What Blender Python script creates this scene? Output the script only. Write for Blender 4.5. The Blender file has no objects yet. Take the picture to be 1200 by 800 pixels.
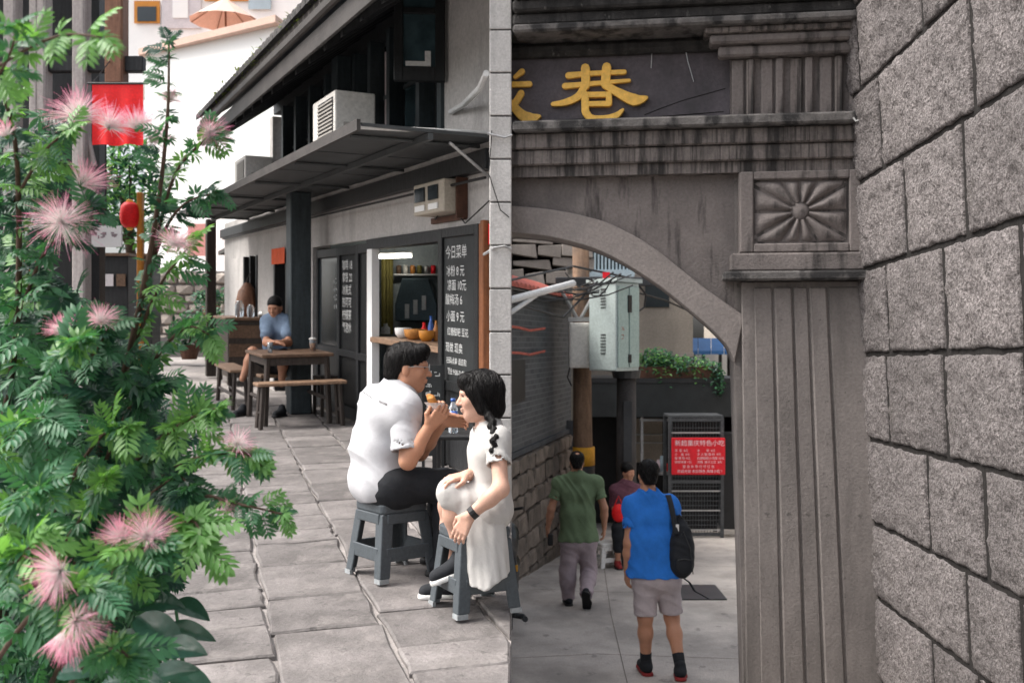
import bpy, bmesh, math, random
import numpy as np
from mathutils import Vector, Matrix, noise as mnoise
from mathutils.bvhtree import BVHTree

SC = bpy.context.scene
COL = SC.collection
random.seed(7)
R = math.radians
H = 1.54                      # eye height over the upper lane

# ------------------------------------------------------------------ camera, sky, sun, exposure
cam_d = bpy.data.cameras.new('camera')
cam = bpy.data.objects.new('camera', cam_d)
COL.objects.link(cam)
cam.location = (0, 0, H)
cam.rotation_euler = (R(90), 0, 0)
cam_d.sensor_width = 36
cam_d.lens = 36
cam_d.clip_start = 0.05
cam_d.clip_end = 1500
cam_d.dof.use_dof = True
cam_d.dof.focus_distance = 4.3
cam_d.dof.aperture_fstop = 5.0
SC.camera = cam

SUN_EL, SUN_AZ = 54, 266      # azimuth, clockwise from +Y: light comes from the left and behind the viewer
world = bpy.data.worlds.new('World')
SC.world = world
world.use_nodes = True
wn = world.node_tree
bg = wn.nodes['Background']
sky = wn.nodes.new('ShaderNodeTexSky')
sky.sky_type = 'NISHITA'
sky.sun_disc = False
sky.sun_elevation = R(SUN_EL)
sky.sun_rotation = R(SUN_AZ)
sky.air_density = 1.0
sky.dust_density = 6.0
sky.ozone_density = 1.0
hs0 = wn.nodes.new('ShaderNodeHueSaturation')      # overcast: the same sky, mostly drained of its blue
hs0.inputs['Saturation'].default_value = 0.35
wn.links.new(sky.outputs[0], hs0.inputs['Color'])
wn.links.new(hs0.outputs[0], bg.inputs[0])
bg.inputs[1].default_value = 0.15
sun_d = bpy.data.lights.new('sun', 'SUN')
sun_d.energy = 1.5
sun_d.angle = R(22)
sun_d.color = (1.0, 0.95, 0.89)
sun = bpy.data.objects.new('sun', sun_d)
COL.objects.link(sun)
az, el = R(SUN_AZ), R(SUN_EL)
to_sun = Vector((math.sin(az) * math.cos(el), math.cos(az) * math.cos(el), math.sin(el)))
sun.rotation_euler = to_sun.to_track_quat('Z', 'Y').to_euler()
sun.location = (-6, -4, 12)

SC.view_settings.view_transform = 'Standard'
SC.view_settings.look = 'None'
SC.view_settings.gamma = 1
SC.view_settings.use_curve_mapping = False
SC.view_settings.exposure = 1.12
SC.render.engine = 'CYCLES'
SC.cycles.use_denoising = True
SC.cycles.max_bounces = 6

# ------------------------------------------------------------------ measuring helpers
F = 1200.0                    # focal length in photograph pixels (1200 wide)
def at(px, py, Y):            # point at depth Y seen in the direction of a photograph pixel
    return Vector(((px - 600) / F * Y, Y, H + (400 - py) / F * Y))
SL = 0.054                    # upper lane climbs away from the viewer
def gl(Y): return SL * Y
def gl_at(px, py):
    Y = H * F / (py - 400 + SL * F)
    return Vector(((px - 600) / F * Y, Y, gl(Y)))
def gr(Y): return -0.39 - 0.088 * Y      # lower lane falls away
def gr_at(px, py):
    Y = 1.93 * F / (py - 400 - 0.088 * F)
    return Vector(((px - 600) / F * Y, Y, gr(Y)))

class Frame:                  # a wall plane: s along it, w out of it, h up (sheared with the slope)
    def __init__(self, p0, u, n, shear=0.0):
        self.p0 = Vector(p0); self.u = Vector((u[0], u[1], 0)).normalized()
        self.n = Vector((n[0], n[1], 0)).normalized(); self.k = shear
    def __call__(self, s, w, h):
        p = self.p0 + self.u * s + self.n * w
        return Vector((p.x, p.y, self.p0.z + h + self.k * s))
    def uv(self, px, py, w=0.0):
        d = Vector(((px - 600) / F, 1, (400 - py) / F)); c = Vector((0, 0, H))
        t = (self.p0 + self.n * w - c).dot(self.n) / d.dot(self.n)
        q = c + d * t - self.p0
        s = q.x * self.u.x + q.y * self.u.y
        return s, q.z - self.k * s

# ------------------------------------------------------------------ object helpers
def tag(o, label=None, cat=None, group=None, kind=None):
    if label: o['label'] = label
    if cat: o['category'] = cat
    if group: o['group'] = group
    if kind: o['kind'] = kind
    return o
def empty(name, loc, label=None, cat=None, group=None):
    o = bpy.data.objects.new(name, None); COL.objects.link(o)
    o.location = loc; o.empty_display_size = 0.1
    return tag(o, label, cat, group)
WORLD = {}
def origin_of(o):             # world position of a root or of a part (all unrotated)
    return WORLD.get(o.name, o.location.copy())

class MB:
    """collects faces in world (or mapped) coordinates and links them as one mesh object"""
    def __init__(self, fn=None):
        self.v = []; self.f = []; self.m = []; self.fn = fn; self.mi = 0; self.cols = None
    def V(self, p):
        if self.fn is not None: p = self.fn(*p)
        self.v.append(Vector(p)); return len(self.v) - 1
    def face(self, ids): self.f.append(tuple(ids)); self.m.append(self.mi)
    def box(self, x0, x1, y0, y1, z0, z1):
        b = [self.V(p) for p in ((x0,y0,z0),(x1,y0,z0),(x1,y1,z0),(x0,y1,z0),(x0,y0,z1),(x1,y0,z1),(x1,y1,z1),(x0,y1,z1))]
        for q in ((0,3,2,1),(4,5,6,7),(0,1,5,4),(1,2,6,5),(2,3,7,6),(3,0,4,7)): self.face([b[i] for i in q])
        return self
    def prism(self, pts, a, b, axis='y'):      # polygon extruded between a and b along an axis
        def mk(p, c):
            return {'y': (p[0], c, p[1]), 'x': (c, p[0], p[1]), 'z': (p[0], p[1], c)}[axis]
        A = [self.V(mk(p, a)) for p in pts]; B = [self.V(mk(p, b)) for p in pts]
        n = len(pts)
        self.face(A[::-1]); self.face(B)
        for i in range(n): self.face((A[i], A[(i+1) % n], B[(i+1) % n], B[i]))
        return self
    def tube(self, pts, rad, n=8, cap=True):
        pts = [Vector(self.fn(*p)) if self.fn else Vector(p) for p in pts]
        rads = rad if isinstance(rad, (list, tuple)) else [rad] * len(pts)
        rings = []; up = None
        for i, p in enumerate(pts):
            t = (pts[min(i+1, len(pts)-1)] - pts[max(i-1, 0)])
            if t.length < 1e-9: t = Vector((0, 0, 1))
            t.normalize()
            if up is None or abs(up.dot(t)) > 0.95: up = Vector((0, 0, 1)) if abs(t.z) < 0.9 else Vector((1, 0, 0))
            a = t.cross(up).normalized(); b = a.cross(t).normalized(); up = b
            ring = []
            for k in range(n):
                g = 2 * math.pi * k / n
                self.v.append(p + (a * math.cos(g) + b * math.sin(g)) * rads[i]); ring.append(len(self.v) - 1)
            rings.append(ring)
        for i in range(len(rings) - 1):
            for k in range(n): self.face((rings[i][k], rings[i][(k+1) % n], rings[i+1][(k+1) % n], rings[i+1][k]))
        if cap: self.face(rings[0][::-1]); self.face(rings[-1])
        return self
    def lathe(self, c, prof, n=16):            # profile [(r, z)] about a vertical axis at c
        rings = []
        for r, z in prof:
            rings.append([self.V((c[0] + r * math.cos(2*math.pi*k/n), c[1] + r * math.sin(2*math.pi*k/n), c[2] + z)) for k in range(n)])
        for i in range(len(rings) - 1):
            for k in range(n): self.face((rings[i][k], rings[i][(k+1) % n], rings[i+1][(k+1) % n], rings[i+1][k]))
        self.face(rings[0][::-1]); self.face(rings[-1])
        return self
    def sheet(self, grid):                     # grid[i][j] of points
        ids = [[self.V(p) for p in row] for row in grid]
        for i in range(len(ids) - 1):
            for j in range(len(ids[0]) - 1): self.face((ids[i][j], ids[i][j+1], ids[i+1][j+1], ids[i+1][j]))
        return self
    def build(self, name, mat, parent=None, bevel=0, seg=1, smooth=False, kind=None, label=None, cat=None, group=None, fix=True):
        lo = Vector((min(p.x for p in self.v), min(p.y for p in self.v), min(p.z for p in self.v)))
        hi = Vector((max(p.x for p in self.v), max(p.y for p in self.v), max(p.z for p in self.v)))
        org = Vector(((lo.x + hi.x) / 2, (lo.y + hi.y) / 2, lo.z))
        me = bpy.data.meshes.new(name)
        me.from_pydata([p - org for p in self.v], [], self.f)
        for m in (mat if isinstance(mat, (list, tuple)) else [mat]): me.materials.append(m)
        if any(self.m): me.polygons.foreach_set('material_index', self.m)
        if self.cols is not None:
            a = me.color_attributes.new('tint', 'FLOAT_COLOR', 'POINT')
            a.data.foreach_set('color', np.array(self.cols, dtype=np.float32).ravel())
        if fix:
            bm = bmesh.new(); bm.from_mesh(me); bmesh.ops.recalc_face_normals(bm, faces=bm.faces); bm.to_mesh(me); bm.free()
        if smooth: me.polygons.foreach_set('use_smooth', [True] * len(me.polygons))
        return link_mesh(name, me, org, parent, bevel, seg, kind, label, cat, group)
def link_mesh(name, me, org, parent=None, bevel=0, seg=1, kind=None, label=None, cat=None, group=None):
    o = bpy.data.objects.new(name, me); COL.objects.link(o)
    org = Vector(org)
    if parent is not None:
        o.parent = parent; o.location = org - origin_of(parent)
    else: o.location = org
    WORLD[o.name] = org.copy()
    if bevel:
        b = o.modifiers.new('bevel', 'BEVEL'); b.width = bevel; b.segments = seg; b.limit_method = 'ANGLE'; b.angle_limit = R(40)
    return tag(o, label, cat, group, kind)
def root(name, loc, label, cat, group=None):
    o = empty(name, loc, label, cat, group); WORLD[o.name] = Vector(loc); return o

# ------------------------------------------------------------------ procedural materials
def mat(name, col, rough=0.75, var=0.2, vs=3.0, bump=0.15, bs=40.0, metal=0.0, spec=0.35, rnd=0.0, col2=None,
        stain=None, dist=0.02, emit=None, trans=0.0, subs=0.0, stretch=None, tint=False, fine=0.12, sheen=0.0):
    m = bpy.data.materials.new(name); m.use_nodes = True
    nt = m.node_tree; N = nt.nodes; L = nt.links; P = N['Principled BSDF']
    def new(t, **k):
        n = N.new(t)
        for a, b in k.items(): setattr(n, a, b)
        return n
    P.inputs['Roughness'].default_value = rough
    P.inputs['Metallic'].default_value = metal
    P.inputs['Specular IOR Level'].default_value = spec
    if sheen: P.inputs['Sheen Weight'].default_value = sheen
    if trans: P.inputs['Transmission Weight'].default_value = trans
    if subs:
        P.inputs['Subsurface Weight'].default_value = subs; P.inputs['Subsurface Radius'].default_value = (0.02, 0.008, 0.004)
    tc = new('ShaderNodeTexCoord')
    vec = tc.outputs['Object']
    oi = new('ShaderNodeObjectInfo')
    off = new('ShaderNodeVectorMath', operation='MULTIPLY_ADD')      # every piece reads another patch of the pattern
    cmb = new('ShaderNodeCombineXYZ')
    for i in range(3): L.new(oi.outputs['Random'], cmb.inputs[i])
    L.new(cmb.outputs[0], off.inputs[0]); off.inputs[1].default_value = (37, 53, 71); L.new(vec, off.inputs[2])
    vec = off.outputs[0]
    if stretch:
        mp = new('ShaderNodeMapping'); mp.inputs['Scale'].default_value = stretch; L.new(vec, mp.inputs['Vector']); vecs = mp.outputs[0]
    else: vecs = vec
    n1 = new('ShaderNodeTexNoise'); n1.inputs['Scale'].default_value = vs; n1.inputs['Detail'].default_value = 7; n1.inputs['Roughness'].default_value = 0.62
    L.new(vecs, n1.inputs['Vector'])
    rp = new('ShaderNodeValToRGB'); L.new(n1.outputs['Fac'], rp.inputs['Fac'])
    c = Vector(col); c2 = Vector(col2) if col2 else c * (1 + var)
    rp.color_ramp.elements[0].position = 0.3; rp.color_ramp.elements[0].color = (*(c * (1 - var)), 1)
    rp.color_ramp.elements[1].position = 0.72; rp.color_ramp.elements[1].color = (*c2, 1)
    out = rp.outputs['Color']
    def mix(kind, fac, a, b):
        x = new('ShaderNodeMix', data_type='RGBA', blend_type=kind)
        if isinstance(fac, float): x.inputs[0].default_value = fac
        else: L.new(fac, x.inputs[0])
        for s, val in ((6, a), (7, b)):
            if isinstance(val, tuple): x.inputs[s].default_value = val
            else: L.new(val, x.inputs[s])
        return x.outputs[2]
    n2 = new('ShaderNodeTexNoise'); n2.inputs['Scale'].default_value = bs; n2.inputs['Detail'].default_value = 5; n2.inputs['Roughness'].default_value = 0.65
    L.new(vec, n2.inputs['Vector'])
    if fine:
        r2 = new('ShaderNodeMapRange'); r2.inputs[1].default_value = 0.3; r2.inputs[2].default_value = 0.7
        r2.inputs[3].default_value = 1 - fine * 1.6; r2.inputs[4].default_value = 1 + fine
        L.new(n2.outputs['Fac'], r2.inputs[0]); out = mix('MULTIPLY', 1.0, out, r2.outputs[0])
    if rnd:
        r3 = new('ShaderNodeMapRange'); r3.inputs[3].default_value = 1 - rnd; r3.inputs[4].default_value = 1 + rnd
        L.new(oi.outputs['Random'], r3.inputs[0]); out = mix('MULTIPLY', 1.0, out, r3.outputs[0])
    for st in (stain or []):                                        # weathering: (colour, mapping scale, lo, hi, amount)
        sc_, lo, hi, amt = st[1], st[2], st[3], st[4]
        mp = new('ShaderNodeMapping'); mp.inputs['Scale'].default_value = sc_; L.new(tc.outputs['Object'], mp.inputs['Vector'])
        ns = new('ShaderNodeTexNoise'); ns.inputs['Scale'].default_value = 1.0; ns.inputs['Detail'].default_value = 6; ns.inputs['Roughness'].default_value = 0.6
        L.new(mp.outputs[0], ns.inputs['Vector'])
        rr = new('ShaderNodeMapRange'); rr.inputs[1].default_value = lo; rr.inputs[2].default_value = hi; rr.inputs[4].default_value = amt
        L.new(ns.outputs['Fac'], rr.inputs[0])
        out = mix('MIX', rr.outputs[0], out, (*st[0], 1))
    if tint:
        at_ = new('ShaderNodeAttribute', attribute_name='tint'); out = mix('MULTIPLY', 1.0, out, at_.outputs['Color'])
    L.new(out, P.inputs['Base Color'])
    if bump:
        bp = new('ShaderNodeBump'); bp.inputs['Strength'].default_value = bump; bp.inputs['Distance'].default_value = dist
        ad = new('ShaderNodeMath', operation='MULTIPLY_ADD'); ad.inputs[1].default_value = 0.6
        L.new(n1.outputs['Fac'], ad.inputs[0]); L.new(n2.outputs['Fac'], ad.inputs[2])
        L.new(ad.outputs[0], bp.inputs['Height']); L.new(bp.outputs[0], P.inputs['Normal'])
    if emit:
        P.inputs['Emission Color'].default_value = (*emit[0], 1); P.inputs['Emission Strength'].default_value = emit[1]
    return m
def leafmat(name, col, col2, rough=0.45):
    m = mat(name, col, rough, 0.0, 9.0, 0.2, 60.0, col2=col2, spec=0.4, fine=0.2, rnd=0.18, dist=0.004)
    nt = m.node_tree; P = nt.nodes['Principled BSDF']; out = nt.nodes['Material Output']
    tr = nt.nodes.new('ShaderNodeBsdfTranslucent'); tr.inputs[0].default_value = (col2[0] * 1.3, col2[1] * 1.5, col2[2] * 0.7, 1)
    mx = nt.nodes.new('ShaderNodeMixShader'); mx.inputs[0].default_value = 0.32
    nt.links.new(P.outputs[0], mx.inputs[1]); nt.links.new(tr.outputs[0], mx.inputs[2]); nt.links.new(mx.outputs[0], out.inputs['Surface'])
    return m
DARK = (0.018, 0.017, 0.016)
M = {}
M['paver'] = mat('paver', (0.175, 0.16, 0.155), 0.72, 0.36, 4, 0.45, 45, rnd=0.22, stain=[((0.115, 0.105, 0.10), (2.6, 2.6, 2.6), 0.48, 0.7, 0.65), ((0.27, 0.247, 0.236), (4, 4, 4), 0.57, 0.68, 0.6), ((0.05, 0.047, 0.045), (14, 14, 14), 0.63, 0.70, 0.6)])
M['mortar'] = mat('mortar', (0.30, 0.275, 0.262), 0.85, 0.3, 3, 0.4, 50, stain=[((0.16, 0.15, 0.14), (3, 3, 3), 0.5, 0.7, 0.5)])
M['concrete_lane'] = mat('concrete_lane', (0.43, 0.395, 0.365), 0.8, 0.25, 1.4, 0.5, 60, stain=[((0.22, 0.205, 0.19), (1.3, 0.7, 1), 0.47, 0.66, 0.75), ((0.10, 0.095, 0.09), (7, 4, 1), 0.62, 0.7, 0.5), ((0.5, 0.47, 0.44), (1.7, 0.6, 1), 0.58, 0.75, 0.4)])
M['earth'] = mat('earth', (0.12, 0.11, 0.09), 0.9, 0.3, 0.2)
M['plaster'] = mat('plaster', (0.46, 0.44, 0.425), 0.85, 0.14, 1.6, 0.25, 30, stain=[((0.2, 0.19, 0.18), (3, 3, 0.7), 0.52, 0.75, 0.6)])
M['pier_stone'] = mat('pier_stone', (0.50, 0.485, 0.47), 0.85, 0.1, 3, 0.35, 60, rnd=0.06, stain=[((0.22, 0.21, 0.2), (9, 9, 1.2), 0.55, 0.75, 0.5)])
M['dark_wood'] = mat('dark_wood', (0.02, 0.021, 0.023), 0.5, 0.4, 3, 0.25, 30, stretch=(9, 9, 0.8), rnd=0.15)
M['door_wood'] = mat('door_wood', (0.013, 0.014, 0.015), 0.45, 0.35, 4, 0.25, 30, stretch=(9, 9, 0.8))
M['orange_wood'] = mat('orange_wood', (0.22, 0.08, 0.03), 0.5, 0.35, 4, 0.25, 30, stretch=(9, 9, 0.8))
M['brown_wood'] = mat('brown_wood', (0.14, 0.085, 0.055), 0.5, 0.35, 4, 0.25, 30, stretch=(7, 1.2, 7), rnd=0.1)
M['pale_wood'] = mat('pale_wood', (0.27, 0.17, 0.11), 0.5, 0.3, 4, 0.2, 30, stretch=(7, 1.2, 7))
M['dark_leg'] = mat('dark_leg', (0.045, 0.035, 0.03), 0.5, 0.35, 4, 0.25, 30, stretch=(9, 9, 1))
M['post_paint'] = mat('post_paint', (0.04, 0.052, 0.058), 0.5, 0.3, 4, 0.2, 25, stretch=(6, 6, 0.7))
M['awning'] = mat('awning', (0.055, 0.06, 0.062), 0.55, 0.3, 2, 0.2, 20)
M['steel'] = mat('steel', (0.42, 0.42, 0.42), 0.4, 0.15, 6, 0.1, 40, metal=0.6)
M['pipe_white'] = mat('pipe_white', (0.62, 0.62, 0.61), 0.5, 0.1, 6, 0.05, 40)
M['ac_white'] = mat('ac_white', (0.62, 0.60, 0.56), 0.45, 0.08, 3, 0.05, 30, stain=[((0.3, 0.27, 0.22), (3, 3, 1), 0.58, 0.8, 0.5)])
M['ac_grille'] = mat('ac_grille', (0.36, 0.34, 0.31), 0.55, 0.1, 5, 0.05)
M['beige_box'] = mat('beige_box', (0.45, 0.40, 0.33), 0.5, 0.1, 3, 0.05)
M['black'] = mat('black', (0.012, 0.012, 0.013), 0.55, 0.3, 5, 0.1)
M['rust'] = mat('rust', (0.09, 0.04, 0.025), 0.7, 0.4, 8, 0.2)
M['tile_grey'] = mat('tile_grey', (0.075, 0.07, 0.068), 0.8, 0.35, 7, 0.4, 40, rnd=0.3, stain=[((0.09, 0.11, 0.03), (6, 6, 6), 0.55, 0.7, 0.7)])
M['fascia'] = mat('fascia', (0.055, 0.05, 0.047), 0.6, 0.3, 4, 0.2, 30)
M['moss'] = leafmat('moss', (0.07, 0.10, 0.02), (0.22, 0.27, 0.05), 0.8)
M['chalk'] = mat('chalk', (0.62, 0.63, 0.62), 0.9, 0.15, 20, 0)
M['chalkboard'] = mat('chalkboard', (0.02, 0.023, 0.024), 0.6, 0.35, 3, 0.05)
M['kitchen_wall'] = mat('kitchen_wall', (0.30, 0.34, 0.36), 0.6, 0.12, 1.5, 0.05)
M['tube'] = mat('tube', (0.9, 0.9, 0.88), 0.5, 0, 1, 0, emit=((1.0, 0.95, 0.82), 14.0), fine=0)
M['olive'] = mat('olive', (0.15, 0.13, 0.035), 0.8, 0.2, 5, 0.2)
M['orange_cloth'] = mat('orange_cloth', (0.75, 0.11, 0.03), 0.8, 0.1, 5, 0.1)
M['white_paint'] = mat('white_paint', (0.86, 0.86, 0.85), 0.8, 0.02, 0.7, 0.0, 30, fine=0.02)
M['peach'] = mat('peach', (0.66, 0.46, 0.38), 0.8, 0.08, 3, 0.05)
M['poster'] = mat('poster', (0.62, 0.58, 0.60), 0.6, 0.08, 3, 0)
M['window_orange'] = mat('window_orange', (0.55, 0.22, 0.03), 0.5, 0.2, 3, 0.1)
M['red_lantern'] = mat('red_lantern', (0.80, 0.012, 0.014), 0.5, 0.1, 4, 0.1)
M['rubble'] = mat('rubble', (0.36, 0.31, 0.27), 0.85, 0.3, 5, 0.4, 40, rnd=0.25)
M['grey_column'] = mat('grey_column', (0.40, 0.36, 0.345), 0.8, 0.2, 4, 0.3, 30, stretch=(5, 5, 0.6))
M['brown_column'] = mat('brown_column', (0.21, 0.10, 0.06), 0.6, 0.3, 4, 0.3, 30, stretch=(5, 5, 0.6))
M['stool_grey'] = mat('stool_grey', (0.075, 0.088, 0.098), 0.42, 0.08, 5, 0.05, 60)
M['stool_foot'] = mat('stool_foot', (0.32, 0.34, 0.35), 0.5, 0.1, 5, 0.05)
M['stool_white'] = mat('stool_white', (0.7, 0.68, 0.64), 0.45, 0.05, 5, 0.02)
# stone of the gate
ST = [((0.022, 0.021, 0.021), (5, 5, 1.1), 0.53, 0.68, 0.75)]
M['gate_stone'] = mat('gate_stone', (0.18, 0.158, 0.15), 0.85, 0.2, 1.8, 0.45, 55, stain=[((0.075, 0.068, 0.066), (2.2, 2, 1.1), 0.47, 0.72, 0.75), ((0.022, 0.02, 0.02), (7, 7, 1.0), 0.54, 0.64, 0.8), ((0.25, 0.23, 0.22), (7, 7, 5), 0.62, 0.78, 0.35)])
M['gate_pilaster'] = mat('gate_pilaster', (0.19, 0.17, 0.16), 0.85, 0.28, 1.3, 0.3, 55, stain=[((0.09, 0.082, 0.077), (4.0, 4, 0.5), 0.45, 0.66, 0.8), ((0.26, 0.235, 0.22), (3, 3, 1.5), 0.58, 0.72, 0.5), ((0.06, 0.055, 0.052), (22, 22, 18), 0.64, 0.7, 0.6), ((0.27, 0.25, 0.24), (11, 11, 7), 0.66, 0.78, 0.4)])
M['gate_band'] = mat('gate_band', (0.175, 0.152, 0.142), 0.85, 0.18, 3, 0.4, 50, stain=[((0.02, 0.019, 0.019), (11, 11, 1.3), 0.46, 0.62, 0.9), ((0.02, 0.019, 0.018), (42, 42, 1.6), 0.5, 0.66, 0.85), ((0.025, 0.024, 0.023), (2.5, 2.5, 3), 0.56, 0.7, 0.6)])
M['gate_black'] = mat('gate_black', (0.04, 0.038, 0.037), 0.9, 0.5, 9, 0.6, 60, stain=[((0.014, 0.014, 0.014), (9, 9, 1.5), 0.48, 0.62, 0.85), ((0.2, 0.19, 0.18), (24, 24, 12), 0.62, 0.72, 0.6)])
M['gate_ledge'] = mat('gate_ledge', (0.13, 0.122, 0.118), 0.9, 0.4, 9, 0.5, 60, stain=[((0.016, 0.016, 0.017), (5, 5, 3), 0.47, 0.58, 0.9)])
M['gate_panel'] = mat('gate_panel', (0.10, 0.088, 0.098), 0.7, 0.2, 2.5, 0.3, 40, stain=[((0.045, 0.042, 0.046), (2.5, 2, 1.6), 0.48, 0.7, 0.75)])
M['gold'] = mat('gold', (0.90, 0.52, 0.085), 0.42, 0.12, 5, 0.12, 30, spec=0.5)
M['crack'] = mat('crack', (0.012, 0.011, 0.011), 0.95, 0.1, 5, 0)
M['block'] = mat('block', (0.25, 0.226, 0.222), 0.85, 0.26, 2.5, 1.0, 55, rnd=0.2, dist=0.05, fine=0.4, stain=[((0.085, 0.073, 0.07), (62, 62, 62), 0.52, 0.60, 0.75), ((0.36, 0.33, 0.325), (75, 75, 75), 0.58, 0.66, 0.5), ((0.15, 0.135, 0.12), (2.2, 2.2, 2.2), 0.58, 0.75, 0.45)])
M['joint'] = mat('joint', (0.014, 0.012, 0.011), 0.95, 0.3, 6, 0.4)  # joint dirt, darkened further to paint in recess shade the shallow block joints lack
M['blue_grey_brick'] = mat('blue_grey_brick', (0.05, 0.055, 0.062), 0.8, 0.3, 4, 0.3, 50)
M['old_stone'] = mat('old_stone', (0.15, 0.125, 0.105), 0.9, 0.3, 5, 0.5, 40, rnd=0.25, stain=[((0.04, 0.04, 0.033), (4, 4, 4), 0.5, 0.7, 0.6)])
M['cabinet'] = mat('cabinet', (0.42, 0.49, 0.48), 0.5, 0.1, 2, 0.05, 30, stain=[((0.2, 0.22, 0.2), (5, 5, 1.2), 0.56, 0.75, 0.5)])
M['cabinet_door'] = mat('cabinet_door', (0.33, 0.43, 0.40), 0.5, 0.1, 2, 0.05, 30, stain=[((0.5, 0.5, 0.48), (9, 9, 4), 0.62, 0.7, 0.6)])
M['pole'] = mat('pole', (0.20, 0.125, 0.08), 0.85, 0.35, 3, 0.5, 30, stretch=(5, 5, 1), stain=[((0.07, 0.055, 0.045), (4, 4, 1.2), 0.5, 0.68, 0.8)])
M['pole_dark'] = mat('pole_dark', (0.055, 0.05, 0.048), 0.85, 0.35, 3, 0.5, 30)
M['yellow'] = mat('yellow', (0.62, 0.30, 0.02), 0.6, 0.2, 5, 0.1)
M['roof_red'] = mat('roof_red', (0.36, 0.085, 0.06), 0.75, 0.3, 5, 0.3, rnd=0.25)
M['beige_wall'] = mat('beige_wall', (0.30, 0.265, 0.225), 0.85, 0.12, 1.2, 0.2, stain=[((0.17, 0.15, 0.13), (2, 2, 0.6), 0.52, 0.75, 0.6)])
M['slab_stone'] = mat('slab_stone', (0.27, 0.24, 0.215), 0.85, 0.2, 3, 0.3, rnd=0.15)
M['pale_blue'] = mat('pale_blue', (0.42, 0.52, 0.58), 0.5, 0.1, 3, 0.05)
M['blue_awning'] = mat('blue_awning', (0.05, 0.17, 0.42), 0.6, 0.15, 3, 0.1)
M['mesh_metal'] = mat('mesh_metal', (0.075, 0.08, 0.085), 0.5, 0.3, 5, 0.1, metal=0.4)
M['red_sign'] = mat('red_sign', (0.66, 0.008, 0.02), 0.45, 0.08, 3, 0.02)
M['sign_white'] = mat('sign_white', (0.80, 0.62, 0.66), 0.6, 0.02, 3, 0)
M['plate'] = mat('plate', (0.05, 0.052, 0.055), 0.5, 0.2, 3, 0.1, metal=0.3)
M['glass_dark'] = mat('glass_dark', (0.02, 0.028, 0.033), 0.08, 0.3, 2, 0.02, spec=0.6, fine=0)
M['glass_teal'] = mat('glass_teal', (0.035, 0.06, 0.07), 0.12, 0.5, 5, 0.02, spec=0.6, fine=0)
# people
M['skin'] = mat('skin', (0.50, 0.25, 0.155), 0.5, 0.08, 9, 0.08, 120, subs=0.12, dist=0.002, fine=0.05)
M['skin_tan'] = mat('skin_tan', (0.40, 0.20, 0.125), 0.5, 0.08, 9, 0.08, 120, subs=0.1, dist=0.002, fine=0.05)
M['skin_pale'] = mat('skin_pale', (0.60, 0.36, 0.27), 0.5, 0.08, 9, 0.08, 120, subs=0.12, dist=0.002, fine=0.05)
M['hair'] = mat('hair', (0.006, 0.0055, 0.0055), 0.5, 0.5, 30, 0.7, 90, dist=0.01, stretch=(4, 4, 1), spec=0.16)
M['hair_strand'] = mat('hair_strand', (0.014, 0.012, 0.012), 0.45, 0.4, 30, 0.0, spec=0.22)
M['white_cloth'] = mat('white_cloth', (0.46, 0.46, 0.48), 0.9, 0.03, 4, 0.25, 18, dist=0.012, fine=0.03, sheen=0.1)
M['cream_cloth'] = mat('cream_cloth', (0.50, 0.485, 0.465), 0.9, 0.03, 4, 0.3, 16, dist=0.012, fine=0.03, sheen=0.1)
M['blue_cloth'] = mat('blue_cloth', (0.025, 0.19, 0.66), 0.85, 0.12, 5, 0.35, 16, dist=0.02, fine=0.06)
M['green_cloth'] = mat('green_cloth', (0.115, 0.165, 0.092), 0.9, 0.14, 5, 0.35, 16, dist=0.02, fine=0.06)
M['mauve_cloth'] = mat('mauve_cloth', (0.33, 0.27, 0.29), 0.9, 0.12, 5, 0.35, 16, dist=0.02, fine=0.06)
M['grey_cloth'] = mat('grey_cloth', (0.46, 0.40, 0.41), 0.9, 0.12, 5, 0.35, 16, dist=0.02, fine=0.06)
M['black_cloth'] = mat('black_cloth', (0.016, 0.018, 0.022), 0.85, 0.25, 5, 0.3, 18, dist=0.015)
M['navy_cloth'] = mat('navy_cloth', (0.16, 0.22, 0.31), 0.85, 0.15, 5, 0.3, 18)
M['dark_print'] = mat('dark_print', (0.13, 0.05, 0.07), 0.85, 0.2, 5, 0.3, 18, stain=[((0.3, 0.18, 0.2), (34, 34, 34), 0.63, 0.66, 0.8)])
M['rubber_white'] = mat('rubber_white', (0.72, 0.71, 0.69), 0.6, 0.05, 5, 0.03)
M['shoe_red'] = mat('shoe_red', (0.25, 0.02, 0.02), 0.6, 0.1, 5, 0.1)
M['bread'] = mat('bread', (0.55, 0.24, 0.06), 0.7, 0.3, 20, 0.4, 60)
M['wrap'] = mat('wrap', (0.72, 0.66, 0.64), 0.4, 0.1, 12, 0.5, 30, trans=0.2)
M['bottle_blue'] = mat('bottle_blue', (0.04, 0.12, 0.42), 0.25, 0.5, 12, 0.1, spec=0.5)
M['clear'] = mat('clear', (0.75, 0.82, 0.88), 0.08, 0.0, 5, 0.0, trans=0.85, fine=0)
M['tea'] = mat('tea', (0.50, 0.20, 0.05), 0.2, 0.2, 5, 0)
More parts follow.
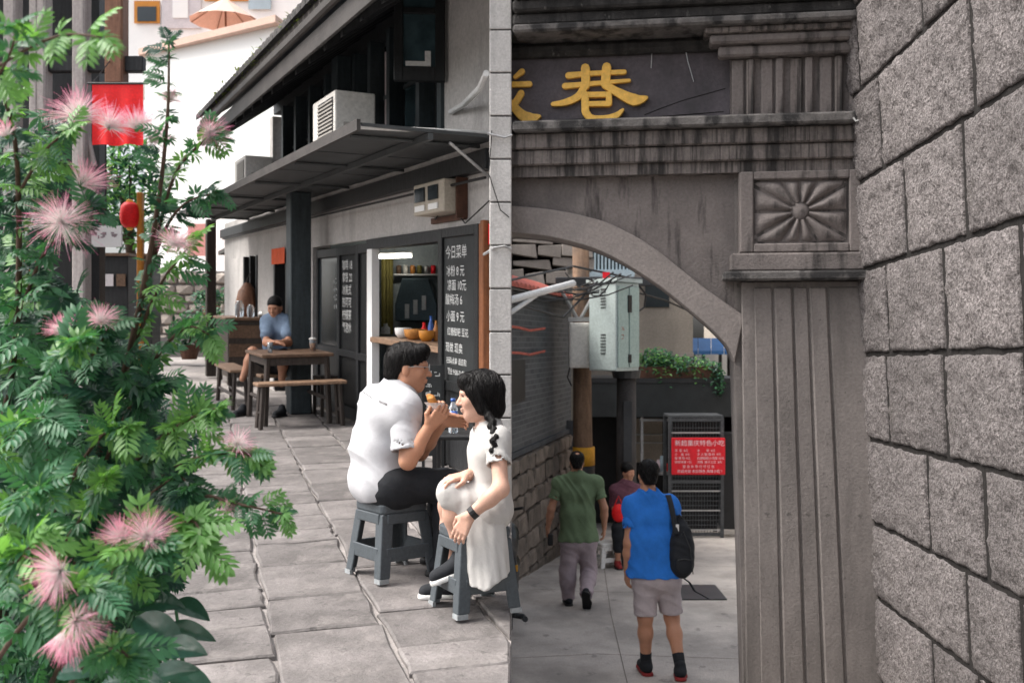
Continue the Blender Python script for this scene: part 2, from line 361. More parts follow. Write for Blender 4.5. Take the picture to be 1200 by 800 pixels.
# plants
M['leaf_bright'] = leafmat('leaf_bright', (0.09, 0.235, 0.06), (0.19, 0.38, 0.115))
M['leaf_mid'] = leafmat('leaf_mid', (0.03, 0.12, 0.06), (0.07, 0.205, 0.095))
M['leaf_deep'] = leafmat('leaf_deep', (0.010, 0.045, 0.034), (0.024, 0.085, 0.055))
M['leaf_broad'] = leafmat('leaf_broad', (0.018, 0.065, 0.05), (0.04, 0.11, 0.085), 0.35)
M['twig'] = mat('twig', (0.075, 0.045, 0.03), 0.8, 0.3, 12, 0.3)
M['petal'] = mat('petal', (1.0, 1.0, 1.0), 0.7, 0.0, 5, 0, tint=True, fine=0, subs=0.0)
_n = M['petal'].node_tree; _t = _n.nodes.new('ShaderNodeBsdfTranslucent'); _x = _n.nodes.new('ShaderNodeMixShader'); _x.inputs[0].default_value = 0.4
_a = [q for q in _n.nodes if q.type == 'ATTRIBUTE'][0]
_n.links.new(_a.outputs['Color'], _t.inputs[0]); _n.links.new(_n.nodes['Principled BSDF'].outputs[0], _x.inputs[1]); _n.links.new(_t.outputs[0], _x.inputs[2]); _n.links.new(_x.outputs[0], _n.nodes['Material Output'].inputs['Surface'])

# ================================================================== THE UPPER LANE (left)
terr = MB().box(-400, 400, -60, 900, -9.2, -9.0).build('terrain', M['earth'], kind='structure')
m = MB()      # mortar bed of the upper lane, one sloping sheet ending at the retaining edge
for a, b, x0, x1 in ((-6, 7.1, -14, -0.004), (7.1, 40, -14, -0.25)):
    m.sheet([[(x0, a, gl(a) - 0.02), (x1, a, gl(a) - 0.02)], [(x0, b, gl(b) - 0.02), (x1, b, gl(b) - 0.02)]])
lane = m.build('upper_lane', M['mortar'], kind='structure', label='pale grey stone lane climbing past the cafe')
rw = MB().box(-0.35, -0.006, -6, 7.1, -4.5, -0.36).build('retaining_wall', M['old_stone'], kind='structure')
m = MB()
m.prism([(-6, -0.36), (7.1, -0.36), (7.1, gl(7.1) - 0.026), (-6, gl(-6) - 0.026)], -0.35, -0.006, 'x').build('retaining_wall', M['old_stone'], kind='structure')

# individually laid flagstones, trimmed where they meet the lane's edge or the cafe
rp_ = random.Random(3)
ax_ = Vector((-0.30, 1, 0)).normalized(); ay_ = Vector((ax_.y, -ax_.x, 0))    # along and across the courses
def clip_poly(poly, p0, n):
    out = []
    for i in range(len(poly)):
        a, b = poly[i], poly[(i + 1) % len(poly)]; da = (a - p0).dot(n); db = (b - p0).dot(n)
        if da <= 0: out.append(a)
        if (da < 0) != (db < 0) and abs(da - db) > 1e-9: out.append(a + (b - a) * (da / (da - db)))
    return out
fac_n = Vector((1, 0.4625, 0)).normalized()
v = -2.8; 
while v < 5.2:
    wd = rp_.choice((0.30, 0.36, 0.42, 0.5)); u_ = 1.0 + rp_.random() * 0.9
    while u_ < 14.5:
        ln = rp_.choice((0.3, 0.4, 0.5, 0.62, 0.8))
        g = 0.008; j = lambda: rp_.uniform(-.02, .02)
        pts = []
        for (a, b, n_) in (((g, g), (wd - g, g), 2), ((wd - g, g), (wd - g, ln - g), 3), ((wd - g, ln - g), (g, ln - g), 2), ((g, ln - g), (g, g), 3)):
            for k in range(n_):
                t_ = k / n_; q = (v + a[0] + (b[0] - a[0]) * t_ + j() * .6, u_ + a[1] + (b[1] - a[1]) * t_ + j() * .6)
                pts.append(ay_ * q[0] + ax_ * q[1])
        pts = clip_poly(pts, Vector((-0.008, 0, 0)), Vector((1, 0, 0)))
        if len(pts) > 2: pts = clip_poly(pts, Vector((0, 7.64, 0)) - fac_n * .02, fac_n)
        if len(pts) > 2:
            c = sum(pts, Vector()) / len(pts); size = max((p - c).length for p in pts)
            if size > .14 and 2.2 < c.y < 15 and c.x > -4.6:
                dz = rp_.uniform(-.004, .005); tx_, ty_ = rp_.uniform(-.006, .006), rp_.uniform(-.006, .006)
                q = MB(); Z = lambda p, z: Vector((p.x, p.y, gl(p.y) + z + dz + tx_ * (p.x - c.x) + ty_ * (p.y - c.y)))
                lo_ = [q.V(Z(p, -.03)) for p in pts]; mi_ = [q.V(Z(p, -.008)) for p in pts]; hi_ = [q.V(Z(p + (c - p).normalized() * .012, rp_.uniform(-.0015, .0015))) for p in pts]
                N = len(pts)
                for i in range(N):
                    k = (i + 1) % N; q.face((lo_[i], lo_[k], mi_[k], mi_[i])); q.face((mi_[i], mi_[k], hi_[k], hi_[i]))
                q.face(hi_); q.build('flagstone', M['paver'], lane)
        u_ += ln
    v += wd
mh = gl_at(228, 457)
man = root('manhole_cover', mh, 'round dark iron manhole cover sunk in the pale stone lane', 'manhole cover')
MB().lathe(mh + Vector((0, 0, -0.02)), [(0.40, 0), (0.40, 0.024 + 0.012), (0.36, 0.04)], 28).build('cover', M['plate'], man)
MB().lathe(mh + Vector((0, 0, -0.03)), [(0.44, 0), (0.44, 0.042), (0.405, 0.042), (0.405, 0)], 28).build('rim', M['steel'], man)

# ------------------------------------------------------------------ the cafe
FA = Frame((0, 7.64, gl(7.64)), (-0.4625, 1), (-1, -0.4625), 0.049)
def S(px, w=0.0): return FA.uv(px, 400, w)[0]
def FH(px, py, w=0.0): return FA.uv(px, py, w)[1]
cafe = root('cafe_building', FA(6, 0, 0), 'two storey cafe with dark shutters, long awning and tiled eaves on the alley', 'building')
def fb(name, m_, s0, s1, w0, w1, h0, h1, parent=None, **k):
    return MB(FA).box(s0, s1, w0, w1, h0, h1).build(name, m_, parent or cafe, **k)
PL = M['plaster']
# ground floor wall with its openings
fb('wall', PL, 0.22, 1.36, -0.04, -0.02, -0.15, 2.02)
fb('wall', PL, 0.22, 13.0, -0.04, 0.0, 2.04, 2.72)
fb('jamb', M['white_paint'], 3.44, 3.62, -0.05, 0.03, -0.1, 2.0)
fb('wall', PL, 6.12, 7.55, -0.3, 0.0, -0.1, 2.04)
fb('wall', PL, 8.45, 9.75, -0.3, 0.0, -0.1, 2.04)
fb('wall', PL, 10.95, 13.0, -0.3, 0.0, -0.1, 2.04)
fb('wall', PL, 9.75, 10.95, -0.3, 0.0, -0.1, 0.75)
fb('plinth', M['old_stone'], 3.62, 6.12, -0.3, -0.08, -0.15, 0.02)
# doorway and kitchen behind it
YK = 12.7      # kitchen: a wedge shaped room between the front and the end wall
MB().box(-2.25, -0.50, YK, YK + .1, 0.3, 3.2).build('kitchen_wall', M['kitchen_wall'], cafe)
MB().box(-0.495, -0.455, 8.8, YK + .1, 0.3, 3.2).build('kitchen_wall', M['kitchen_wall'], cafe)
MB(FA).prism([(0.95, -0.31), (5.6, -0.31), (5.25, -1.7)], 2.30, 2.36, 'z').build('kitchen_ceiling', M['kitchen_wall'], cafe)
MB(FA).prism([(0.95, -0.31), (5.6, -0.31), (5.25, -1.7)], -0.12, -0.05, 'z').build('kitchen_floor', M['old_stone'], cafe)
fb('counter_front', M['dark_wood'], 1.36, 3.42, -0.25, -0.12, -0.1, 0.95)
fb('counter_top', M['pale_wood'], 1.36, 3.42, -0.55, 0.06, 0.955, 1.01, bevel=0.008)
fb('header', M['dark_wood'], 1.36, 3.62, -0.12, 0.035, 1.93, 2.03)
hood = root('range_hood', at(480, 378, 12.2), 'dark blue-grey extractor hood inside the bright cafe kitchen', 'hood')
q0, q1 = at(463, 376, 12.2), at(512, 326, 12.2)
MB().prism([(q0.x, q0.z), (q1.x, q0.z), (q1.x, q0.z + .2), (q1.x - .1, q1.z), (q0.x + .08, q1.z), (q0.x, q0.z + .2)], 12.2, 12.69).build('hood_shell', mat('hood_blue', (0.06, 0.085, 0.10), 0.35, 0.2, 3, 0.05, metal=0.5), hood, bevel=0.01)
for k in range(3): MB().box(q0.x + .12 + k * .1, q0.x + .17 + k * .1, 12.17, 12.195, q0.z + .03 + .05 * k, q0.z + .2 + .05 * k).build('hood_panel', M['steel'], hood)
tb = root('tube_light', at(462, 300, 12.1), 'lit white fluorescent tube inside the cafe kitchen', 'lamp')
MB().tube([at(444, 301, 12.0), at(482, 300, 12.1)], 0.018, 10).build('glowing_tube', M['tube'], tb)
MB().tube([at(443, 297, 12.0), at(483, 296, 12.1)], 0.02, 6).build('fitting', M['white_paint'], tb)
MB().tube([at(462, 294, 12.05), at(462, 270, 12.05)], 0.012, 6).build('hanger', M['steel'], tb)
cu = MB()
cu.sheet([[at(447 + 14 * i / 12, y, 12.45) + Vector((0, 0.03 * math.sin(i * 1.9), 0)) for i in range(13)] for y in (392, 350, 300)])
cu.build('hanging_curtain', M['olive'], smooth=True, fix=False, label='olive green curtain hanging inside the cafe kitchen opening', cat='curtain')
for k, (s_, r_, mm) in enumerate(((3.1, 0.09, 'white_paint'), (2.75, 0.11, 'bread'), (2.4, 0.08, 'window_orange'), (1.75, 0.10, 'steel'))):
    p = FA(s_, -0.2, 1.012)
    MB().lathe(p, [(r_ * .55, 0), (r_ * .9, 0.04), (r_, 0.10), (r_ * .93, 0.105), (r_ * .8, 0.05)], 18).build('serving_bowl', M[mm], smooth=True,
        label=['white serving bowl on the cafe counter', 'tan wooden serving bowl on the cafe counter', 'orange serving bowl on the cafe counter', 'steel serving bowl on the cafe counter'][k], cat='bowl', group='bowls on the counter')
for k, (x, r_, hh, mm, lb) in enumerate(((505, .03, .24, 'bottle_blue', 'blue bottle on the cafe counter'), (511, .028, .2, 'tea', 'amber bottle on the cafe counter'), (452, .05, .12, 'stool_white', 'white pot on the cafe counter'), (497, .035, .17, 'red_lantern', 'red sauce bottle on the cafe counter'))):
    s_ = FA.uv(x, 400, -.3)[0]; p = FA(s_, -.3, 1.012)
    MB().lathe(p, [(r_ * .95, 0), (r_, .01), (r_, hh * .6), (r_ * .45, hh * .78), (r_ * .42, hh)], 12).build('counter_bottle' if k != 2 else 'pot', M[mm], smooth=True, label=lb, cat='bottle' if k != 2 else 'pot')
shf = root('kitchen_shelf', at(490, 322, 12.6), 'steel shelf of jars on the cafe kitchen wall', 'shelf')
q0, q1 = at(462, 322, 12.55), at(516, 318, 12.55)
MB().box(q0.x, q1.x, 12.5, 12.69, q0.z - .01, q0.z + .01).build('board', M['steel'], shf)
for k in range(6): MB().lathe((q0.x + .05 + k * .085, 12.6, q0.z + .011), [(.03, 0), (.032, .09), (.025, .11)], 10).build('jar', M[('brown_wood', 'stool_white', 'tea', 'olive', 'steel', 'red_sign')[k]], shf, smooth=True)
# chalk scribbles: rows of small strokes in the plane of a board
def scribble(frame, name, m_, parent, s0, s1, h_rows, w, size, seed=1, thick=0.12, gap=0.3):
    rg = random.Random(seed); mb = MB(frame); sg = 1 if s1 > s0 else -1
    for hr in h_rows:
        s = s0
        while abs(s - s0) < abs(s1 - s0) - size:
            if rg.random() > 0.14:
                for k in range(rg.randint(3, 5)):
                    t = size * thick; a = rg.uniform(0, size * .8); b = rg.uniform(-.45, .45) * size; ln = rg.uniform(.35, .8) * size
                    w_ = w + 0.0006 * k
                    if rg.random() < .55: mb.box(s + sg * max(0, a - ln / 2), s + sg * min(size * .9, a + ln / 2), w_, w_ + .0012, hr + b - t / 2, hr + b + t / 2)
                    else: mb.box(s + sg * a, s + sg * (a + t), w_, w_ + .0012, hr + max(-.45 * size, b - ln / 2), hr + min(.45 * size, b + ln / 2))
            s += sg * size * (1 + gap)
    return mb.build(name, m_, parent, kind='stuff')
def text(body, frame, s, h, size, w, mm, parent, name='lettering', align='LEFT', ext=.002, sg=1):
    cu_ = bpy.data.curves.new(name, 'FONT'); cu_.body = body; cu_.size = size; cu_.align_x = align
    tmp = bpy.data.objects.new('tmp', cu_); COL.objects.link(tmp)
    dg = bpy.context.evaluated_depsgraph_get(); me = bpy.data.meshes.new_from_object(tmp.evaluated_get(dg))
    bpy.data.objects.remove(tmp); bpy.data.curves.remove(cu_)
    if not len(me.vertices): return None
    org = frame(s, w, h)
    for vv in me.vertices: vv.co = frame(s + sg * vv.co.x, w + ext, h + vv.co.y) - org
    me.materials.clear(); me.materials.append(mm)
    return link_mesh(name, me, org, parent, kind='stuff')
board = root('menu_board', FA(0.85, 0.06, 0), 'tall dark chalkboard panel with orange timber edge beside the cafe doorway', 'menu board')
MB(FA).box(0.50, 1.36, 0.0, 0.05, 0.70, 2.02).build('chalk_panel', M['chalkboard'], board)
for s0, s1, h0, h1 in ((0.48, 0.56, 0.0, 2.03), (1.28, 1.37, 0.0, 2.03), (0.56, 1.28, 1.95, 2.03), (0.56, 1.28, 0.66, 0.74)):
    MB(FA).box(s0, s1, 0.005, 0.075, h0, h1).build('frame_rail', M['door_wood'], board, bevel=0.005)
MB(FA).box(0.56, 1.28, 0.0, 0.04, 0.02, 0.66).build('lower_panel', M['dark_wood'], board)
MB(FA).box(0.34, 0.40, 0.0, 0.09, 0.0, 2.05).build('timber_edge', M['orange_wood'], board, bevel=0.006)
MB(FA).box(0.41, 0.475, 0.0, 0.07, 0.0, 2.03).build('timber_edge', M['orange_wood'], board, bevel=0.006)
for q_, (b_, h_, z_) in enumerate((('今日菜单', 1.78, .12), ('冰粉 8 元', 1.63, .10), ('凉面 10元', 1.51, .10), ('酸梅汤 6', 1.39, .10), ('小面 9 元', 1.25, .10), ('红糖糍粑 豆花', 1.13, .075), ('现做 现卖', 0.99, .09), ('扫码点单 请自取', 0.89, .062), ('营业 9:00-21:00', 0.80, .06))):
    text(b_, FA, 1.24 - .02 * (q_ % 3), h_, z_, .0505, M['chalk'], board, 'chalk_line', sg=-1, ext=.001)
MB(FA).box(0.30, 0.33, 0.0, 0.05, 1.86, 2.02).build('red_tag', M['red_lantern'], cafe)
# the dark leaves of the folding door left of the doorway
for k, (a, b, txt) in enumerate(((3.64, 4.14, 0), (4.16, 5.0, 1), (5.02, 6.1, 0))):
    lf = MB(FA)
    lf.box(a, b, -0.08 - 0.02 * k, -0.03 - 0.02 * k, 0.02, 2.0)
    lf.build('folding_door', M['door_wood'], cafe, bevel=0.004)
    d = lf
    for s0, s1, h0, h1 in ((a, a + .07, 0.02, 2.0), (b - .07, b, 0.02, 2.0), (a + .07, b - .07, 1.9, 2.0), (a + .07, b - .07, 0.02, 0.16), (a + .07, b - .07, 0.72, 0.8)):
        MB(FA).box(s0, s1, -0.03 - 0.02 * k, 0.0 - 0.02 * k, h0, h1).build('door_rail', M['dark_wood'], cafe, bevel=0.004)
    if k == 2: MB(FA).box(a + .08, b - .08, -0.068, -0.06, 0.82, 1.88).build('pane', M['glass_dark'], cafe)
for q_, b_ in enumerate(('咖啡 18', '拿铁 22', '冰美式', '热可可', '柠檬茶', '气泡水')):
    text(b_, FA, 4.88, 1.74 - .145 * q_, .13, -.0495, M['chalk'], cafe, 'chalk_line', sg=-1, ext=.001)
scribble(FA, 'chalk_writing', M['chalk'], cafe, 5.3, 5.1, [1.6, 1.5, 1.4, 1.3], -0.058, 0.07, 12)
# further opening with an orange cloth, then a window
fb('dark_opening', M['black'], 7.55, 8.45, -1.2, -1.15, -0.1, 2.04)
fb('door_frame', M['dark_wood'], 7.55, 7.64, -0.25, 0.02, 0, 2.03)
fb('door_frame', M['dark_wood'], 8.36, 8.45, -0.25, 0.02, 0, 2.03)
cl = MB(FA); cl.sheet([[(7.55 + .9 * i / 10, 0.05 + 0.012 * math.sin(i * 2.2), h) for i in range(11)] for h in (1.86, 1.97, 2.09)])
cl.build('door_valance', M['orange_cloth'], smooth=True, fix=False, label='short orange cloth hung over the further cafe doorway', cat='cloth')
fb('pane', M['glass_dark'], 9.75, 10.95, -0.12, -0.1, 0.75, 2.04)
for s0, s1, h0, h1 in ((9.75, 9.85, .75, 2.04), (10.85, 10.95, .75, 2.04), (10.3, 10.38, .75, 2.04), (9.85, 10.85, 1.4, 1.47)):
    fb('window_frame', M['dark_wood'], s0, s1, -0.1, 0.02, h0, h1)
bg_ = MB(FA); bp = FA(10.0, 0.12, 0.95)
bgr = root('hanging_bag', bp, 'brown cloth bag hanging on the cafe wall by the far window', 'bag')
MB().lathe(bp, [(0.03, 0.02), (0.16, 0.08), (0.2, 0.28), (0.15, 0.5), (0.05, 0.64)], 14).build('pouch', M['brown_column'], bgr, smooth=True)
MB().tube([bp + Vector((-.05, 0, .6)), bp + Vector((0.05, .02, .82)), bp + Vector((.05, 0, .6))], 0.012, 6).build('strap', M['dark_leg'], bgr)
# dark pipe-beam under the awning
fb('beam', M['dark_wood'], 0.30, 13.0, 0.003, 0.09, 2.44, 2.60, bevel=0.006)
MB(FA).tube([(0.2, 0.13, 2.36), (4.2, 0.13, 2.38), (12.5, 0.12, 2.40)], 0.012, 6).build('cable', M['black'], cafe)
MB(FA).tube([(0.2, 0.06, 2.22), (0.8, 0.05, 2.05), (1.2, 0.05, 2.25), (1.5, 0.05, 2.12)], 0.006, 5).build('cable', M['black'], cafe)
# upper floor
fb('wall', PL, 0.22, 1.42, -0.04, -0.003, 2.72, 4.4)
fb('wall', PL, 1.42, 8.6, -0.3, -0.01, 2.72, 2.80)
fb('wall', M['dark_wood'], 1.42, 8.6, -0.3, -0.012, 4.12, 4.34)
fb('wall', PL, 8.6, 8.8, -2.8, 0.0, 2.72, 4.1)
ups = [1.46, 2.02, 2.9, 3.55, 4.15, 4.62, 5.4, 6.2, 7.0, 7.8, 8.52]
for i in range(len(ups) - 1):
    a, b = ups[i], ups[i + 1]
    fb('window_post', M['post_paint'], a - 0.05, a + 0.05, -0.2, 0.03, 2.80, 4.12)
    wn_ = fb('window', M['dark_wood'], a + 0.05, b - 0.05, -0.16, -0.12, 2.80, 4.12)
    fb('pane', M['glass_teal'] if i % 2 else M['glass_dark'], a + 0.11, b - 0.11, -0.12, -0.112, 2.86, 4.06, parent=wn_)
    fb('glazing_bar', M['post_paint'], a + 0.11, b - 0.11, -0.111, -0.09, 3.50, 3.54, parent=wn_)
fb('curtain', M['grey_cloth'], 2.96, 3.40, -0.108, -0.10, 3.0, 4.0)
fb('curtain', M['pale_blue'], 6.36, 6.60, -0.108, -0.10, 2.86, 3.9)
fb('curtain', M['pale_blue'], 5.0, 5.2, -0.108, -0.10, 2.86, 3.9)
# casement swung open over the awning
hinge = FA(1.34, 0.02, 0); tip = at(462, 100, 8.86)
FS = Frame((hinge.x, hinge.y, hinge.z), (tip.x - hinge.x, tip.y - hinge.y), (tip.y - hinge.y, -(tip.x - hinge.x)), 0.03)
if FS.n.y > 0: FS.n = -FS.n
L_ = Vector((tip.x - hinge.x, tip.y - hinge.y)).length
sh = MB(FS)
csm = sh.box(0.0, L_, -0.03, 0.0, 3.30, 4.5).build('open_casement', M['dark_wood'], cafe, label='dark framed casement window swung open')
MB(FS).box(0.08, L_ - 0.08, 0.0, 0.006, 3.42, 4.42).build('pane', M['glass_teal'], csm)
for s0, s1, h0, h1 in ((0, .08, 3.30, 4.5), (L_ - .08, L_, 3.30, 4.5), (.08, L_ - .08, 3.30, 3.42), (.08, L_ - .08, 3.88, 3.93)):
    MB(FS).box(s0, s1, 0.001, 0.035, h0, h1).build('frame_rail', M['door_wood'], csm, bevel=0.005)
MB(FS).box(0.12, L_ - 0.10, 0.007, 0.02, 3.43, 3.47).build('white_strip', M['pipe_white'], csm)
MB(FS).box(0.12, 0.17, 0.007, 0.02, 3.47, 3.56).build('white_strip', M['pipe_white'], csm)
# awning: sloping metal sheet on brackets
aw = MB(FA)
aw.prism([(0.02, 2.66), (1.10, 2.68), (1.10, 2.72), (0.02, 2.715)], 0.20, 10.7, 'x')
aw.f = [tuple(f) for f in aw.f]
def _aw():
    q = MB(lambda s, w, h: FA(s, w, h))
    N = 40
    for i in range(N):
        s0 = 0.20 + (10.5) * i / N; s1 = 0.20 + 10.5 * (i + 1) / N - 0.004
        q.box(s0, s1, 0.02, 1.10 + 0.006 * (i % 2), 2.665 + 0.006 * (i % 2), 2.70 + 0.006 * (i % 2))
    return q
for i in range(14):
    s0 = 0.20 + 10.5 * i / 14; s1 = 0.20 + 10.5 * (i + 1) / 14 - 0.006
    MB(FA).box(s0, s1, 0.02, 1.10 + 0.008 * (i % 2), 2.665 + 0.005 * (i % 2), 2.69 + 0.005 * (i % 2)).build('awning_sheet', M['awning'], cafe)
fb('awning_edge', M['fascia'], 0.18, 10.75, 1.112, 1.14, 2.63, 2.71)
fb('awning_rail', M['awning'], 0.20, 10.7, 0.55, 0.59, 2.61, 2.66)
for s_ in (0.55, 2.4, 4.3, 6.3, 8.3, 10.3):
    MB(FA).tube([(s_, 1.08, 2.645), (s_, 0.03, 2.645)], 0.016, 6).build('awning_bracket', M['awning'], cafe)
MB(FA).tube([(0.22, 1.12, 2.66), (0.33, 0.02, 2.72)], 0.018, 8).build('awning_stay', M['pipe_white'], cafe)
MB(FA).tube([(0.20, 0.42, 2.60), (0.33, 0.01, 2.36)], 0.012, 6).build('awning_bracket', M['steel'], cafe)
MB(FA).tube([(1.2, 0.02, 3.02), (0.7, 0.10, 3.0), (0.05, 0.24, 3.0), (-0.35, 0.36, 3.02)], 0.024, 8).build('drain_pipe', M['pipe_white'], cafe)
# posts under the awning
for s_, w_, hw, nm in ((FA.uv(350, 400, .35)[0], 0.35, 0.125, 'post_paint'), (11.0, 0.55, 0.08, 'dark_leg'), (7.6, 0.62, 0.05, 'dark_leg')):
    if nm == 'dark_leg' and s_ < 8: continue
    fb('post', M[nm], s_ - hw, s_ + hw, w_ - hw, w_ + hw, 0.0, 2.66, bevel=0.01)
fb('post', M['post_paint'], 4.2, 4.44, 0.031, 0.2, 2.73, 4.1, bevel=0.01)
# eaves: soffit, boards, tile ends and moss
MB(FA).prism([(0.0, 4.32), (1.0, 3.60), (1.0, 3.64), (0.0, 4.36)], -0.3, 8.6, 'x').build('soffit', M['dark_wood'], cafe)
for k in range(16):
    s_ = 0.1 + k * 0.55
    MB(FA).prism([(0.0, 4.24), (0.96, 3.55), (0.96, 3.62), (0.0, 4.31)], s_, s_ + 0.07, 'x').build('rafter', M['dark_wood'], cafe)
fb('fascia', M['fascia'], -0.3, 8.62, 1.0, 1.03, 3.57, 3.74, bevel=0.004)
fb('gutter', M['steel'] if False else M['fascia'], -0.3, 8.64, 1.032, 1.10, 3.76, 3.86, bevel=0.02)
MB(FA).prism([(1.06, 3.87), (1.06, 3.93), (0.0, 4.66), (0.0, 4.60)], -0.3, 8.62, 'x').build('roof', M['tile_grey'], cafe)
tm = None
for k in range(46):
    s_ = -0.25 + k * 0.193
    g = MB(FA); n = 6
    for w_a, w_b, dz in ((1.13, 0.62, 0.0),):
        A_ = []; B_ = []
        for j in range(n + 1):
            t = math.pi * j / n; ds = 0.088 * math.cos(t); dh = 0.075 * math.sin(t)
            A_.append(g.V((s_ + ds, w_a, 3.925 + dh))); B_.append(g.V((s_ + ds, w_b, 3.925 + 0.33 + dh)))
        for j in range(n): g.face((A_[j], A_[j + 1], B_[j + 1], B_[j]))
        g.face(A_)
    g.build('roof_tile', M['tile_grey'], cafe, smooth=False)
# back and gable so the cafe is a volume from every side
MB().box(-0.45, -0.42, 8.68, 21.0, -3.0, 3.4).build('end_wall', M['plaster'], cafe)
MB().prism([(-.46, 8.75), (-.46, 20.9), (-6.0, 20.9)], 3.3, 3.38, 'z').build('rear_roof', M['tile_grey'], cafe)
# pier of dressed stone at the corner
pier = root('stone_pier', (-0.08, 7.8, -2.0), 'pale grey corner pier of stacked stone blocks beside the cafe menu board', 'pier')
zc = 400 - 35
z = at(600, 900, 7.12).z
ys = [35 + 50.5 * k for k in range(-3, 26)]
zs = [at(600, y, 7.12).z for y in ys][::-1]
for a, b in zip(zs[:-1], zs[1:]):
    MB().box(-0.157, -0.003, 7.12, 8.7, a + 0.005, b - 0.005).build('stone_block', M['pier_stone'], pier, bevel=0.006)
MB().box(-0.150, -0.010, 7.13, 8.69, zs[0], zs[-1] - 0.01).build('core', M['joint'], pier)
for pts, r_ in (([(-.17, 7.10, 2.98), (-.05, 7.09, 2.95), (0.0, 7.1, 2.97)], .009), ([(-.14, 7.1, 3.0), (-.16, 7.1, 2.7), (-.08, 7.1, 2.45), (-.02, 7.1, 2.4)], .004), ([(-.20, 7.2, 2.15), (-.12, 7.1, 2.19), (-.05, 7.1, 2.2), (-.004, 7.1, 2.18)], .009)):
    MB().tube(pts, r_, 6).build('cable', M['black'] if r_ < .0085 else M['steel'], pier)

# air conditioners on the awning
def aircon(s0, s1, w0, w1, h0, h1, label):
    r_ = root('air_conditioner', FA((s0 + s1) / 2, (w0 + w1) / 2, h0), label, 'air conditioner', 'air conditioners on the awning')
    MB(FA).box(s0, s1, w0, w1, h0 + 0.03, h1).build('casing', M['ac_white'], r_, bevel=0.015, seg=2)
    for k in range(13):
        z_ = h0 + 0.07 + k * (h1 - h0 - 0.12) / 13
        MB(FA).box(s0 + .06, s1 - .22, w1 + 0.002, w1 + 0.012, z_, z_ + 0.014).build('grille_slat', M['ac_grille'], r_)
    MB(FA).box(s0 + .05, s1 - .21, w1 + 0.0005, w1 + 0.0015, h0 + .06, h1 - .05).build('grille_backing', M['black'], r_)
    MB(FA).box(s0 - .006, s0 - .001, w0 + .08, w1 - .08, h0 + .14, h0 + .3).build('service_cover', M['ac_grille'], r_)
    for q in (s0 + .08, s1 - .12): MB(FA).box(q, q + .04, w0 + .03, w1 - .03, h0, h0 + .029).build('foot', M['black'], r_)
    MB(FA).tube([(s0 - .02, w0 + .1, h0 + .2), (s0 - .06, w0 + .06, h0 + .1), (s0 - .05, w0 - .1, h0 + .04)], 0.012, 6).build('hose', M['black'], r_)
aircon(2.05, 2.86, 0.42, 0.80, 2.70, 3.28, 'larger white air conditioner standing on the awning under the dark windows')
aircon(6.55, 7.35, 0.42, 0.78, 2.70, 3.22, 'smaller looking white air conditioner near the far end of the awning')
# electricity meter
mt = root('electricity_meter', FA(1.28, 0.05, 2.1), 'beige electricity meter box on the cafe wall below the awning', 'meter box')
MB(FA).box(0.88, 1.66, 0.002, 0.03, 2.09, 2.14).build('back_board', M['rust'], mt)
MB(FA).box(0.90, 1.64, 0.002, 0.20, 2.15, 2.42).build('case', M['beige_box'], mt, bevel=0.01)
MB(FA).box(0.86, 0.885, 0.002, 0.10, 2.10, 2.43).build('back_board', M['rust'], mt)
for a, b in ((1.02, 1.24), (1.34, 1.58)):
    MB(FA).box(a, b, 0.203, 0.215, 2.26, 2.38).build('dial', M['glass_dark'], mt)
    MB(FA).box(a, b, 0.203, 0.212, 2.18, 2.23).build('plate', M['white_paint'], mt)

# ------------------------------------------------------------------ furniture of the cafe
def leg4(r_, pts, w, m_, top_z, splay=0.04):
    for p, d in pts:
        MB().tube([p, p + Vector((d[0] * splay, d[1] * splay, top_z))][::-1], [w, w * 1.15], 6).build('leg', m_, r_)
UX = Vector((0.9076, 0.4198, 0)); UY = Vector((-0.4198, 0.9076, 0))     # across / along the lane
def table(c, lx, ly, h, name, label, cat, mtop, mleg, ux=UX, uy=UY, th=0.035, apron=True, lw=0.028, group=None):
    r_ = root(name, c, label, cat, group)
    def mp(x, y, z): return c + ux * x + uy * y + Vector((0, 0, z + SL * (uy.y * y + ux.y * x)))
    MB(mp).box(-lx/2, lx/2, -ly/2, ly/2, h - th, h).build('top', mtop, r_, bevel=0.006)
    if apron: MB(mp).box(-lx/2 + .05, lx/2 - .05, -ly/2 + .04, ly/2 - .04, h - th - .09, h - th - .002).build('apron', mleg, r_)
    for sx in (-1, 1):
        for sy in (-1, 1):
            x = sx * (lx/2 - .07); y = sy * (ly/2 - .05)
            MB(mp).tube([(x + sx*.03, y + sy*.015, 0), (x, y, h - th - .001)], lw, 6).build('leg', mleg, r_)
    for sx in (-1, 1):
        x = sx * (lx/2 - .06)
        MB(mp).tube([(x, -ly/2 + .05, h * .35), (x, ly/2 - .05, h * .35)], lw * .7, 6).build('stretcher', mleg, r_)
    return r_
tA = gl_at(338, 492)
table(tA, 0.80, 1.0, 0.79, 'cafe_table', 'wooden table with dark legs where the man in blue sits', 'table', M['brown_wood'], M['dark_leg'], lw=0.034)
bF = gl_at(352, 500)
table(bF, 0.98, 0.26, 0.50, 'wooden_bench', 'low wooden bench across the end of the blue-shirted man\'s table', 'bench', M['pale_wood'], M['dark_leg'], apron=False)
bL = gl_at(272, 474)
table(bL, 0.26, 1.25, 0.50, 'wooden_bench', 'low wooden bench along the lane side of the man\'s table', 'bench', M['pale_wood'], M['dark_leg'], apron=False)
bK = gl_at(262, 446)
table(bK + Vector((0.15, 0.6, 0.03)), 0.34, 1.1, 0.55, 'wooden_bench', 'pale bench beside the dark chest under the far awning post', 'bench', M['pale_wood'], M['dark_leg'], apron=False)
ch = gl_at(284, 450) + Vector((0, 0.4, 0.02))
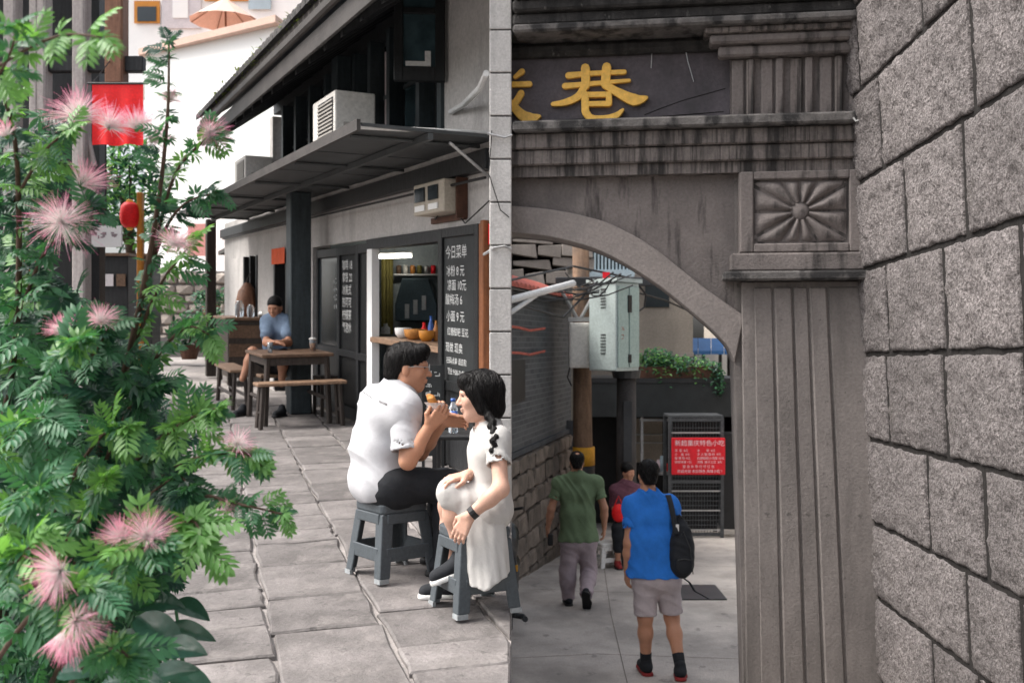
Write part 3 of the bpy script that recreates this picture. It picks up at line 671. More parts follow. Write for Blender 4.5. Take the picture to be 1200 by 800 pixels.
cr = root('dark_chest', ch, 'dark wooden chest table behind the man in blue', 'chest')
def cmap(x, y, z): return ch + UX * x + UY * y + Vector((0, 0, z + SL * UY.y * y))
MB(cmap).box(-.42, .42, -.55, .55, 0.12, 1.0).build('body', M['brown_wood'] if False else M['dark_leg'], cr, bevel=0.01)
MB(cmap).box(-.47, .47, -.6, .6, 1.003, 1.05).build('top', M['brown_wood'], cr, bevel=0.008)
for h_ in (0.55, 0.84): MB(cmap).box(-.40, .40, -.565, -.552, h_ - .11, h_ + .09).build('drawer', M['brown_wood'], cr, bevel=0.005)
for sx in (-1, 1):
    for sy in (-1, 1): MB(cmap).box(sx*.38 - .04, sx*.38 + .04, sy*.5 - .04, sy*.5 + .04, 0, 0.119).build('foot', M['dark_leg'], cr)
for k, (dx, dy, r_, hh, mm, nm) in enumerate(((-.22, -.4, .07, .26, 'clear', 'glass jar'), (-.05, -.42, .06, .2, 'clear', 'glass jar'), (.2, -.3, .12, .1, 'steel', 'steel pan'))):
    p = cmap(dx, dy, 1.052)
    MB().lathe(p, [(r_ * .8, 0), (r_, .02), (r_, hh * .75), (r_ * .6, hh * .9), (r_ * .62, hh)], 14).build('glass_jar' if k < 2 else 'steel_pan', M[mm], smooth=True,
        label=['tall clear glass jar on the dark chest', 'short clear glass jar on the dark chest', 'shallow steel pan on the dark chest'][k], cat=nm)
# chair by the folding door
cc = gl_at(376, 488) + Vector((0.1, 0.25, 0))
chr_ = root('wooden_chair', cc, 'dark wooden chair with a solid back at the man\'s table', 'chair')
def kmap(x, y, z): return cc + UX * x + UY * y + Vector((0, 0, z))
MB(kmap).box(-.2, .2, -.2, .2, .44, .48).build('seat', M['dark_leg'], chr_, bevel=.008)
MB(kmap).box(.17, .2, -.19, .19, .56, .96).build('backrest', M['post_paint'], chr_, bevel=.008)
for sx in (-1, 1):
    for sy in (-1, 1): MB(kmap).box(sx*.18-.018, sx*.18+.018, sy*.18-.018, sy*.18+.018, 0, .96 if sx > 0 else .439).build('leg', M['dark_leg'], chr_)
def cup(p, label):
    r_ = root('tea_cup', p, label, 'cup')
    MB().lathe(p, [(.03, 0), (.042, .13), (.04, .132)], 14).build('cup', M['clear'], r_, smooth=True)
    MB().lathe(p + Vector((0, 0, .004)), [(.027, 0), (.036, .085)], 14).build('drink', M['tea'], r_, smooth=True)
    MB().lathe(p + Vector((0, 0, .133)), [(.045, 0), (.043, .012), (.02, .02)], 14).build('lid', M['rubber_white'], r_, smooth=True)
tz = 0.792
cup(tA + UX * .27 + UY * -.05 + Vector((0, 0, tz + SL * (.27 * UX.y - .05 * UY.y))), 'plastic cup of amber tea with white lid on the wooden table')
p = tA + UX * -.25 + UY * -.2 + Vector((0, 0, tz + SL * (-.25 * UX.y - .2 * UY.y)))
MB().lathe(p, [(.025, 0), (.033, .12), (.03, .12), (.023, .01)], 12).build('drinking_glass', M['clear'], smooth=True, label='empty clear glass on the wooden table', cat='glass')

# ------------------------------------------------------------------ far end of the upper lane
YB = 27.0
zb = gl(YB)
wh = root('white_building', at(235, 400, YB), 'tall plain white building closing the far end of the alley', 'building')
def wb(name, m_, x0, x1, y0, y1, d0=0.0, d1=0.0, parent=None, **k):     # y are photo rows: y0 top
    a = at(x0, y1, YB); b = at(x1, y0, YB)
    return MB().box(a.x, b.x, YB - d1, YB + 3 - d0, a.z, b.z).build(name, m_, parent or wh, **k)
q0, q1 = at(170, 46, 28.6), at(330, 46, 25.8)
MB().prism([(q0.x, q0.y), (q1.x, q1.y), (q1.x + 1, 31), (q0.x, 32)], gl(25) - .5, at(0, 46, YB).z, 'z').build('wall', M['white_paint'], wh)
MB().prism([(q0.x - .15, q0.y - .1), (q1.x - .1, q1.y - .25), (q1.x + 1, 31), (q0.x - .15, 32)], at(0, 46, YB).z + .003, at(0, 38, YB).z, 'z').build('coping', M['peach'], wh)
a = at(170, 38, YB + 2)
up = MB().box(at(120, 0, YB + 4).x, at(360, 0, YB + 4).x, YB + 4, YB + 6, a.z - 1, a.z + 6).build('upper_storey', M['white_paint'], wh)
for x0, x1, y0, y1, mm, nm in ((158, 188, 2, 28, 'window_orange', 'window_frame'), (162, 184, 9, 26, 'glass_dark', 'pane'), (190, 236, -14, 34, 'poster', 'poster_panel'), (203, 221, -6, 22, 'white_paint', 'poster_mark'), (240, 292, -14, 2, 'window_orange', 'window_frame'), (292, 318, -10, 12, 'pale_blue', 'pane')):
    d = {'window_frame': .06, 'pane': .08, 'poster_panel': .05, 'poster_mark': .07}[nm]
    q0 = at(x0, y1, YB + 4); q1 = at(x1, y0, YB + 4)
    MB().box(q0.x, q1.x, YB + 4 - d, YB + 4 - d + .03, q0.z, q1.z).build(nm, M[mm], wh)
# pale red banner on the white wall
MB().box(at(220, 0, 26.6).x, at(250, 0, 26.6).x, 26.6, 26.63, at(0, 300, 26.6).z, at(0, 262, 26.6).z).build('faded_banner', mat('pink_banner', (0.80, 0.36, 0.32), 0.8, 0.15, 3, 0), wh)
um = at(265, 45, YB + 1.5)
ur = root('patio_umbrella', um, 'peach patio umbrella on the white building terrace', 'umbrella')
g = MB(); n = 12
c = at(264, 8, YB + 1.5); rad = 0.98; apex = g.V(c + Vector((0, 0, .25)))
rim = [g.V(c + Vector((rad * math.cos(2*math.pi*k/n), rad * math.sin(2*math.pi*k/n), -.42))) for k in range(n)]
for k in range(n): g.face((apex, rim[k], rim[(k + 1) % n]))
g.build('canopy', M['peach'], ur, fix=False)
MB().tube([um + Vector((0, 0, 0)), c + Vector((0, 0, .24))], .03, 8).build('pole', M['brown_column'], ur)
for k in range(0, n, 2):
    t = 2*math.pi*k/n
    MB().tube([c + Vector((0, 0, .2)), c + Vector((rad * .97 * math.cos(t), rad * .97 * math.sin(t), -.44))], .012, 5).build('rib', M['brown_column'], ur)
# rubble wall with single stones
YR = 25.0
rb = root('rubble_wall', at(225, 400, YR), 'rough pale rubble stone wall at the foot of the white building', 'wall')
a = at(168, 408, YR); b = at(272, 316, YR)
MB().box(a.x, b.x, YR + .05, YR + .5, a.z - .3, b.z - .03).build('core', M['mortar'], rb)
rg = random.Random(9); z = a.z - .1
while z < b.z - .1:
    hh = rg.uniform(.16, .3); x = a.x
    while x < b.x - .1:
        ww = rg.uniform(.22, .48)
        bm = bmesh.new(); bmesh.ops.create_icosphere(bm, subdivisions=1, radius=1)
        me = bpy.data.meshes.new('stone')
        for vv in bm.verts:
            vv.co.x = math.copysign(abs(vv.co.x) ** .55, vv.co.x) * ww * .5; vv.co.z = math.copysign(abs(vv.co.z) ** .55, vv.co.z) * hh * .5; vv.co.y *= .14 * rg.uniform(.7, 1.2)
        bm.to_mesh(me); bm.free(); me.materials.append(M['rubble'])
        link_mesh('stone', me, (x + ww / 2, YR + .03, z + hh / 2), rb); x += ww * .98
    z += hh * .97
# steps at the end
m_ = MB()
for k in range(3):
    m_.box(at(150, 0, 23).x, at(262, 0, 23).x, 22.5 + k * .45, 24.9, gl(22.5) - .1 + k * .15, gl(22.5) + .12 + k * .15)
m_.build('stone_steps', M['paver'], label='low stone steps below the rubble wall', cat='steps')

# timber house on the left side of the lane
tw = root('timber_house', (-5.6, 13, gl(13)), 'dark timber house with grey columns behind the pink flowering shrub', 'building')
def tb_(name, m_, x0, x1, y0, y1, z0, z1, parent=None, **k): return MB().box(x0, x1, y0, y1, z0, z1).build(name, m_, parent or tw, **k)
YT = 12.0
def px_(x, Y=YT): return (x - 600) / F * Y
tb_('back_wall', M['dark_wood'], px_(-260), px_(52), YT + 1.6, YT + 1.8, 0.4, 8)
for k, (x0, x1, mm) in enumerate(((-60, -38, 'grey_column'), (8, 22, 'grey_column'), (38, 48, 'grey_column'), (47, 57, 'grey_column'), (88, 103, 'grey_column'), (126, 147, 'brown_column'))):
    tb_('column', M[mm], px_(x0), px_(x1), YT - .1, YT + .12, gl(YT) if mm != 'brown_column' else at(0, 100, YT).z, 7.6, bevel=.02)
for k in range(5):
    x0 = -190 + k * 46
    tb_('door_leaf', M['door_wood'], px_(x0), px_(x0 + 42), YT + 1.4, YT + 1.5, 0.7, 3.6, bevel=.01)
tb_('lintel', M['dark_wood'], px_(-260), px_(168), YT - .02, YT + .1, at(0, 72, YT).z - .12, at(0, 66, YT).z, bevel=.01)
tb_('lintel', M['dark_wood'], px_(-260), px_(84), YT + .3, YT + .4, 3.5, 3.7)
MB().tube([(px_(95), YT + .05, 4.2), (px_(110), YT + .02, 3.6)], .03, 6).build('brace', M['grey_column'], tw)
tb_('slab', M['grey_column'], px_(-260), px_(155), YT - .5, YT + 1.7, 7.4, 7.6)
# red lanterns and the small sign
def lantern(px, py, Y, r_, hh, label, nm='red_lantern'):
    c = at(px, py, Y); q = root('red_lantern', c + Vector((0, 0, -hh)), label, 'lantern', 'red lanterns')
    g = MB(); prof = []
    for j in range(9):
        t = -1 + 2 * j / 8; prof.append((r_ * (.55 + .45 * math.sqrt(max(0, 1 - t * t))), t * hh))
    g.lathe(c, prof, 20).build('shade', M[nm], q, smooth=True)
    MB().lathe(c + Vector((0, 0, hh)), [(r_ * .36, 0), (r_ * .36, .03), (r_ * .2, .04)], 12).build('cap', M['gold'], q)
    MB().lathe(c + Vector((0, 0, -hh - .05)), [(r_ * .2, .01), (r_ * .36, .03), (r_ * .36, .049)], 12).build('base_ring', M['gold'], q)
    MB().tube([c + Vector((0, 0, hh + .05)), c + Vector((0, 0, hh + .5))], .008, 5).build('cord', M['black'], q)
bn0, bn1 = at(108, 170, 11.4), at(168, 98, 11.4)
bnr = root('red_banner', bn0, 'bright red cloth banner hanging behind the pink blossoms', 'banner')
q = MB(); q.sheet([[(bn0.x + (bn1.x - bn0.x) * i / 12, 11.4 + .025 * math.sin(i * 1.3) * (1 - j / 5), bn0.z + (bn1.z - bn0.z) * j / 5 + .01 * math.sin(i * .9) * (j == 0)) for i in range(13)] for j in range(6)])
q.build('cloth', M['red_lantern'], bnr, smooth=True, fix=False)
MB().tube([(bn0.x - .05, 11.4, bn1.z), (bn1.x + .05, 11.4, bn1.z)], .014, 6).build('rod', M['dark_wood'], bnr)
for xx in (bn0.x, bn1.x): MB().tube([(xx, 11.4, bn1.z), (xx, 11.9, at(0, 72, 11.9).z)], .006, 5).build('cord', M['black'], bnr)
lantern(152, 252, 14.0, .13, .17, 'small red lantern above the white shop sign')
lantern(35, 320, 10.5, .10, .13, 'small red lantern low behind the shrub leaves')
sg = at(124, 277, 12.6)
sr = root('shop_sign', sg + Vector((0, 0, -.2)), 'small white hanging shop sign with pale mauve lettering', 'sign')
MB().box(sg.x - .20, sg.x + .20, 12.58, 12.62, sg.z - .13, sg.z + .13).build('board', M['white_paint'], sr, bevel=.005)
FSG = Frame((sg.x - .17, 12.58, sg.z), (1, 0), (0, -1))
scribble(FSG, 'lettering', M['mauve_cloth'], sr, 0, .36, [0], .001, .11, 3, .16, .05)
MB().tube([(sg.x, 12.6, sg.z + .13), (sg.x, 12.6, sg.z + 1.2)], .01, 5).build('cord', M['black'], sr)
tb_('orange_post', M['window_orange'], px_(160, 14), px_(166, 14), 14, 14.1, gl(14), at(0, 225, 14).z, bevel=.01)
# shop clutter under the lanterns
for k, (x0, x1, y0, y1, Y, mm, lb) in enumerate(((105, 150, 300, 372, 17, 'dark_wood', 'dark wooden shop cabinet under the small lantern'), (128, 178, 300, 345, 20, 'door_wood', 'black shop counter in front of the white building'))):
    q0 = at(x0, y1, Y); q1 = at(x1, y0, Y)
    rr = root('shop_counter', (q0.x, Y, gl(Y)), lb, 'counter')
    MB().box(q0.x, q1.x, Y, Y + .5, gl(Y), q1.z).build('body', M[mm], rr, bevel=.01)
    MB().box(q0.x - .03, q1.x + .03, Y - .03, Y + .53, q1.z + .002, q1.z + .05).build('top', M['brown_wood'], rr)
    for j in range(3): MB().box(q0.x + .05 + j * .2, q0.x + .2 + j * .2, Y - .02, Y - .002, q1.z - .5, q1.z - .3).build('panel', M['poster'] if j % 2 else M['brown_wood'], rr)

# ================================================================== THE LOWER LANE AND ITS GATE (right)
m = MB()
ysl = [-6, 0, 4, 8, 12, 16, 20, 26, 60]
m.sheet([[(-0.42, y, gr(min(y, 26))), (3.2, y, gr(min(y, 26))), (14, y, gr(min(y, 26)))] for y in ysl])
llane = m.build('lower_lane', M['concrete_lane'], kind='structure', label='worn grey concrete lane running through the stone gate')

GA = Frame((0, 7.3, H), (0.99, -0.139), (-0.139, -0.99))
def g2(px, py, w=0.0): return GA.uv(px, py, w)
gate = root('stone_gateway', GA(2.0, -0.2, gr(7.0) - H), 'weathered grey stone archway with gold characters, rosette block and fluted pilaster', 'gateway')
inner_px = [(600, 272), (640, 276), (675, 284), (700, 292), (725, 304), (750, 319), (775, 336), (800, 356), (825, 377), (843, 394), (855, 408), (861, 424)]
outer_px = [(600, 241), (650, 246), (700, 257), (725, 267), (750, 280), (775, 297), (800, 317), (825, 337), (845, 351), (872, 370)]
inner = [g2(*p) for p in inner_px]; outer = [g2(*p) for p in outer_px]
def smooth_poly(pts, n=4):
    out = []
    for i in range(len(pts) - 1):
        p0 = pts[max(i-1, 0)]; p1 = pts[i]; p2 = pts[i+1]; p3 = pts[min(i+2, len(pts)-1)]
        for k in range(n):
            t = k / n
            out.append(tuple(0.5 * ((2*p1[d]) + (-p0[d]+p2[d])*t + (2*p0[d]-5*p1[d]+4*p2[d]-p3[d])*t*t + (-p0[d]+3*p1[d]-3*p2[d]+p3[d])*t**3) for d in (0, 1)))
    return out + [pts[-1]]
inner = smooth_poly(inner); outer = smooth_poly(outer)
inner[0] = (0.0, inner[0][1]); outer[0] = (0.0, outer[0][1])
inner.insert(0, (-0.1, inner[0][1])); outer.insert(0, (-0.1, outer[0][1]))
TH = -0.50
hb = -3.2
def strip_prism(lowc, highc, w0, w1):       # region between two curves as a solid, front and back
    q = MB(GA); n = len(lowc)
    ids = [[q.V((c[0], w, c[1])) for c in cv] for w in (w0, w1) for cv in (lowc, highc)]
    for i in range(n - 1):
        for a, b in ((0, 1), (2, 3), (0, 2), (1, 3)): q.face((ids[a][i], ids[a][i+1], ids[b][i+1], ids[b][i]))
    for e in (0, n - 1): q.face((ids[0][e], ids[1][e], ids[3][e], ids[2][e]))
    return q
hi = [(c[0], 1.20) for c in inner]
strip_prism(inner, hi, TH, -0.05).build('spandrel', M['gate_stone'], gate)
jb = inner[-1]
MB(GA).prism([(jb[0] + .001, 1.20), (2.62, 1.20), (2.72, hb), (1.645, hb), (jb[0] + .001, jb[1])], TH, -0.045).build('jamb', M['gate_pilaster'], gate)
# archivolt
def resample(cv, n):
    d = [0]
    for a, b in zip(cv[:-1], cv[1:]): d.append(d[-1] + math.hypot(b[0]-a[0], b[1]-a[1]))
    out = []
    for k in range(n):
        t = d[-1] * k / (n - 1); i = max(j for j in range(len(d)) if d[j] <= t + 1e-9); i = min(i, len(cv) - 2)
        f = (t - d[i]) / max(1e-9, d[i+1] - d[i]); out.append((cv[i][0] + (cv[i+1][0]-cv[i][0])*f, cv[i][1] + (cv[i+1][1]-cv[i][1])*f))
    return out
ri = resample([(c[0], c[1] - 0.004) for c in inner], 44); ro = resample(outer, 44)
strip_prism(ri, ro, -0.30, 0.0).build('archivolt', mat('archivolt', (0.25, 0.222, 0.208), 0.85, 0.12, 2.5, 0.35, 50, stain=[((0.15, 0.135, 0.13), (3, 3, 3), 0.5, 0.75, 0.6)]), gate, bevel=0.006)
# pilaster with grooves
def qd(h, f):      # pilaster widens towards its foot as the photographed one does
    t = (0.41 - h) / 2.8
    L0, R0, L1, R1 = 1.60, 2.42, 1.635, 2.59
    return (L0 + (L1 - L0) * t) * (1 - f) + (R0 + (R1 - R0) * t) * f
def vstrip(name, f0, f1, w0, w1, h0, h1, mm, bevel=0.006, parent=None):
    q = MB(GA)
    P = [(qd(h0, f0), h0), (qd(h0, f1), h0), (qd(h1, f1), h1), (qd(h1, f0), h1)]
    q.prism(P, w0, w1); return q.build(name, mm, parent or gate, bevel=bevel)
vstrip('pilaster', 0.0, 1.0, -0.044, 0.03, hb, 0.41, M['gate_pilaster'])
fl = [(0.10, 0.245), (0.262, 0.405), (0.42, 0.53), (0.546, 0.685), (0.70, 0.985)]
for k, (a, b) in enumerate(fl):
    vstrip('flute_rib', a, b, 0.031, 0.046 + 0.008 * (k % 2), hb, 0.37, M['gate_pilaster'], bevel=0.011)
# impost
def gb(name, mm, s0, s1, w0, w1, h0, h1, **k):
    if s0 < 0 and w1 > .12: s0 = .142 * w1 + .001
    return MB(GA).box(s0, s1, w0, w1, h0, h1).build(name, mm, gate, **k)
gb('impost', M['gate_ledge'], 1.47, 2.62, -0.04, 0.17, 0.413, 0.475, bevel=0.012)
gb('impost', M['gate_stone'], 1.52, 2.58, -0.04, 0.12, 0.477, 0.60, bevel=0.012)
# rosette block
gb('rosette_block', M['gate_stone'], 1.58, 2.56, -0.04, 0.06, 0.602, 1.158, bevel=0.006)
for s0, s1, h0, h1 in ((1.585, 1.675, .605, 1.155), (2.305, 2.55, .605, 1.155), (1.675, 2.305, .605, .665), (1.675, 2.305, 1.10, 1.155)):
    gb('rosette_frame', M['gate_stone'], s0, s1, 0.061, 0.10, h0, h1, bevel=0.008)
rc = (1.985, 0.885)
for k in range(12):
    t0 = math.radians(30 * k + 2); t1 = math.radians(30 * k + 28); tm_ = (t0 + t1) / 2
    def reach(t):
        cx, sy = abs(math.cos(t)), abs(math.sin(t))
        return min(0.305 / max(cx, 1e-4), 0.205 / max(sy, 1e-4))
    q = MB(GA); NR, NA = 8, 6; g_ = []
    for i in range(NR + 1):
        row = []
        for j in range(NA + 1):
            a = t0 + (t1 - t0) * j / NA
            rmax = reach(a); fr = i / NR
            rr = 0.06 + (rmax - 0.06) * fr
            bul = math.sin(math.pi * min(1, max(0, j / NA))) ** 0.7
            z_ = 0.063 + bul * (0.012 + 0.030 * math.sin(math.pi * min(1, 0.18 + 0.80 * fr)) ** 0.8)
            if i == NR: z_ = 0.062
            row.append((rc[0] + rr * math.cos(a), z_, rc[1] + rr * math.sin(a)))
        g_.append(row)
    q.sheet(g_).build('petal', M['gate_stone'], gate, smooth=True)
q = MB(GA); g_ = []
for i in range(5):
    t = math.pi / 2 * i / 4
    g_.append([(rc[0] + .066 * math.cos(t) * math.cos(2*math.pi*j/16), .063 + .03 * math.sin(t), rc[1] + .066 * math.cos(t) * math.sin(2*math.pi*j/16)) for j in range(17)])
q.sheet(g_).build('rosette_boss', M['gate_stone'], gate, smooth=True)
# entablature band, ledge
gb('fascia_band', M['gate_band'], -0.1, 2.62, -0.48, 0.05, 1.16, 1.235)
gb('fascia_band', M['gate_band'], -0.1, 2.62, -0.48, 0.09, 1.237, 1.345, bevel=0.01)
gb('fascia_band', M['gate_band'], -0.1, 2.62, -0.48, 0.12, 1.347, 1.455, bevel=0.01)
gb('ledge', M['gate_ledge'], -0.1, 2.62, -0.5, 0.19, 1.457, 1.53, bevel=0.014)
# name panel
gb('name_panel', M['gate_panel'], -0.1, 1.55, -0.45, -0.10, 1.532, 2.12)
gb('panel_cove', M['gate_black'], -0.1, 2.62, -0.45, -0.02, 2.03, 2.125, bevel=0.03)
# capital
gb('capital_block', M['gate_stone'], 1.53, 2.62, -0.45, 0.0, 1.532, 2.02)
for k in range(9):
    s0 = 1.535 + k * 0.098
    gb('flute_rib', M['gate_band'] if k % 3 == 1 else M['gate_stone'], s0, s0 + (0.052 if k % 2 else 0.083), 0.001, 0.028 + 0.02 * (k % 2), 1.54, 1.94, bevel=0.01)
gb('capital_cornice', M['gate_stone'], 1.44, 2.62, -0.01, 0.10, 1.945, 2.02, bevel=0.014)
gb('capital_cornice', M['gate_stone'], 1.38, 2.62, -0.01, 0.15, 2.022, 2.085, bevel=0.014)
gb('capital_cornice', M['gate_band'], 1.34, 2.62, -0.01, 0.18, 2.087, 2.128, bevel=0.01)
# crowning cornice
for k, (h0, h1, w1, mm) in enumerate(((2.13, 2.185, .24, 'gate_ledge'), (2.187, 2.27, .20, 'gate_black'), (2.272, 2.35, .25, 'gate_black'), (2.352, 2.46, .30, 'gate_black'), (2.462, 2.75, .26, 'gate_black'), (2.752, 2.95, .34, 'gate_black'))):
    gb('cornice', M[mm], -0.1, 2.62, -0.5, w1, h0, h1, bevel=0.015)
gb('cornice_core', M['gate_black'], -0.1, 2.55, -0.46, 0.11, 2.14, 2.94)
# gold characters: swelling brush strokes cut from sheet
def stroke(mb, pts, w):
    P = [Vector(g2(600 + x / 6, 40 + y / 6, -0.05)) for x, y, _ in pts]; hw = [q_[2] / 6 * 7.3 / F for q_ in pts]
    sm = []; hs = []
    n = 6 if len(pts) > 2 else 2
    for i in range(len(P) - 1):
        p0, p1, p2, p3 = P[max(i-1,0)], P[i], P[i+1], P[min(i+2,len(P)-1)]
        for k in range(n):
            t = k / n
            sm.append(0.5 * ((2*p1) + (-p0+p2)*t + (2*p0-5*p1+4*p2-p3)*t*t + (-p0+3*p1-3*p2+p3)*t**3)); hs.append(hw[i] + (hw[i+1]-hw[i])*t)
    sm.append(P[-1]); hs.append(hw[-1])
    Lp, Rp = [], []
    for i, p in enumerate(sm):
        t = (sm[min(i+1, len(sm)-1)] - sm[max(i-1, 0)]).normalized(); nn = Vector((-t.y, t.x))
        Lp.append(p + nn * hs[i]); Rp.append(p - nn * hs[i])
    def capa(c, d, r_, sgn):
        a0 = math.atan2(d.y, d.x); return [c + Vector((math.cos(a0 + sgn * a), math.sin(a0 + sgn * a))) * r_ for a in (math.pi/2, math.pi/4, 0, -math.pi/4, -math.pi/2)][1:-1]
    t0 = (sm[0] - sm[1]).normalized(); t1 = (sm[-1] - sm[-2]).normalized()
    poly = Lp + capa(sm[-1], t1, hs[-1], 1) + Rp[::-1] + capa(sm[0], t0, hs[0], 1)
    mb.prism([tuple(p) for p in poly], -0.098, w)
xiang = [[(395, 288, 24), (560, 272, 17), (790, 262, 17)], [(370, 362, 22), (560, 345, 17), (825, 322, 12)], [(515, 235, 32), (517, 360, 30)],
         [(520, 340, 28), (470, 430, 27), (380, 475, 24), (285, 490, 15)], [(665, 228, 32), (655, 350, 32)], [(655, 355, 26), (740, 405, 30), (860, 460, 42), (945, 445, 14)],
         [(515, 425, 20), (680, 422, 20)], [(680, 425, 22), (682, 485, 22)], [(515, 490, 18), (680, 488, 20)], [(513, 425, 27), (515, 545, 27)],
         [(515, 545, 27), (560, 592, 26), (660, 594, 25), (735, 570, 22), (780, 530, 10)]]
jing = [[(18, 298, 14), (68, 258, 22)], [(-60, 352, 20), (122, 347, 20)], [(62, 412, 24), (20, 480, 24), (-50, 560, 18)], [(-10, 480, 24), (60, 560, 36), (125, 590, 42), (192, 575, 12)]]
for ch_, lb in ((xiang, 'gold carved character'), (jing, 'gold carved character cut by the pier')):
    mb = MB(GA)
    for i, st in enumerate(ch_): stroke(mb, st, -0.062 + 0.0012 * i)
    mb.build('gold_character', M['gold'], gate, bevel=0.005, seg=2)
# hairline cracks and stray wires on the panel
for pts in ([(755, 135), (775, 127), (800, 118), (850, 104)], [(640, 142), (690, 139), (760, 138), (848, 131)], [(805, 66), (808, 80), (814, 96)]):
    MB(GA).tube([(*((lambda u: (u[0], -0.099, u[1]))(g2(x, y, -0.1))),) for x, y in pts], 0.003, 5).build('crack', M['crack'], gate)
for pts in ([(770, 47), (764, 60), (763, 80)], [(812, 42), (803, 56), (806, 72), (813, 96)]):
    MB(GA).tube([(*((lambda u: (u[0], -0.07, u[1]))(g2(x, y, -0.07))),) for x, y in pts], 0.0035, 5).build('stray_wire', M['steel'], gate)
hk = [(1.0 * u_[0], .2, u_[1]) for u_ in (g2(1000, 138, .2), g2(1003, 142, .2), g2(1007, 141, .2))]
MB(GA).tube(hk, .006, 6).build('hook', M['pipe_white'], gate)

# ------------------------------------------------------------------ rusticated side wall, every block its own mesh
c0 = GA(2.395, 0.0, 0)
class Leaning(Frame):      # the old wall leans a little over the lane
    def __call__(self, s, w, h): return Frame.__call__(self, s, w + 0.047 * h, h)
WA = Leaning((c0.x, c0.y, H), (-0.0545, -1), (-1, 0.0545), 0.0208)
swall = root('block_wall', WA(2, 0, gr(5) - H), 'wall of large rough hammered grey stone blocks beside the gate', 'wall')
hs_ = [WA.uv(*p)[1] for p in ((1002, 122), (1010, 217), (1017, 315), (1017, 415), (1022, 517), (1027, 620), (1037, 720))]
dh = (hs_[0] - hs_[-1]) / 6
hs_ = [hs_[0] + dh * k for k in (4, 3, 2, 1)] + hs_ + [hs_[-1] - dh * k for k in (1, 2, 3, 4)]
mids = {3: (60, [1020, 1097, 1215]), 4: (150, [1042, 1153, 1275]), 5: (270, [1066, 1137, 1235]), 6: (365, [1040, 1107, 1198]), 7: (466, [1035, 1102, 1196]), 8: (580, [1077, 1142, 1193, 1262]), 9: (690, [1116, 1178, 1248]), 10: (770, [1073, 1125, 1200])}
rgb = random.Random(21)
def rough_block(s0, s1, h0, h1, seed):
    g = 0.012; s0 += g * 2.9; s1 -= g * 2.9; h0 += g * 1.35; h1 -= g * 1.35
    st = 0.016
    ns = max(5, int((s1 - s0) / st)); nh = max(5, int((h1 - h0) / st))
    q = MB(WA); off = Vector((seed * 3.7, seed * 1.3, 0)); lift = rgb.uniform(-.008, .01)
    rows = []
    for i in range(-1, ns + 2):
        row = []
        for j in range(-1, nh + 2):
            a = min(max(i / ns, 0), 1); b = min(max(j / nh, 0), 1)
            s = s0 + (s1 - s0) * a; h = h0 + (h1 - h0) * b
            e = min(a * (s1 - s0), (1 - a) * (s1 - s0), b * (h1 - h0), (1 - b) * (h1 - h0))
            out = i in (-1, ns + 1) or j in (-1, nh + 1)
            p = Vector((s, h, 0)) + off
            jit = mnoise.noise(p * 9) * 0.010 + mnoise.noise(p * 27) * .006
            if out: w = -0.05
            else:
                dome = 0.014 * min(1, (e / 0.09)) ** 0.6
                w = -0.008 + lift * .3 + dome + 0.017 * min(1, e / .03) * mnoise.noise(p * 12) + 0.011 * min(1, e / .02) * mnoise.noise(p * 33) + .006 * mnoise.noise(p * 60) + 0.006 * mnoise.noise(p * 5)
            row.append((s + (jit if e < .02 else 0), w, h + (jit if e < .02 else 0)))
        rows.append(row)
    return q.sheet(rows).build('stone_block', M['block'], swall, smooth=True)
for ci in range(len(hs_) - 1):
    top, bot = hs_[ci], hs_[ci + 1]
    if ci in mids:
        yy, xs = mids[ci]; js = [WA.uv(x, yy)[0] for x in xs]
    else: js = [rgb.uniform(.3, .9), rgb.uniform(1.1, 1.6), rgb.uniform(1.9, 2.3)]
    js = [-0.12] + js
    while js[-1] < 3.6: js.append(js[-1] + rgb.uniform(.5, .95))
    for a, b in zip(js[:-1], js[1:]): rough_block(a, b, bot, top, ci * 10 + a)
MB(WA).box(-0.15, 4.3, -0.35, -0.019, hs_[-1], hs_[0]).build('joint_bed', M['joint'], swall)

# ------------------------------------------------------------------ beyond the gate
# left: dark brick wall over rough stone
p0 = Vector((-0.10, 12.8)); p1 = Vector((1.03, 17.3))
BW = Frame((p0.x, p0.y, 0), p1 - p0, (p1.y - p0.y, -(p1.x - p0.x)), 0)
LB = (p1 - p0).length
bm_ = bpy.data.materials.new('brick_courses'); bm_.use_nodes = True
nt = bm_.node_tree; P = nt.nodes['Principled BSDF']
tc = nt.nodes.new('ShaderNodeTexCoord'); sx_ = nt.nodes.new('ShaderNodeSeparateXYZ'); nt.links.new(tc.outputs['Object'], sx_.inputs[0])
cb = nt.nodes.new('ShaderNodeCombineXYZ'); nt.links.new(sx_.outputs[1], cb.inputs[0]); nt.links.new(sx_.outputs[2], cb.inputs[1])
bk = nt.nodes.new('ShaderNodeTexBrick'); nt.links.new(cb.outputs[0], bk.inputs['Vector'])
bk.inputs['Color1'].default_value = (0.07, 0.075, 0.08, 1); bk.inputs['Color2'].default_value = (0.04, 0.045, 0.05, 1); bk.inputs['Mortar'].default_value = (0.10, 0.105, 0.11, 1)
bk.inputs['Scale'].default_value = 1.0; bk.inputs['Brick Width'].default_value = 0.25; bk.inputs['Row Height'].default_value = 0.075; bk.inputs['Mortar Size'].default_value = 0.008
nt.links.new(bk.outputs['Color'], P.inputs['Base Color']); P.inputs['Roughness'].default_value = .8
bpn = nt.nodes.new('ShaderNodeBump'); bpn.inputs['Strength'].default_value = .5; nt.links.new(bk.outputs['Fac'], bpn.inputs['Height']); bpn.invert = True; nt.links.new(bpn.outputs[0], P.inputs['Normal'])
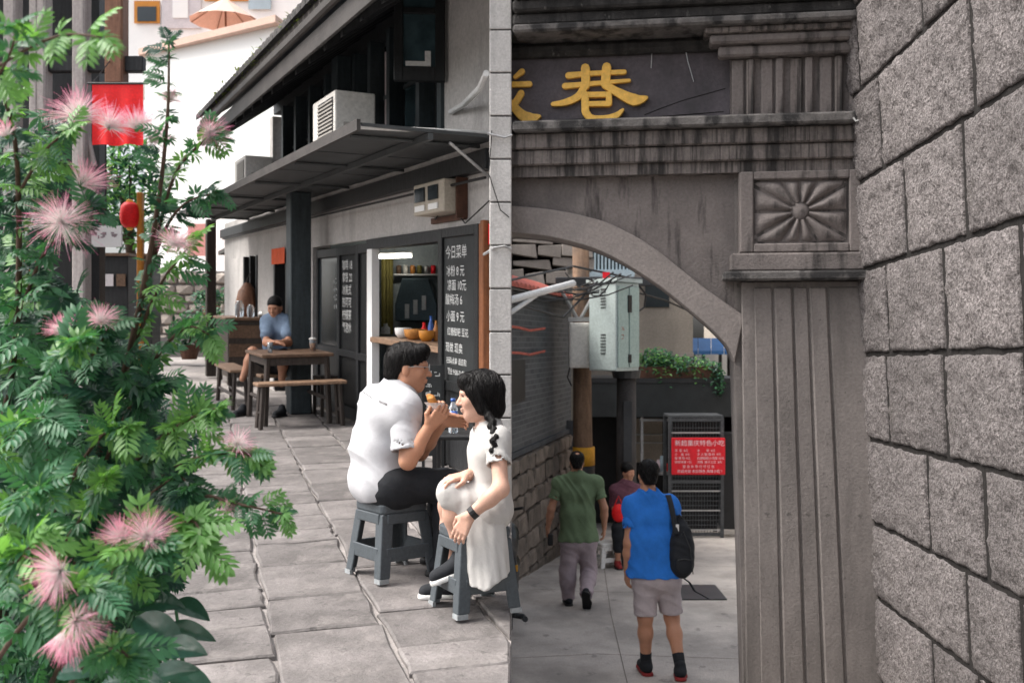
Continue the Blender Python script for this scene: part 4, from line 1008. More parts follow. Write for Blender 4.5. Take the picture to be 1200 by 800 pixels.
lwall = root('brick_wall', BW(2, 0, gr(15)), 'dark blue-grey brick wall on a rough stone base inside the gate', 'wall')
MB(BW).box(-0.8, LB, -0.4, -0.03, 0.03, 2.2).build('brick_face', bm_, lwall)
MB(BW).box(-0.8, LB, -0.45, -0.02, gr(18) - .3, 0.028).build('base_core', M['joint'], lwall)
MB(BW).box(-0.8, LB + .02, -0.4, 0.02, 0.03, 0.10).build('string_course', M['blue_grey_brick'], lwall)
rg = random.Random(5); z = gr(18) - .2
while z < 0.0:
    hh = min(rg.uniform(.2, .34), 0.02 - z); s = -0.4
    if hh < .06: break
    while s < LB:
        ww = rg.uniform(.28, .6)
        bm = bmesh.new(); bmesh.ops.create_cube(bm, size=1); bmesh.ops.bevel(bm, geom=bm.edges[:], offset=.12, segments=1, affect='EDGES')
        me = bpy.data.meshes.new('stone')
        c = BW(s + ww / 2, 0, z + hh / 2)
        for vv in bm.verts:
            j = Vector((rg.uniform(-.02, .02), rg.uniform(-.02, .02), rg.uniform(-.02, .02)))
            vv.co = BW.u * (vv.co.x * (ww - .02)) + BW.n * (vv.co.y * .12) + Vector((0, 0, vv.co.z * (hh - .02))) + j
        bm.to_mesh(me); bm.free(); me.materials.append(M['old_stone']); link_mesh('stone', me, c, lwall); s += ww
    z += hh
# tiled lean-to roof on top of it
rf = root('tile_roof', BW(1.5, 0, 2.2), 'small roof of faded red tiles on the dark brick wall', 'roof')
for k in range(20):
    s0 = -.7 + k * .24
    for r2 in range(2):
        q = MB(BW); n = 6; A_, B_ = [], []
        for j in range(n + 1):
            t = math.pi * j / n
            A_.append(q.V((s0 + .12 * math.cos(t), 0.16 - .3 * r2, 2.22 + .11 * r2 + .07 * math.sin(t)))); B_.append(q.V((s0 + .12 * math.cos(t), -.2 - .3 * r2, 2.35 + .11 * r2 + .07 * math.sin(t))))
        for j in range(n): q.face((A_[j], A_[j+1], B_[j+1], B_[j]))
        q.face(A_); q.build('roof_tile', M['roof_red'], rf)
MB(BW).prism([(0.14, 2.18), (0.14, 2.21), (-0.2, 2.34), (-0.2, 2.30)], -0.8, LB, 'x').build('roof_deck', M['dark_wood'], rf)
for h_ in (1.75, 1.42): MB(BW).tube([(-.7, .03, h_), (0.6, .05, h_ - .03), (1.3, .03, h_ - .06), (2.2, .04, h_ - .02)], .018, 6).build('red_cable', M['roof_red'], lwall)
MB(BW).box(0.0, .9, .03, .06, .75, 1.3).build('notice_board', M['black'], lwall)
# stacked slab wall behind the roof
YS = 19.5
sw = root('slab_wall', at(620, 330, YS) + Vector((0, 0, -4)), 'leaning wall of cracked beige stone slabs above the red roof', 'wall')
rg = random.Random(4); y = 262
rowsy = [(246, 266), (267, 284), (285, 300), (301, 314), (315, 332)]
for (ya, yb) in rowsy:
    x = 560 + rg.uniform(0, 20)
    while x < 662:
        ww = rg.uniform(22, 50); a = at(x, yb, YS); b = at(x + ww - 1.2, ya + rg.uniform(0, 3), YS); d = rg.uniform(-.1, .1)
        MB().prism([(a.x, a.z + rg.uniform(0, .06)), (b.x, a.z - .04), (b.x + rg.uniform(-.05, .05), b.z), (a.x, b.z + rg.uniform(-.06, .06))], YS + d, YS + .6).build('slab', M['slab_stone'], sw, bevel=.01); x += ww
MB().box(at(540, 0, YS).x, at(664, 0, YS).x, YS + .3, YS + 1, gr(19.5), at(0, 246, YS).z).build('core', M['joint'], sw)
# white conduit reaching over to the pole
cd = root('conduit', at(640, 345, 12.4), 'white conduit arm reaching from the roof to the utility pole', 'pipe')
MB().tube([at(560, 366, 11.8), at(600, 351, 12.2), at(672, 332, 13.2)], .045, 8).build('pipe', M['pipe_white'], cd, smooth=True)
MB().tube([at(590, 372, 12.0), at(628, 346, 12.6)], .03, 8).build('brace', M['pipe_white'], cd, smooth=True)
# utility pole
pg = gr_at(684, 652); YP = pg.y
up_ = root('utility_pole', pg, 'brown weathered utility pole with yellow and black warning bands', 'utility pole')
MB().tube([pg + Vector((0, 0, -.1)), at(683, 520, YP), at(680, 240, YP)], [.16, .15, .125], 14).build('shaft', M['pole'], up_, smooth=True)
for k in range(7):
    z0 = at(0, 650 - k * 17.5, YP).z; z1 = at(0, 650 - (k + 1) * 17.5, YP).z
    if k == 6: z1 += 0.06
    x = at(684, 600, YP).x
    MB().lathe((x, YP, z0), [(.172, 0.004), (.172, z1 - z0 - .004)], 16).build('warning_band', M['yellow'] if k % 2 == 0 else M['black'], up_, smooth=True)
ca = at(700, 330, YP - .3)
MB().box(at(650, 0, YP).x, at(762, 0, YP).x, YP - .30, YP - .17, ca.z - .06, ca.z + .07).build('crossarm', M['plate'], up_, bevel=.01)
MB().box(at(704, 0, YP).x, at(712, 0, YP).x, YP - .36, YP - .302, ca.z - .05, ca.z + .14).build('red_plate', M['red_sign'], up_)
for x0, x1 in ((654, 677), (702, 680)):
    MB().tube([at(x0, 334, YP - .32), at(x1, 374, YP - .25)], .028, 6).build('angle_brace', M['steel'], up_)
MB().box(at(665, 0, YP).x, at(697, 0, YP).x, YP - .3, YP - .24, at(0, 377, YP).z, at(0, 372, YP).z).build('clamp', M['steel'], up_)
jx = root('junction_box', at(679, 434, YP - .35), 'small white junction box strapped to the utility pole', 'junction box')
a = at(667, 431, YP - .4); b = at(691, 378, YP - .4)
MB().box(a.x, b.x, YP - .42, YP - .2, a.z, b.z).build('case', M['ac_white'], jx, bevel=.02, seg=2)
MB().box(a.x + .03, b.x - .03, YP - .43, YP - .422, a.z + .04, b.z - .04).build('door', M['ac_white'], jx, bevel=.004)
MB().tube([at(692, 412, YP - .4), at(698, 418, YP - .4), at(694, 426, YP - .4), at(690, 424, YP - .4)], .014, 6).build('hose', M['black'], jx)
MB().tube([at(668, 430, YP - .4), at(665, 442, YP - .4), at(670, 452, YP - .38)], .012, 6).build('hose', M['black'], jx)
# transformer cabinet on its own post
pn = Vector(((722 - 600) / F * 14.7, 14.7)); pl = Vector(((690 - 600) / F * 15.25, 15.25)); pr = Vector(((749 - 600) / F * 15.15, 15.15))
zt = at(0, 330, 14.7).z; zb_ = at(0, 435, 14.7).z
tc_ = root('transformer_cabinet', (pn.x, 15.1, zb_), 'pale green electrical cabinet on a dark post behind the arch', 'cabinet')
far = pl + pr - pn
MB().prism([tuple(pn), tuple(pr), tuple(far), tuple(pl)], zb_, zt, 'z').build('cabinet_body', M['cabinet'], tc_, bevel=.015)
FD = Frame((pn.x, pn.y, zb_), pr - pn, (pr.y - pn.y, -(pr.x - pn.x))); wD = (pr - pn).length
FL = Frame((pl.x, pl.y, zb_), pn - pl, (pn.y - pl.y, -(pn.x - pl.x))); wL = (pn - pl).length
for k in range(2): MB(FD).box(.03 + k * (wD / 2 - .01), wD / 2 - .01 + k * (wD / 2 - .02), .002, .025, .05, zt - zb_ - .06).build('door', M['cabinet_door'], tc_, bevel=.006)
MB(FD).box(wD / 2 - .04, wD / 2 + .05, .027, .04, .85, 1.1).build('handle', M['black'], tc_)
MB(FD).box(wD / 2 - .03, wD / 2 + .04, .027, .04, .12, .24).build('handle', M['black'], tc_)
scribble(FD, 'stencil_mark', M['roof_red'], tc_, .1, .28, [.62, .5], .027, .08, 8)
for k in range(14):
    hz = .25 + k * .045 + (.35 if k > 6 else 0)
    MB(FL).box(wL * .45, wL * .45 + .12, .001, .008, hz, hz + .014).build('vent_slot', M['plate'], tc_)
MB().prism([tuple(pn + Vector((0, -.05))), tuple(pr + Vector((.05, 0))), tuple(far), tuple(pl + Vector((-.04, 0)))], zt + .003, zt + .06, 'z').build('rain_cap', M['cabinet'], tc_)
gp = gr(15.3)
pp = root('cabinet_post', at(734, 600, 15.35), 'dark round post standing under the green electrical cabinet', 'post')
x = at(734, 0, 15.4).x
MB().tube([(x, 15.4, gp - .1), (x, 15.4, zb_ - .003)], [.155, .145], 14).build('shaft', M['pole_dark'], pp, smooth=True)
MB().lathe((x, 15.4, zb_ - .12), [(.2, 0), (.22, .1), (.22, .116)], 14).build('collar', M['plate'], pp)
MB().box(x - .06, x + .06, 15.22, 15.245, at(0, 470, 15.2).z - .9, at(0, 470, 15.2).z).build('notice_strip', M['plate'], pp)
# cables fanned over the lane
for k, pts in enumerate(([at(590, 330, 12), at(672, 312, 15), at(760, 330, 16.5), at(870, 372, 18)], [at(590, 352, 12), at(660, 372, 14), at(700, 330, 15)], [at(745, 330, 15.5), at(757, 345, 15.6), at(755, 360, 15.6), at(748, 365, 15.5)], [at(690, 327, 15), at(780, 352, 18), at(860, 388, 20)])):
    MB().tube(pts, .016, 6).build('overhead_cable', M['black'], label=['long black cable sagging over the lane', 'black cable from red roof to pole', 'looped cable end beside the cabinet', 'black cable running behind the cabinet to the blue awning'][k], cat='cable')
rgc = random.Random(12)
for k in range(9):
    x0, y0 = rgc.uniform(600, 690), rgc.uniform(318, 352); x1, y1 = rgc.uniform(690, 765), rgc.uniform(318, 345); mx, my = (x0 + x1) / 2, (y0 + y1) / 2 + rgc.uniform(4, 16)
    MB().tube([at(x0, y0, 13.6), at((x0 + mx) / 2, (y0 + my) / 2 + 3, 14.1), at(mx, my, 14.5), at((x1 + mx) / 2, (y1 + my) / 2 + 3, 14.6), at(x1, y1, 14.6)], rgc.uniform(.006, .013), 5).build('service_wire', M['black'] if k % 3 else M['plate'], up_)
# beige house behind
YH = 22.0
hs2 = root('beige_house', (1.8, 23, gr(22)), 'beige plastered house with railing window behind the utility pole', 'building')
def hbx(name, mm, x0, x1, y0, y1, d0, d1, parent=None, **k):
    a = at(x0, y1, YH); b = at(x1, y0, YH)
    return MB().box(a.x, b.x, YH - d1, YH - d0, a.z, b.z).build(name, mm, parent or hs2, **k)
a = at(560, 0, YH); b = at(812, 0, YH)
MB().box(a.x, b.x, YH, YH + 6, gr(26), 4.3).build('wall', M['beige_wall'], hs2)
hbx('string_course', M['slab_stone'], 560, 812, 413, 418, -.02, .12)
hbx('string_course', M['slab_stone'], 560, 812, 322, 328, -.02, .12)
w_ = hbx('window', M['glass_dark'], 690, 738, 262, 324, -.02, .02)
for k in range(12):
    x0 = 690 + k * 4.1
    hbx('railing_bar', M['pale_blue'], x0, x0 + 1.7, 286, 322, .5, .54, parent=w_)
hbx('railing_rail', M['pale_blue'], 688, 740, 283, 286, .48, .56, parent=w_)
hbx('railing_rail', M['pale_blue'], 688, 740, 318, 326, .02, .58, parent=w_)
hbx('shutter', M['pale_blue'], 655, 668, 262, 316, .02, .10)
hbx('window', M['glass_dark'], 756, 784, 300, 360, -.02, .03)
# white kiosk with a blue awning further on
kb = root('blue_awning_kiosk', (at(830, 0, 24).x, 24, gr(24)), 'white kiosk under a narrow blue awning at the lane end', 'kiosk')
a = at(790, 600, 24.5); b = at(900, 398, 24.5)
MB().box(at(814, 0, 25).x, at(852, 0, 25).x, 25, 25.2, gr(24), at(0, 408, 25).z).build('white_panel', M['white_paint'], kb)
MB().box(at(852, 0, 25).x, at(930, 0, 25).x, 25.1, 25.3, gr(24), at(0, 300, 25).z).build('side_panel', M['joint'], kb)
for k in range(5):
    x0, x1 = 788 + k * 15.2, 788 + (k + 1) * 15.2 - .6
    q0, q1 = at(x0, 411, 23.5), at(x1, 402, 24.0)
    q = MB(); q.sheet([[(q0.x, 23.5, q0.z), (at(x1, 0, 23.5).x, 23.5, q0.z)], [(at(x0, 0, 24.6).x, 24.6, q1.z + .12), (at(x1, 0, 24.6).x, 24.6, q1.z + .12)]])
    q.sheet([[(q0.x, 23.5, q0.z), (at(x1, 0, 23.5).x, 23.5, q0.z)], [(q0.x, 23.5, q0.z - .08), (at(x1, 0, 23.5).x, 23.5, q0.z - .08)]])
    q.build('awning_strip', M['blue_awning'], kb, fix=False)
for x0 in (812, 823, 843, 856): MB().box(at(x0, 0, 24.2).x, at(x0 + 3, 0, 24.2).x, 24.2, 24.3, gr(24), at(0, 409, 24.2).z).build('post', M['dark_wood'], kb)
# dark snack stall
YD = 20.2
stl = root('snack_stall', (at(780, 0, YD).x, YD, gr(YD)), 'dark open snack stall under the ivy planter', 'stall')
a = at(690, 640, YD); b = at(868, 446, YD)
MB().box(a.x, b.x, YD + 1.5, YD + 1.6, gr(YD) - .3, b.z).build('back_wall', M['black'], stl)
MB().box(a.x, b.x, YD - .3, YD + 1.6, b.z - .03, b.z + .06).build('roof', M['dark_wood'], stl)
MB().box(a.x - .1, a.x, YD - .1, YD + 1.6, gr(YD) - .3, b.z - .04).build('side_wall', M['black'], stl)
MB().box(b.x, b.x + .1, YD - .1, YD + 1.6, gr(YD) - .3, b.z - .04).build('side_wall', M['black'], stl)
MB().box(a.x, b.x, YD - .28, YD - .2, at(0, 487, YD).z, b.z - .035).build('sign_fascia', M['chalkboard'], stl)
x0 = at(752, 0, YD).x; x1 = at(784, 0, YD).x
MB().box(x0, x1, YD - .1, YD + .3, at(0, 552, YD).z - .06, at(0, 552, YD).z).build('serving_shelf', M['steel'], stl)
MB().box(x0, x1, YD + .9, YD + .95, at(0, 548, YD).z, at(0, 494, YD).z).build('window_board', M['beige_wall'], stl)
for y_ in (513, 523): MB().box(x0, x1, YD + .85, YD + .898, at(0, y_ + 1.5, YD).z, at(0, y_, YD).z).build('shelf', M['steel'], stl)
for xx in (750, 783): MB().box(at(xx, 0, YD).x, at(xx + 3, 0, YD).x, YD - .12, YD - .04, gr(YD), at(0, 488, YD).z).build('post', M['steel'], stl)
MB().box(x0 - .05, x1 + .05, YD - .11, YD - .05, at(0, 493, YD).z, at(0, 490, YD).z).build('lintel', M['steel'], stl)
for k, (xx, cc, hh) in enumerate(((772, 'sign_white', .22), (776, 'pale_blue', .3), (780, 'red_lantern', .2))):
    p = Vector((at(xx, 0, YD).x, YD + .05, at(0, 552, YD).z + .001))
    MB().lathe(p, [(.05, 0), (.05, hh * .7), (.03, hh * .85), (.03, hh)], 10).build('jar', M[cc], smooth=True, label=['pink white jar on the stall shelf', 'pale blue jar on the stall shelf', 'red jar on the stall shelf'][k], cat='jar', group='jars on the stall shelf')
MB().box(at(745, 0, YD).x, at(765, 0, YD).x, YD + .3, YD + .7, gr(YD), gr(YD) + .9).build('crate', M['blue_awning'] if False else M['plate'], label='dark storage crate inside the snack stall', cat='crate')
# wire cage cupboard with the red menu sign
YC = 18.7
gx0, gx1 = at(785, 0, YC).x, at(846, 0, YC).x
gz1 = at(0, 489, YC).z; gz0 = gr(YC)
cg = root('wire_cage', ((gx0 + gx1) / 2, YC, gz0), 'tall dark wire cage cupboard carrying the red menu sign', 'cage')
for x_ in (gx0, gx1):
    for y_ in (YC, YC + .6): MB().box(x_ - .03, x_ + .03, y_ - .03, y_ + .03, gz0, gz1).build('post', M['mesh_metal'], cg)
for z_ in (gz0 + .06, gz0 + 1.02, gz1 - .04):
    MB().box(gx0 + .031, gx1 - .031, YC - .025, YC + .025, z_ - .03, z_ + .03).build('rail', M['mesh_metal'], cg)
nb = 22
for k in range(nb):
    z_ = gz0 + .14 + k * (gz1 - gz0 - .24) / nb
    MB().box(gx0 + .03, gx1 - .03, YC - .012, YC + .0, z_ - (.012 if k % 4 == 0 else .006), z_ + (.012 if k % 4 == 0 else .006)).build('wire', M['steel'] if k % 4 == 0 else M['mesh_metal'], cg)
for k in range(17):
    x_ = gx0 + .05 + k * (gx1 - gx0 - .1) / 16
    MB().box(x_ - .005, x_ + .005, YC + .002, YC + .01, gz0 + .05, gz1 - .05).build('wire', M['mesh_metal'], cg)
MB().box(gx0 - .02, gx1 + .02, YC - .02, YC + .64, gz1 + .002, gz1 + .04).build('top', M['mesh_metal'], cg)
MB().box(gx0 + .03, gx1 - .03, YC + .3, YC + .34, gz0 + .1, gz1 - .1).build('back_sheet', M['black'], cg)
MB().box(gx1 + .03, at(862, 0, YC).x, YC + .02, YC + .5, gz0 + .15, gz1 - .3).build('side_locker', M['black'], cg)
# red menu sign
sgx = root('menu_sign', at(818, 556, YC - .1), 'red menu sign with pale Chinese lettering hung on the wire cage', 'sign')
A0, A1 = at(787.5, 556, YC - .12), at(850, 513, YC - .12)
MB().box(A0.x, A1.x, YC - .11, YC - .07, A0.z, A1.z).build('panel', M['red_sign'], sgx, bevel=.004)
FR = Frame((A0.x, YC - .11, A0.z), (1, 0), (0, -1)); RW, RH = A1.x - A0.x, A1.z - A0.z
text('新超重庆特色小吃', FR, .05, RH * .80, RW * .117, .001, M['sign_white'], sgx, 'heading')
for q_, (r1_, r2_) in enumerate((('凉  面  8元', '冰        粉  6元'), ('小    面  8元', '手 工 酸 辣 粉  9元'), ('酸 辣 粉 9元', '红糖糍粑小汤圆 10元'), ('钵钵鸡串 1元', '凉糕  狼牙土豆  8元'))):
    text(r1_, FR, .05, RH * (.63 - .105 * q_), .053, .001, M['sign_white'], sgx, 'menu_row'); text(r2_, FR, RW * .47, RH * (.63 - .105 * q_), .053, .001, M['sign_white'], sgx, 'menu_row')
text('堂 食 外 带 均 可 打 包', FR, RW * .2, RH * .19, .058, .001, M['sign_white'], sgx, 'menu_row')
text('欢迎光临 本店特色 风味小吃 !', FR, RW * .1, RH * .06, .062, .001, M['sign_white'], sgx, 'menu_row')
# ivy planter on the stall roof
ivz = b.z + .062
pt = root('ivy_planter', (at(790, 0, YD).x, YD, ivz), 'long planter of trailing ivy on the stall roof', 'planter')
MB().box(at(742, 0, YD).x, at(842, 0, YD).x, YD - .25, YD + .3, ivz, ivz + .22).build('trough', M['rust'], pt)
MB().box(at(744, 0, YD).x, at(840, 0, YD).x, YD - .23, YD + .28, ivz + .2, ivz + .225).build('soil', M['earth'], pt)
# steel plate on the lane
pm = gr_at(797, 696)
q = MB(); q.prism([(gr_at(741, 686).x, gr_at(741, 686).y), (gr_at(838, 686).x, gr_at(838, 686).y), (gr_at(852, 703).x, gr_at(852, 703).y), (gr_at(752, 703).x, gr_at(752, 703).y)], 0, 1, 'z')
for vv in q.v: vv.z = gr(vv.y) + (.004 if vv.z == 0 else .016)
q.build('ground_plate', M['plate'], label='flat dark steel plate lying on the concrete lane', cat='plate')
# saw-cut joints and a patched trench in the concrete
for k, pts in enumerate(([(600, 771), (700, 766), (868, 772)], [(626, 690), (720, 694), (862, 690)], [(735, 800), (716, 720), (708, 665)], [(640, 668), (760, 662), (862, 664)])):
    q = MB(); L_ = [gr_at(*p) for p in pts]; rows = [[p + Vector((-.003 if k == 2 else 0, 0 if k == 2 else -.004, .004)), p + Vector((.003 if k == 2 else 0, 0 if k == 2 else .004, .004))] for p in L_]
    q.sheet(rows).build('concrete_joint', M['old_stone'], llane, fix=False)
# rubble heap by the stone base
hp = gr_at(642, 632)
heap = root('rubble_heap', hp, 'low heap of loose grey stones at the foot of the rough wall base', 'heap')
for k in range(9):
    x = hp.x + random.uniform(-.35, .35); y = hp.y + random.uniform(-.3, .5); s_ = random.uniform(.12, .26)
    bm = bmesh.new(); bmesh.ops.create_icosphere(bm, subdivisions=1, radius=s_)
    me = bpy.data.meshes.new('loose_stone')
    for vv in bm.verts: vv.co *= random.uniform(.75, 1.15); vv.co.z *= .7
    bm.to_mesh(me); bm.free(); me.materials.append(M['old_stone'])
    link_mesh('stone', me, (x, y, gr(y) + s_ * .3), heap)
sh_ = at(652, 560, 17.0)
MB().box(at(637, 0, 17.0).x, at(676, 0, 17.0).x, 16.9, 16.95, gr(17), at(0, 492, 17).z).build('sheet_metal', M['blue_grey_brick'], label='dark blue-grey sheet panel standing beside the utility pole', cat='sheet metal')
# backdrop house closing the lane above everything
MB().box(7.5, 12, 13, 40, gr(26), 6.0).build('side_house', M['beige_wall'], label='plain beige house on the right of the lower lane', cat='building')

# ================================================================== PEOPLE: smooth distance fields turned into one skin
class Sdf:
    def __init__(self): self.p = []
    def cone(self, a, b, ra, rb=None, k=0.03):
        a = np.array(a, float); b = np.array(b, float); rb = ra if rb is None else rb
        lo = np.minimum(a - ra, b - rb); hi = np.maximum(a + ra, b + rb); ba = b - a; L2 = max(1e-9, ba @ ba)
        def f(X):
            pa = X - a; h = np.clip(pa @ ba / L2, 0, 1)
            return np.linalg.norm(pa - h[..., None] * ba, axis=-1) - (ra + (rb - ra) * h)
        self.p.append((f, lo, hi, k, 'u')); return self
    def ell(self, c, rad, axes=None, k=0.03, op='u'):
        c = np.array(c, float); rad = np.array(rad, float); A = np.eye(3) if axes is None else np.array([list(v) for v in axes], float)
        ext = np.sqrt(((A * rad[:, None]) ** 2).sum(0))
        def f(X):
            q = (X - c) @ A.T; k0 = np.linalg.norm(q / rad, axis=-1); k1 = np.linalg.norm(q / rad ** 2, axis=-1)
            return k0 * (k0 - 1) / np.maximum(k1, 1e-6)
        self.p.append((f, c - ext, c + ext, k, op)); return self
    def cut(self, p0, n):                    # keep the side opposite to n
        p0 = np.array(p0, float); n = np.array(n, float); n /= np.linalg.norm(n)
        self.p.append((lambda X: (X - p0) @ n, None, None, 0, 'i')); return self
    def sub(self, a, b, ra, rb=None):
        self.cone(a, b, ra, rb, 0); f, lo, hi, k, _ = self.p.pop(); self.p.append((f, lo, hi, 0, 's')); return self
    def mesh(self, res=0.009, fold=0.0, ffreq=22.0, fdir=(0.3, 0.5, 1.0)):
        U = [q for q in self.p if q[4] == 'u']
        lo = np.min([q[1] for q in U], 0) - 3 * res - .01; hi = np.max([q[2] for q in U], 0) + 3 * res + .01
        n = np.ceil((hi - lo) / res).astype(int) + 1
        ax = [lo[i] + res * np.arange(n[i]) for i in range(3)]
        D = np.full(n, 1.0, dtype=np.float64)
        for f, l, h, k, op in self.p:
            if op == 'i': i0 = np.zeros(3, int); i1 = n
            else:
                m_ = k + 3 * res + .015
                i0 = np.clip(np.floor((l - m_ - lo) / res).astype(int), 0, n - 1); i1 = np.clip(np.ceil((h + m_ - lo) / res).astype(int) + 1, 1, n)
                if (i1 <= i0).any(): continue
            X = np.stack(np.meshgrid(*[ax[i][i0[i]:i1[i]] for i in range(3)], indexing='ij'), -1)
            sl = tuple(slice(i0[i], i1[i]) for i in range(3)); d = f(X); o = D[sl]
            if op == 'u':
                if k > 0:
                    hh = np.maximum(k - np.abs(o - d), 0) / k; D[sl] = np.minimum(o, d) - hh * hh * k * .25
                else: D[sl] = np.minimum(o, d)
            elif op == 's': D[sl] = np.maximum(o, -d)
            elif op == 'i': D[sl] = np.maximum(o, d)
        if fold:
            X = np.stack(np.meshgrid(*ax, indexing='ij'), -1); x, y, z = X[..., 0], X[..., 1], X[..., 2]
            wv = fdir[0] * x + fdir[1] * y + fdir[2] * z
            wp = 0.9 * np.sin(9 * x + 5 * z + 1.3) + 0.8 * np.sin(11 * y - 7 * z) + .6 * np.sin(17 * z + 13 * x + 6 * y)
            mk = 0.5 + 0.5 * np.sin(6 * x - 8 * y + 7 * z)
            D -= fold * mk * (1.0 - 1.5 * np.abs(np.sin(1.5 * ffreq * wv + 1.5 * wp)) ** .7)
            D += fold * .35 * (1 - mk) * np.sin(2.2 * ffreq * (wv + .4 * x) - 1.3 * wp)
        return surfnet(D, lo, res)
def surfnet(D, lo, res):
    nx, ny, nz = D.shape; s = D < 0
    cs = (nx - 1, ny - 1, nz - 1); acc = np.zeros(cs + (3,)); cnt = np.zeros(cs, int)
    cross = []
    for a in range(3):
        A = [slice(None)] * 3; B = [slice(None)] * 3; A[a] = slice(0, -1); B[a] = slice(1, None)
        da, db = D[tuple(A)], D[tuple(B)]; cr = s[tuple(A)] != s[tuple(B)]
        t = np.where(cr, da / np.where(cr, da - db, 1), 0); cross.append((cr, s[tuple(A)]))
        o1, o2 = [i for i in range(3) if i != a]
        for d1 in (0, 1):
            for d2 in (0, 1):
                q = [slice(None)] * 3; q[o1] = slice(d1, d1 + cs[o1]); q[o2] = slice(d2, d2 + cs[o2]); q = tuple(q)
                c = cr[q]; cnt += c
                acc[..., a] += np.where(c, t[q], 0); acc[..., o1] += c * d1; acc[..., o2] += c * d2
    act = cnt > 0; idx = -np.ones(cs, int); idx[act] = np.arange(act.sum())
    ijk = np.argwhere(act); V_ = (ijk + acc[act] / cnt[act][:, None]) * res + lo
    faces = []
    for a in range(3):
        cr, ins = cross[a]; o1, o2 = [(1, 2), (2, 0), (0, 1)][a]
        E = np.argwhere(cr); ok = (E[:, o1] > 0) & (E[:, o2] > 0) & (E[:, o1] < D.shape[o1] - 1) & (E[:, o2] < D.shape[o2] - 1); E = E[ok]
        if not len(E): continue
        e1 = np.zeros(3, int); e1[o1] = 1; e2 = np.zeros(3, int); e2[o2] = 1
        q = [idx[tuple((E - e1 - e2).T)], idx[tuple((E - e2).T)], idx[tuple(E.T)], idx[tuple((E - e1).T)]]
        fl = ins[tuple(E.T)]
        Q = np.stack(q, 1); Q[~fl] = Q[~fl][:, ::-1]; faces.append(Q)
    return V_, np.concatenate(faces)
def put(parts, name, m_, parent, **k):
    """joins surface-net results into one mesh object"""
    if isinstance(parts, tuple): parts = [parts]
    vs, fs, o = [], [], 0
    for v_, f_ in parts: vs.append(v_); fs.append(f_ + o); o += len(v_)
    v_ = np.concatenate(vs); f_ = np.concatenate(fs)
    org = np.array([(v_[:, 0].min() + v_[:, 0].max()) / 2, (v_[:, 1].min() + v_[:, 1].max()) / 2, v_[:, 2].min()])
    me = bpy.data.meshes.new(name); me.from_pydata((v_ - org).tolist(), [], f_.tolist()); me.materials.append(m_)
    me.polygons.foreach_set('use_smooth', [True] * len(me.polygons))
    return link_mesh(name, me, org, parent, **k)
def vn(v_): v_ = np.array(v_, float); return v_ / np.linalg.norm(v_)
def npt(px, py, Y): return np.array(at(px, py, Y))

def hand(S, wrist, d, back, side, sc=1.0, curl=0.5, spread=.012, thumb_curl=.3):
    """palm and five fingers; d: wrist to knuckles, back: out of the back of the hand, side: towards the thumb"""
    d = vn(d); back = vn(np.array(back) - d * (np.array(back) @ d)); sd = np.cross(d, back)
    if sd @ np.array(side) < 0: sd = -sd
    w = np.array(wrist, float)
    offs = [.030, .010, -.010, -.029]; lens = [.070, .080, .074, .058]
    for o_, L in zip(offs, lens):
        kn = w + d * (.088 - abs(o_) * .15) * sc + sd * o_ * sc
        S.cone(w + sd * o_ * .6 * sc + d * .012 * sc, kn, .0145 * sc, .0115 * sc, .012)
        p = kn; a = curl * .55; dirv = d * math.cos(a) - back * math.sin(a)
        for j, fr in enumerate((.46, .31, .25)):
            q = p + dirv * L * fr * sc + sd * (o_ * spread * 6) * fr * sc
            S.cone(p, q, (.0095 - .0012 * j) * sc, (.0088 - .0012 * j) * sc, .004)
            p = q; a += curl * .95; dirv = d * math.cos(a) - back * math.sin(a)
    t0 = w + d * .02 * sc + sd * .026 * sc; t1 = t0 + (d * .55 + sd * .6 - back * .3) * .042 * sc
    t2 = t1 + vn(d * .9 + sd * (.35 - thumb_curl) - back * .4) * .034 * sc; t3 = t2 + vn(d * .9 + sd * (.1 - thumb_curl) - back * .5) * .027 * sc
    S.cone(t0, t1, .0155 * sc, .0125 * sc, .012); S.cone(t1, t2, .0115 * sc, .0098 * sc, .004); S.cone(t2, t3, .0098 * sc, .0078 * sc, .003)

def head(c, f, up, sc=1.0, nose=1.0):
    S = Sdf(); f = vn(f); up = vn(np.array(up) - f * (np.array(up) @ f)); r = np.cross(f, up); ax = (r, f, up)
    P = lambda a, b, z: np.array(c) + (r * a + f * b + up * z) * sc
    S.ell(P(0, -.012, .032), np.array((.076, .096, .088)) * sc, ax, .03)
    S.ell(P(0, .022, -.028), np.array((.063, .070, .086)) * sc, ax, .04)
    S.cone(P(0, .052, -.094), P(0, .0, -.07), .028 * sc, .05 * sc, .03)
    for s in (-1, 1):
        S.cone(P(s * .044, -.004, -.06), P(0, .05, -.092), .024 * sc, .022 * sc, .025)     # jaw line
        S.ell(P(s * .04, .062, -.022), np.array((.022, .018, .022)) * sc, ax, .02)          # cheek
        S.ell(P(s * .077, -.012, -.012), np.array((.010, .019, .031)) * sc, ax, .006)        # ear
        S.ell(P(s * .031, .088, .008), np.array((.017, .012, .011)) * sc, ax, 0, 's')        # socket
    S.ell(P(0, .074, .024), np.array((.052, .022, .012)) * sc, ax, .018)
    S.cone(P(0, .090, .008), P(0, .106 + .004 * nose, -.030), .008 * sc, .0125 * sc, .010)
    for s in (-1, 1): S.ell(P(s * .011, .098, -.034), np.array((.009, .010, .007)) * sc, ax, .006)
    S.ell(P(0, .091, -.058), np.array((.023, .010, .0065)) * sc, ax, .005); S.ell(P(0, .089, -.069), np.array((.020, .010, .007)) * sc, ax, .005)
    return S, P, ax
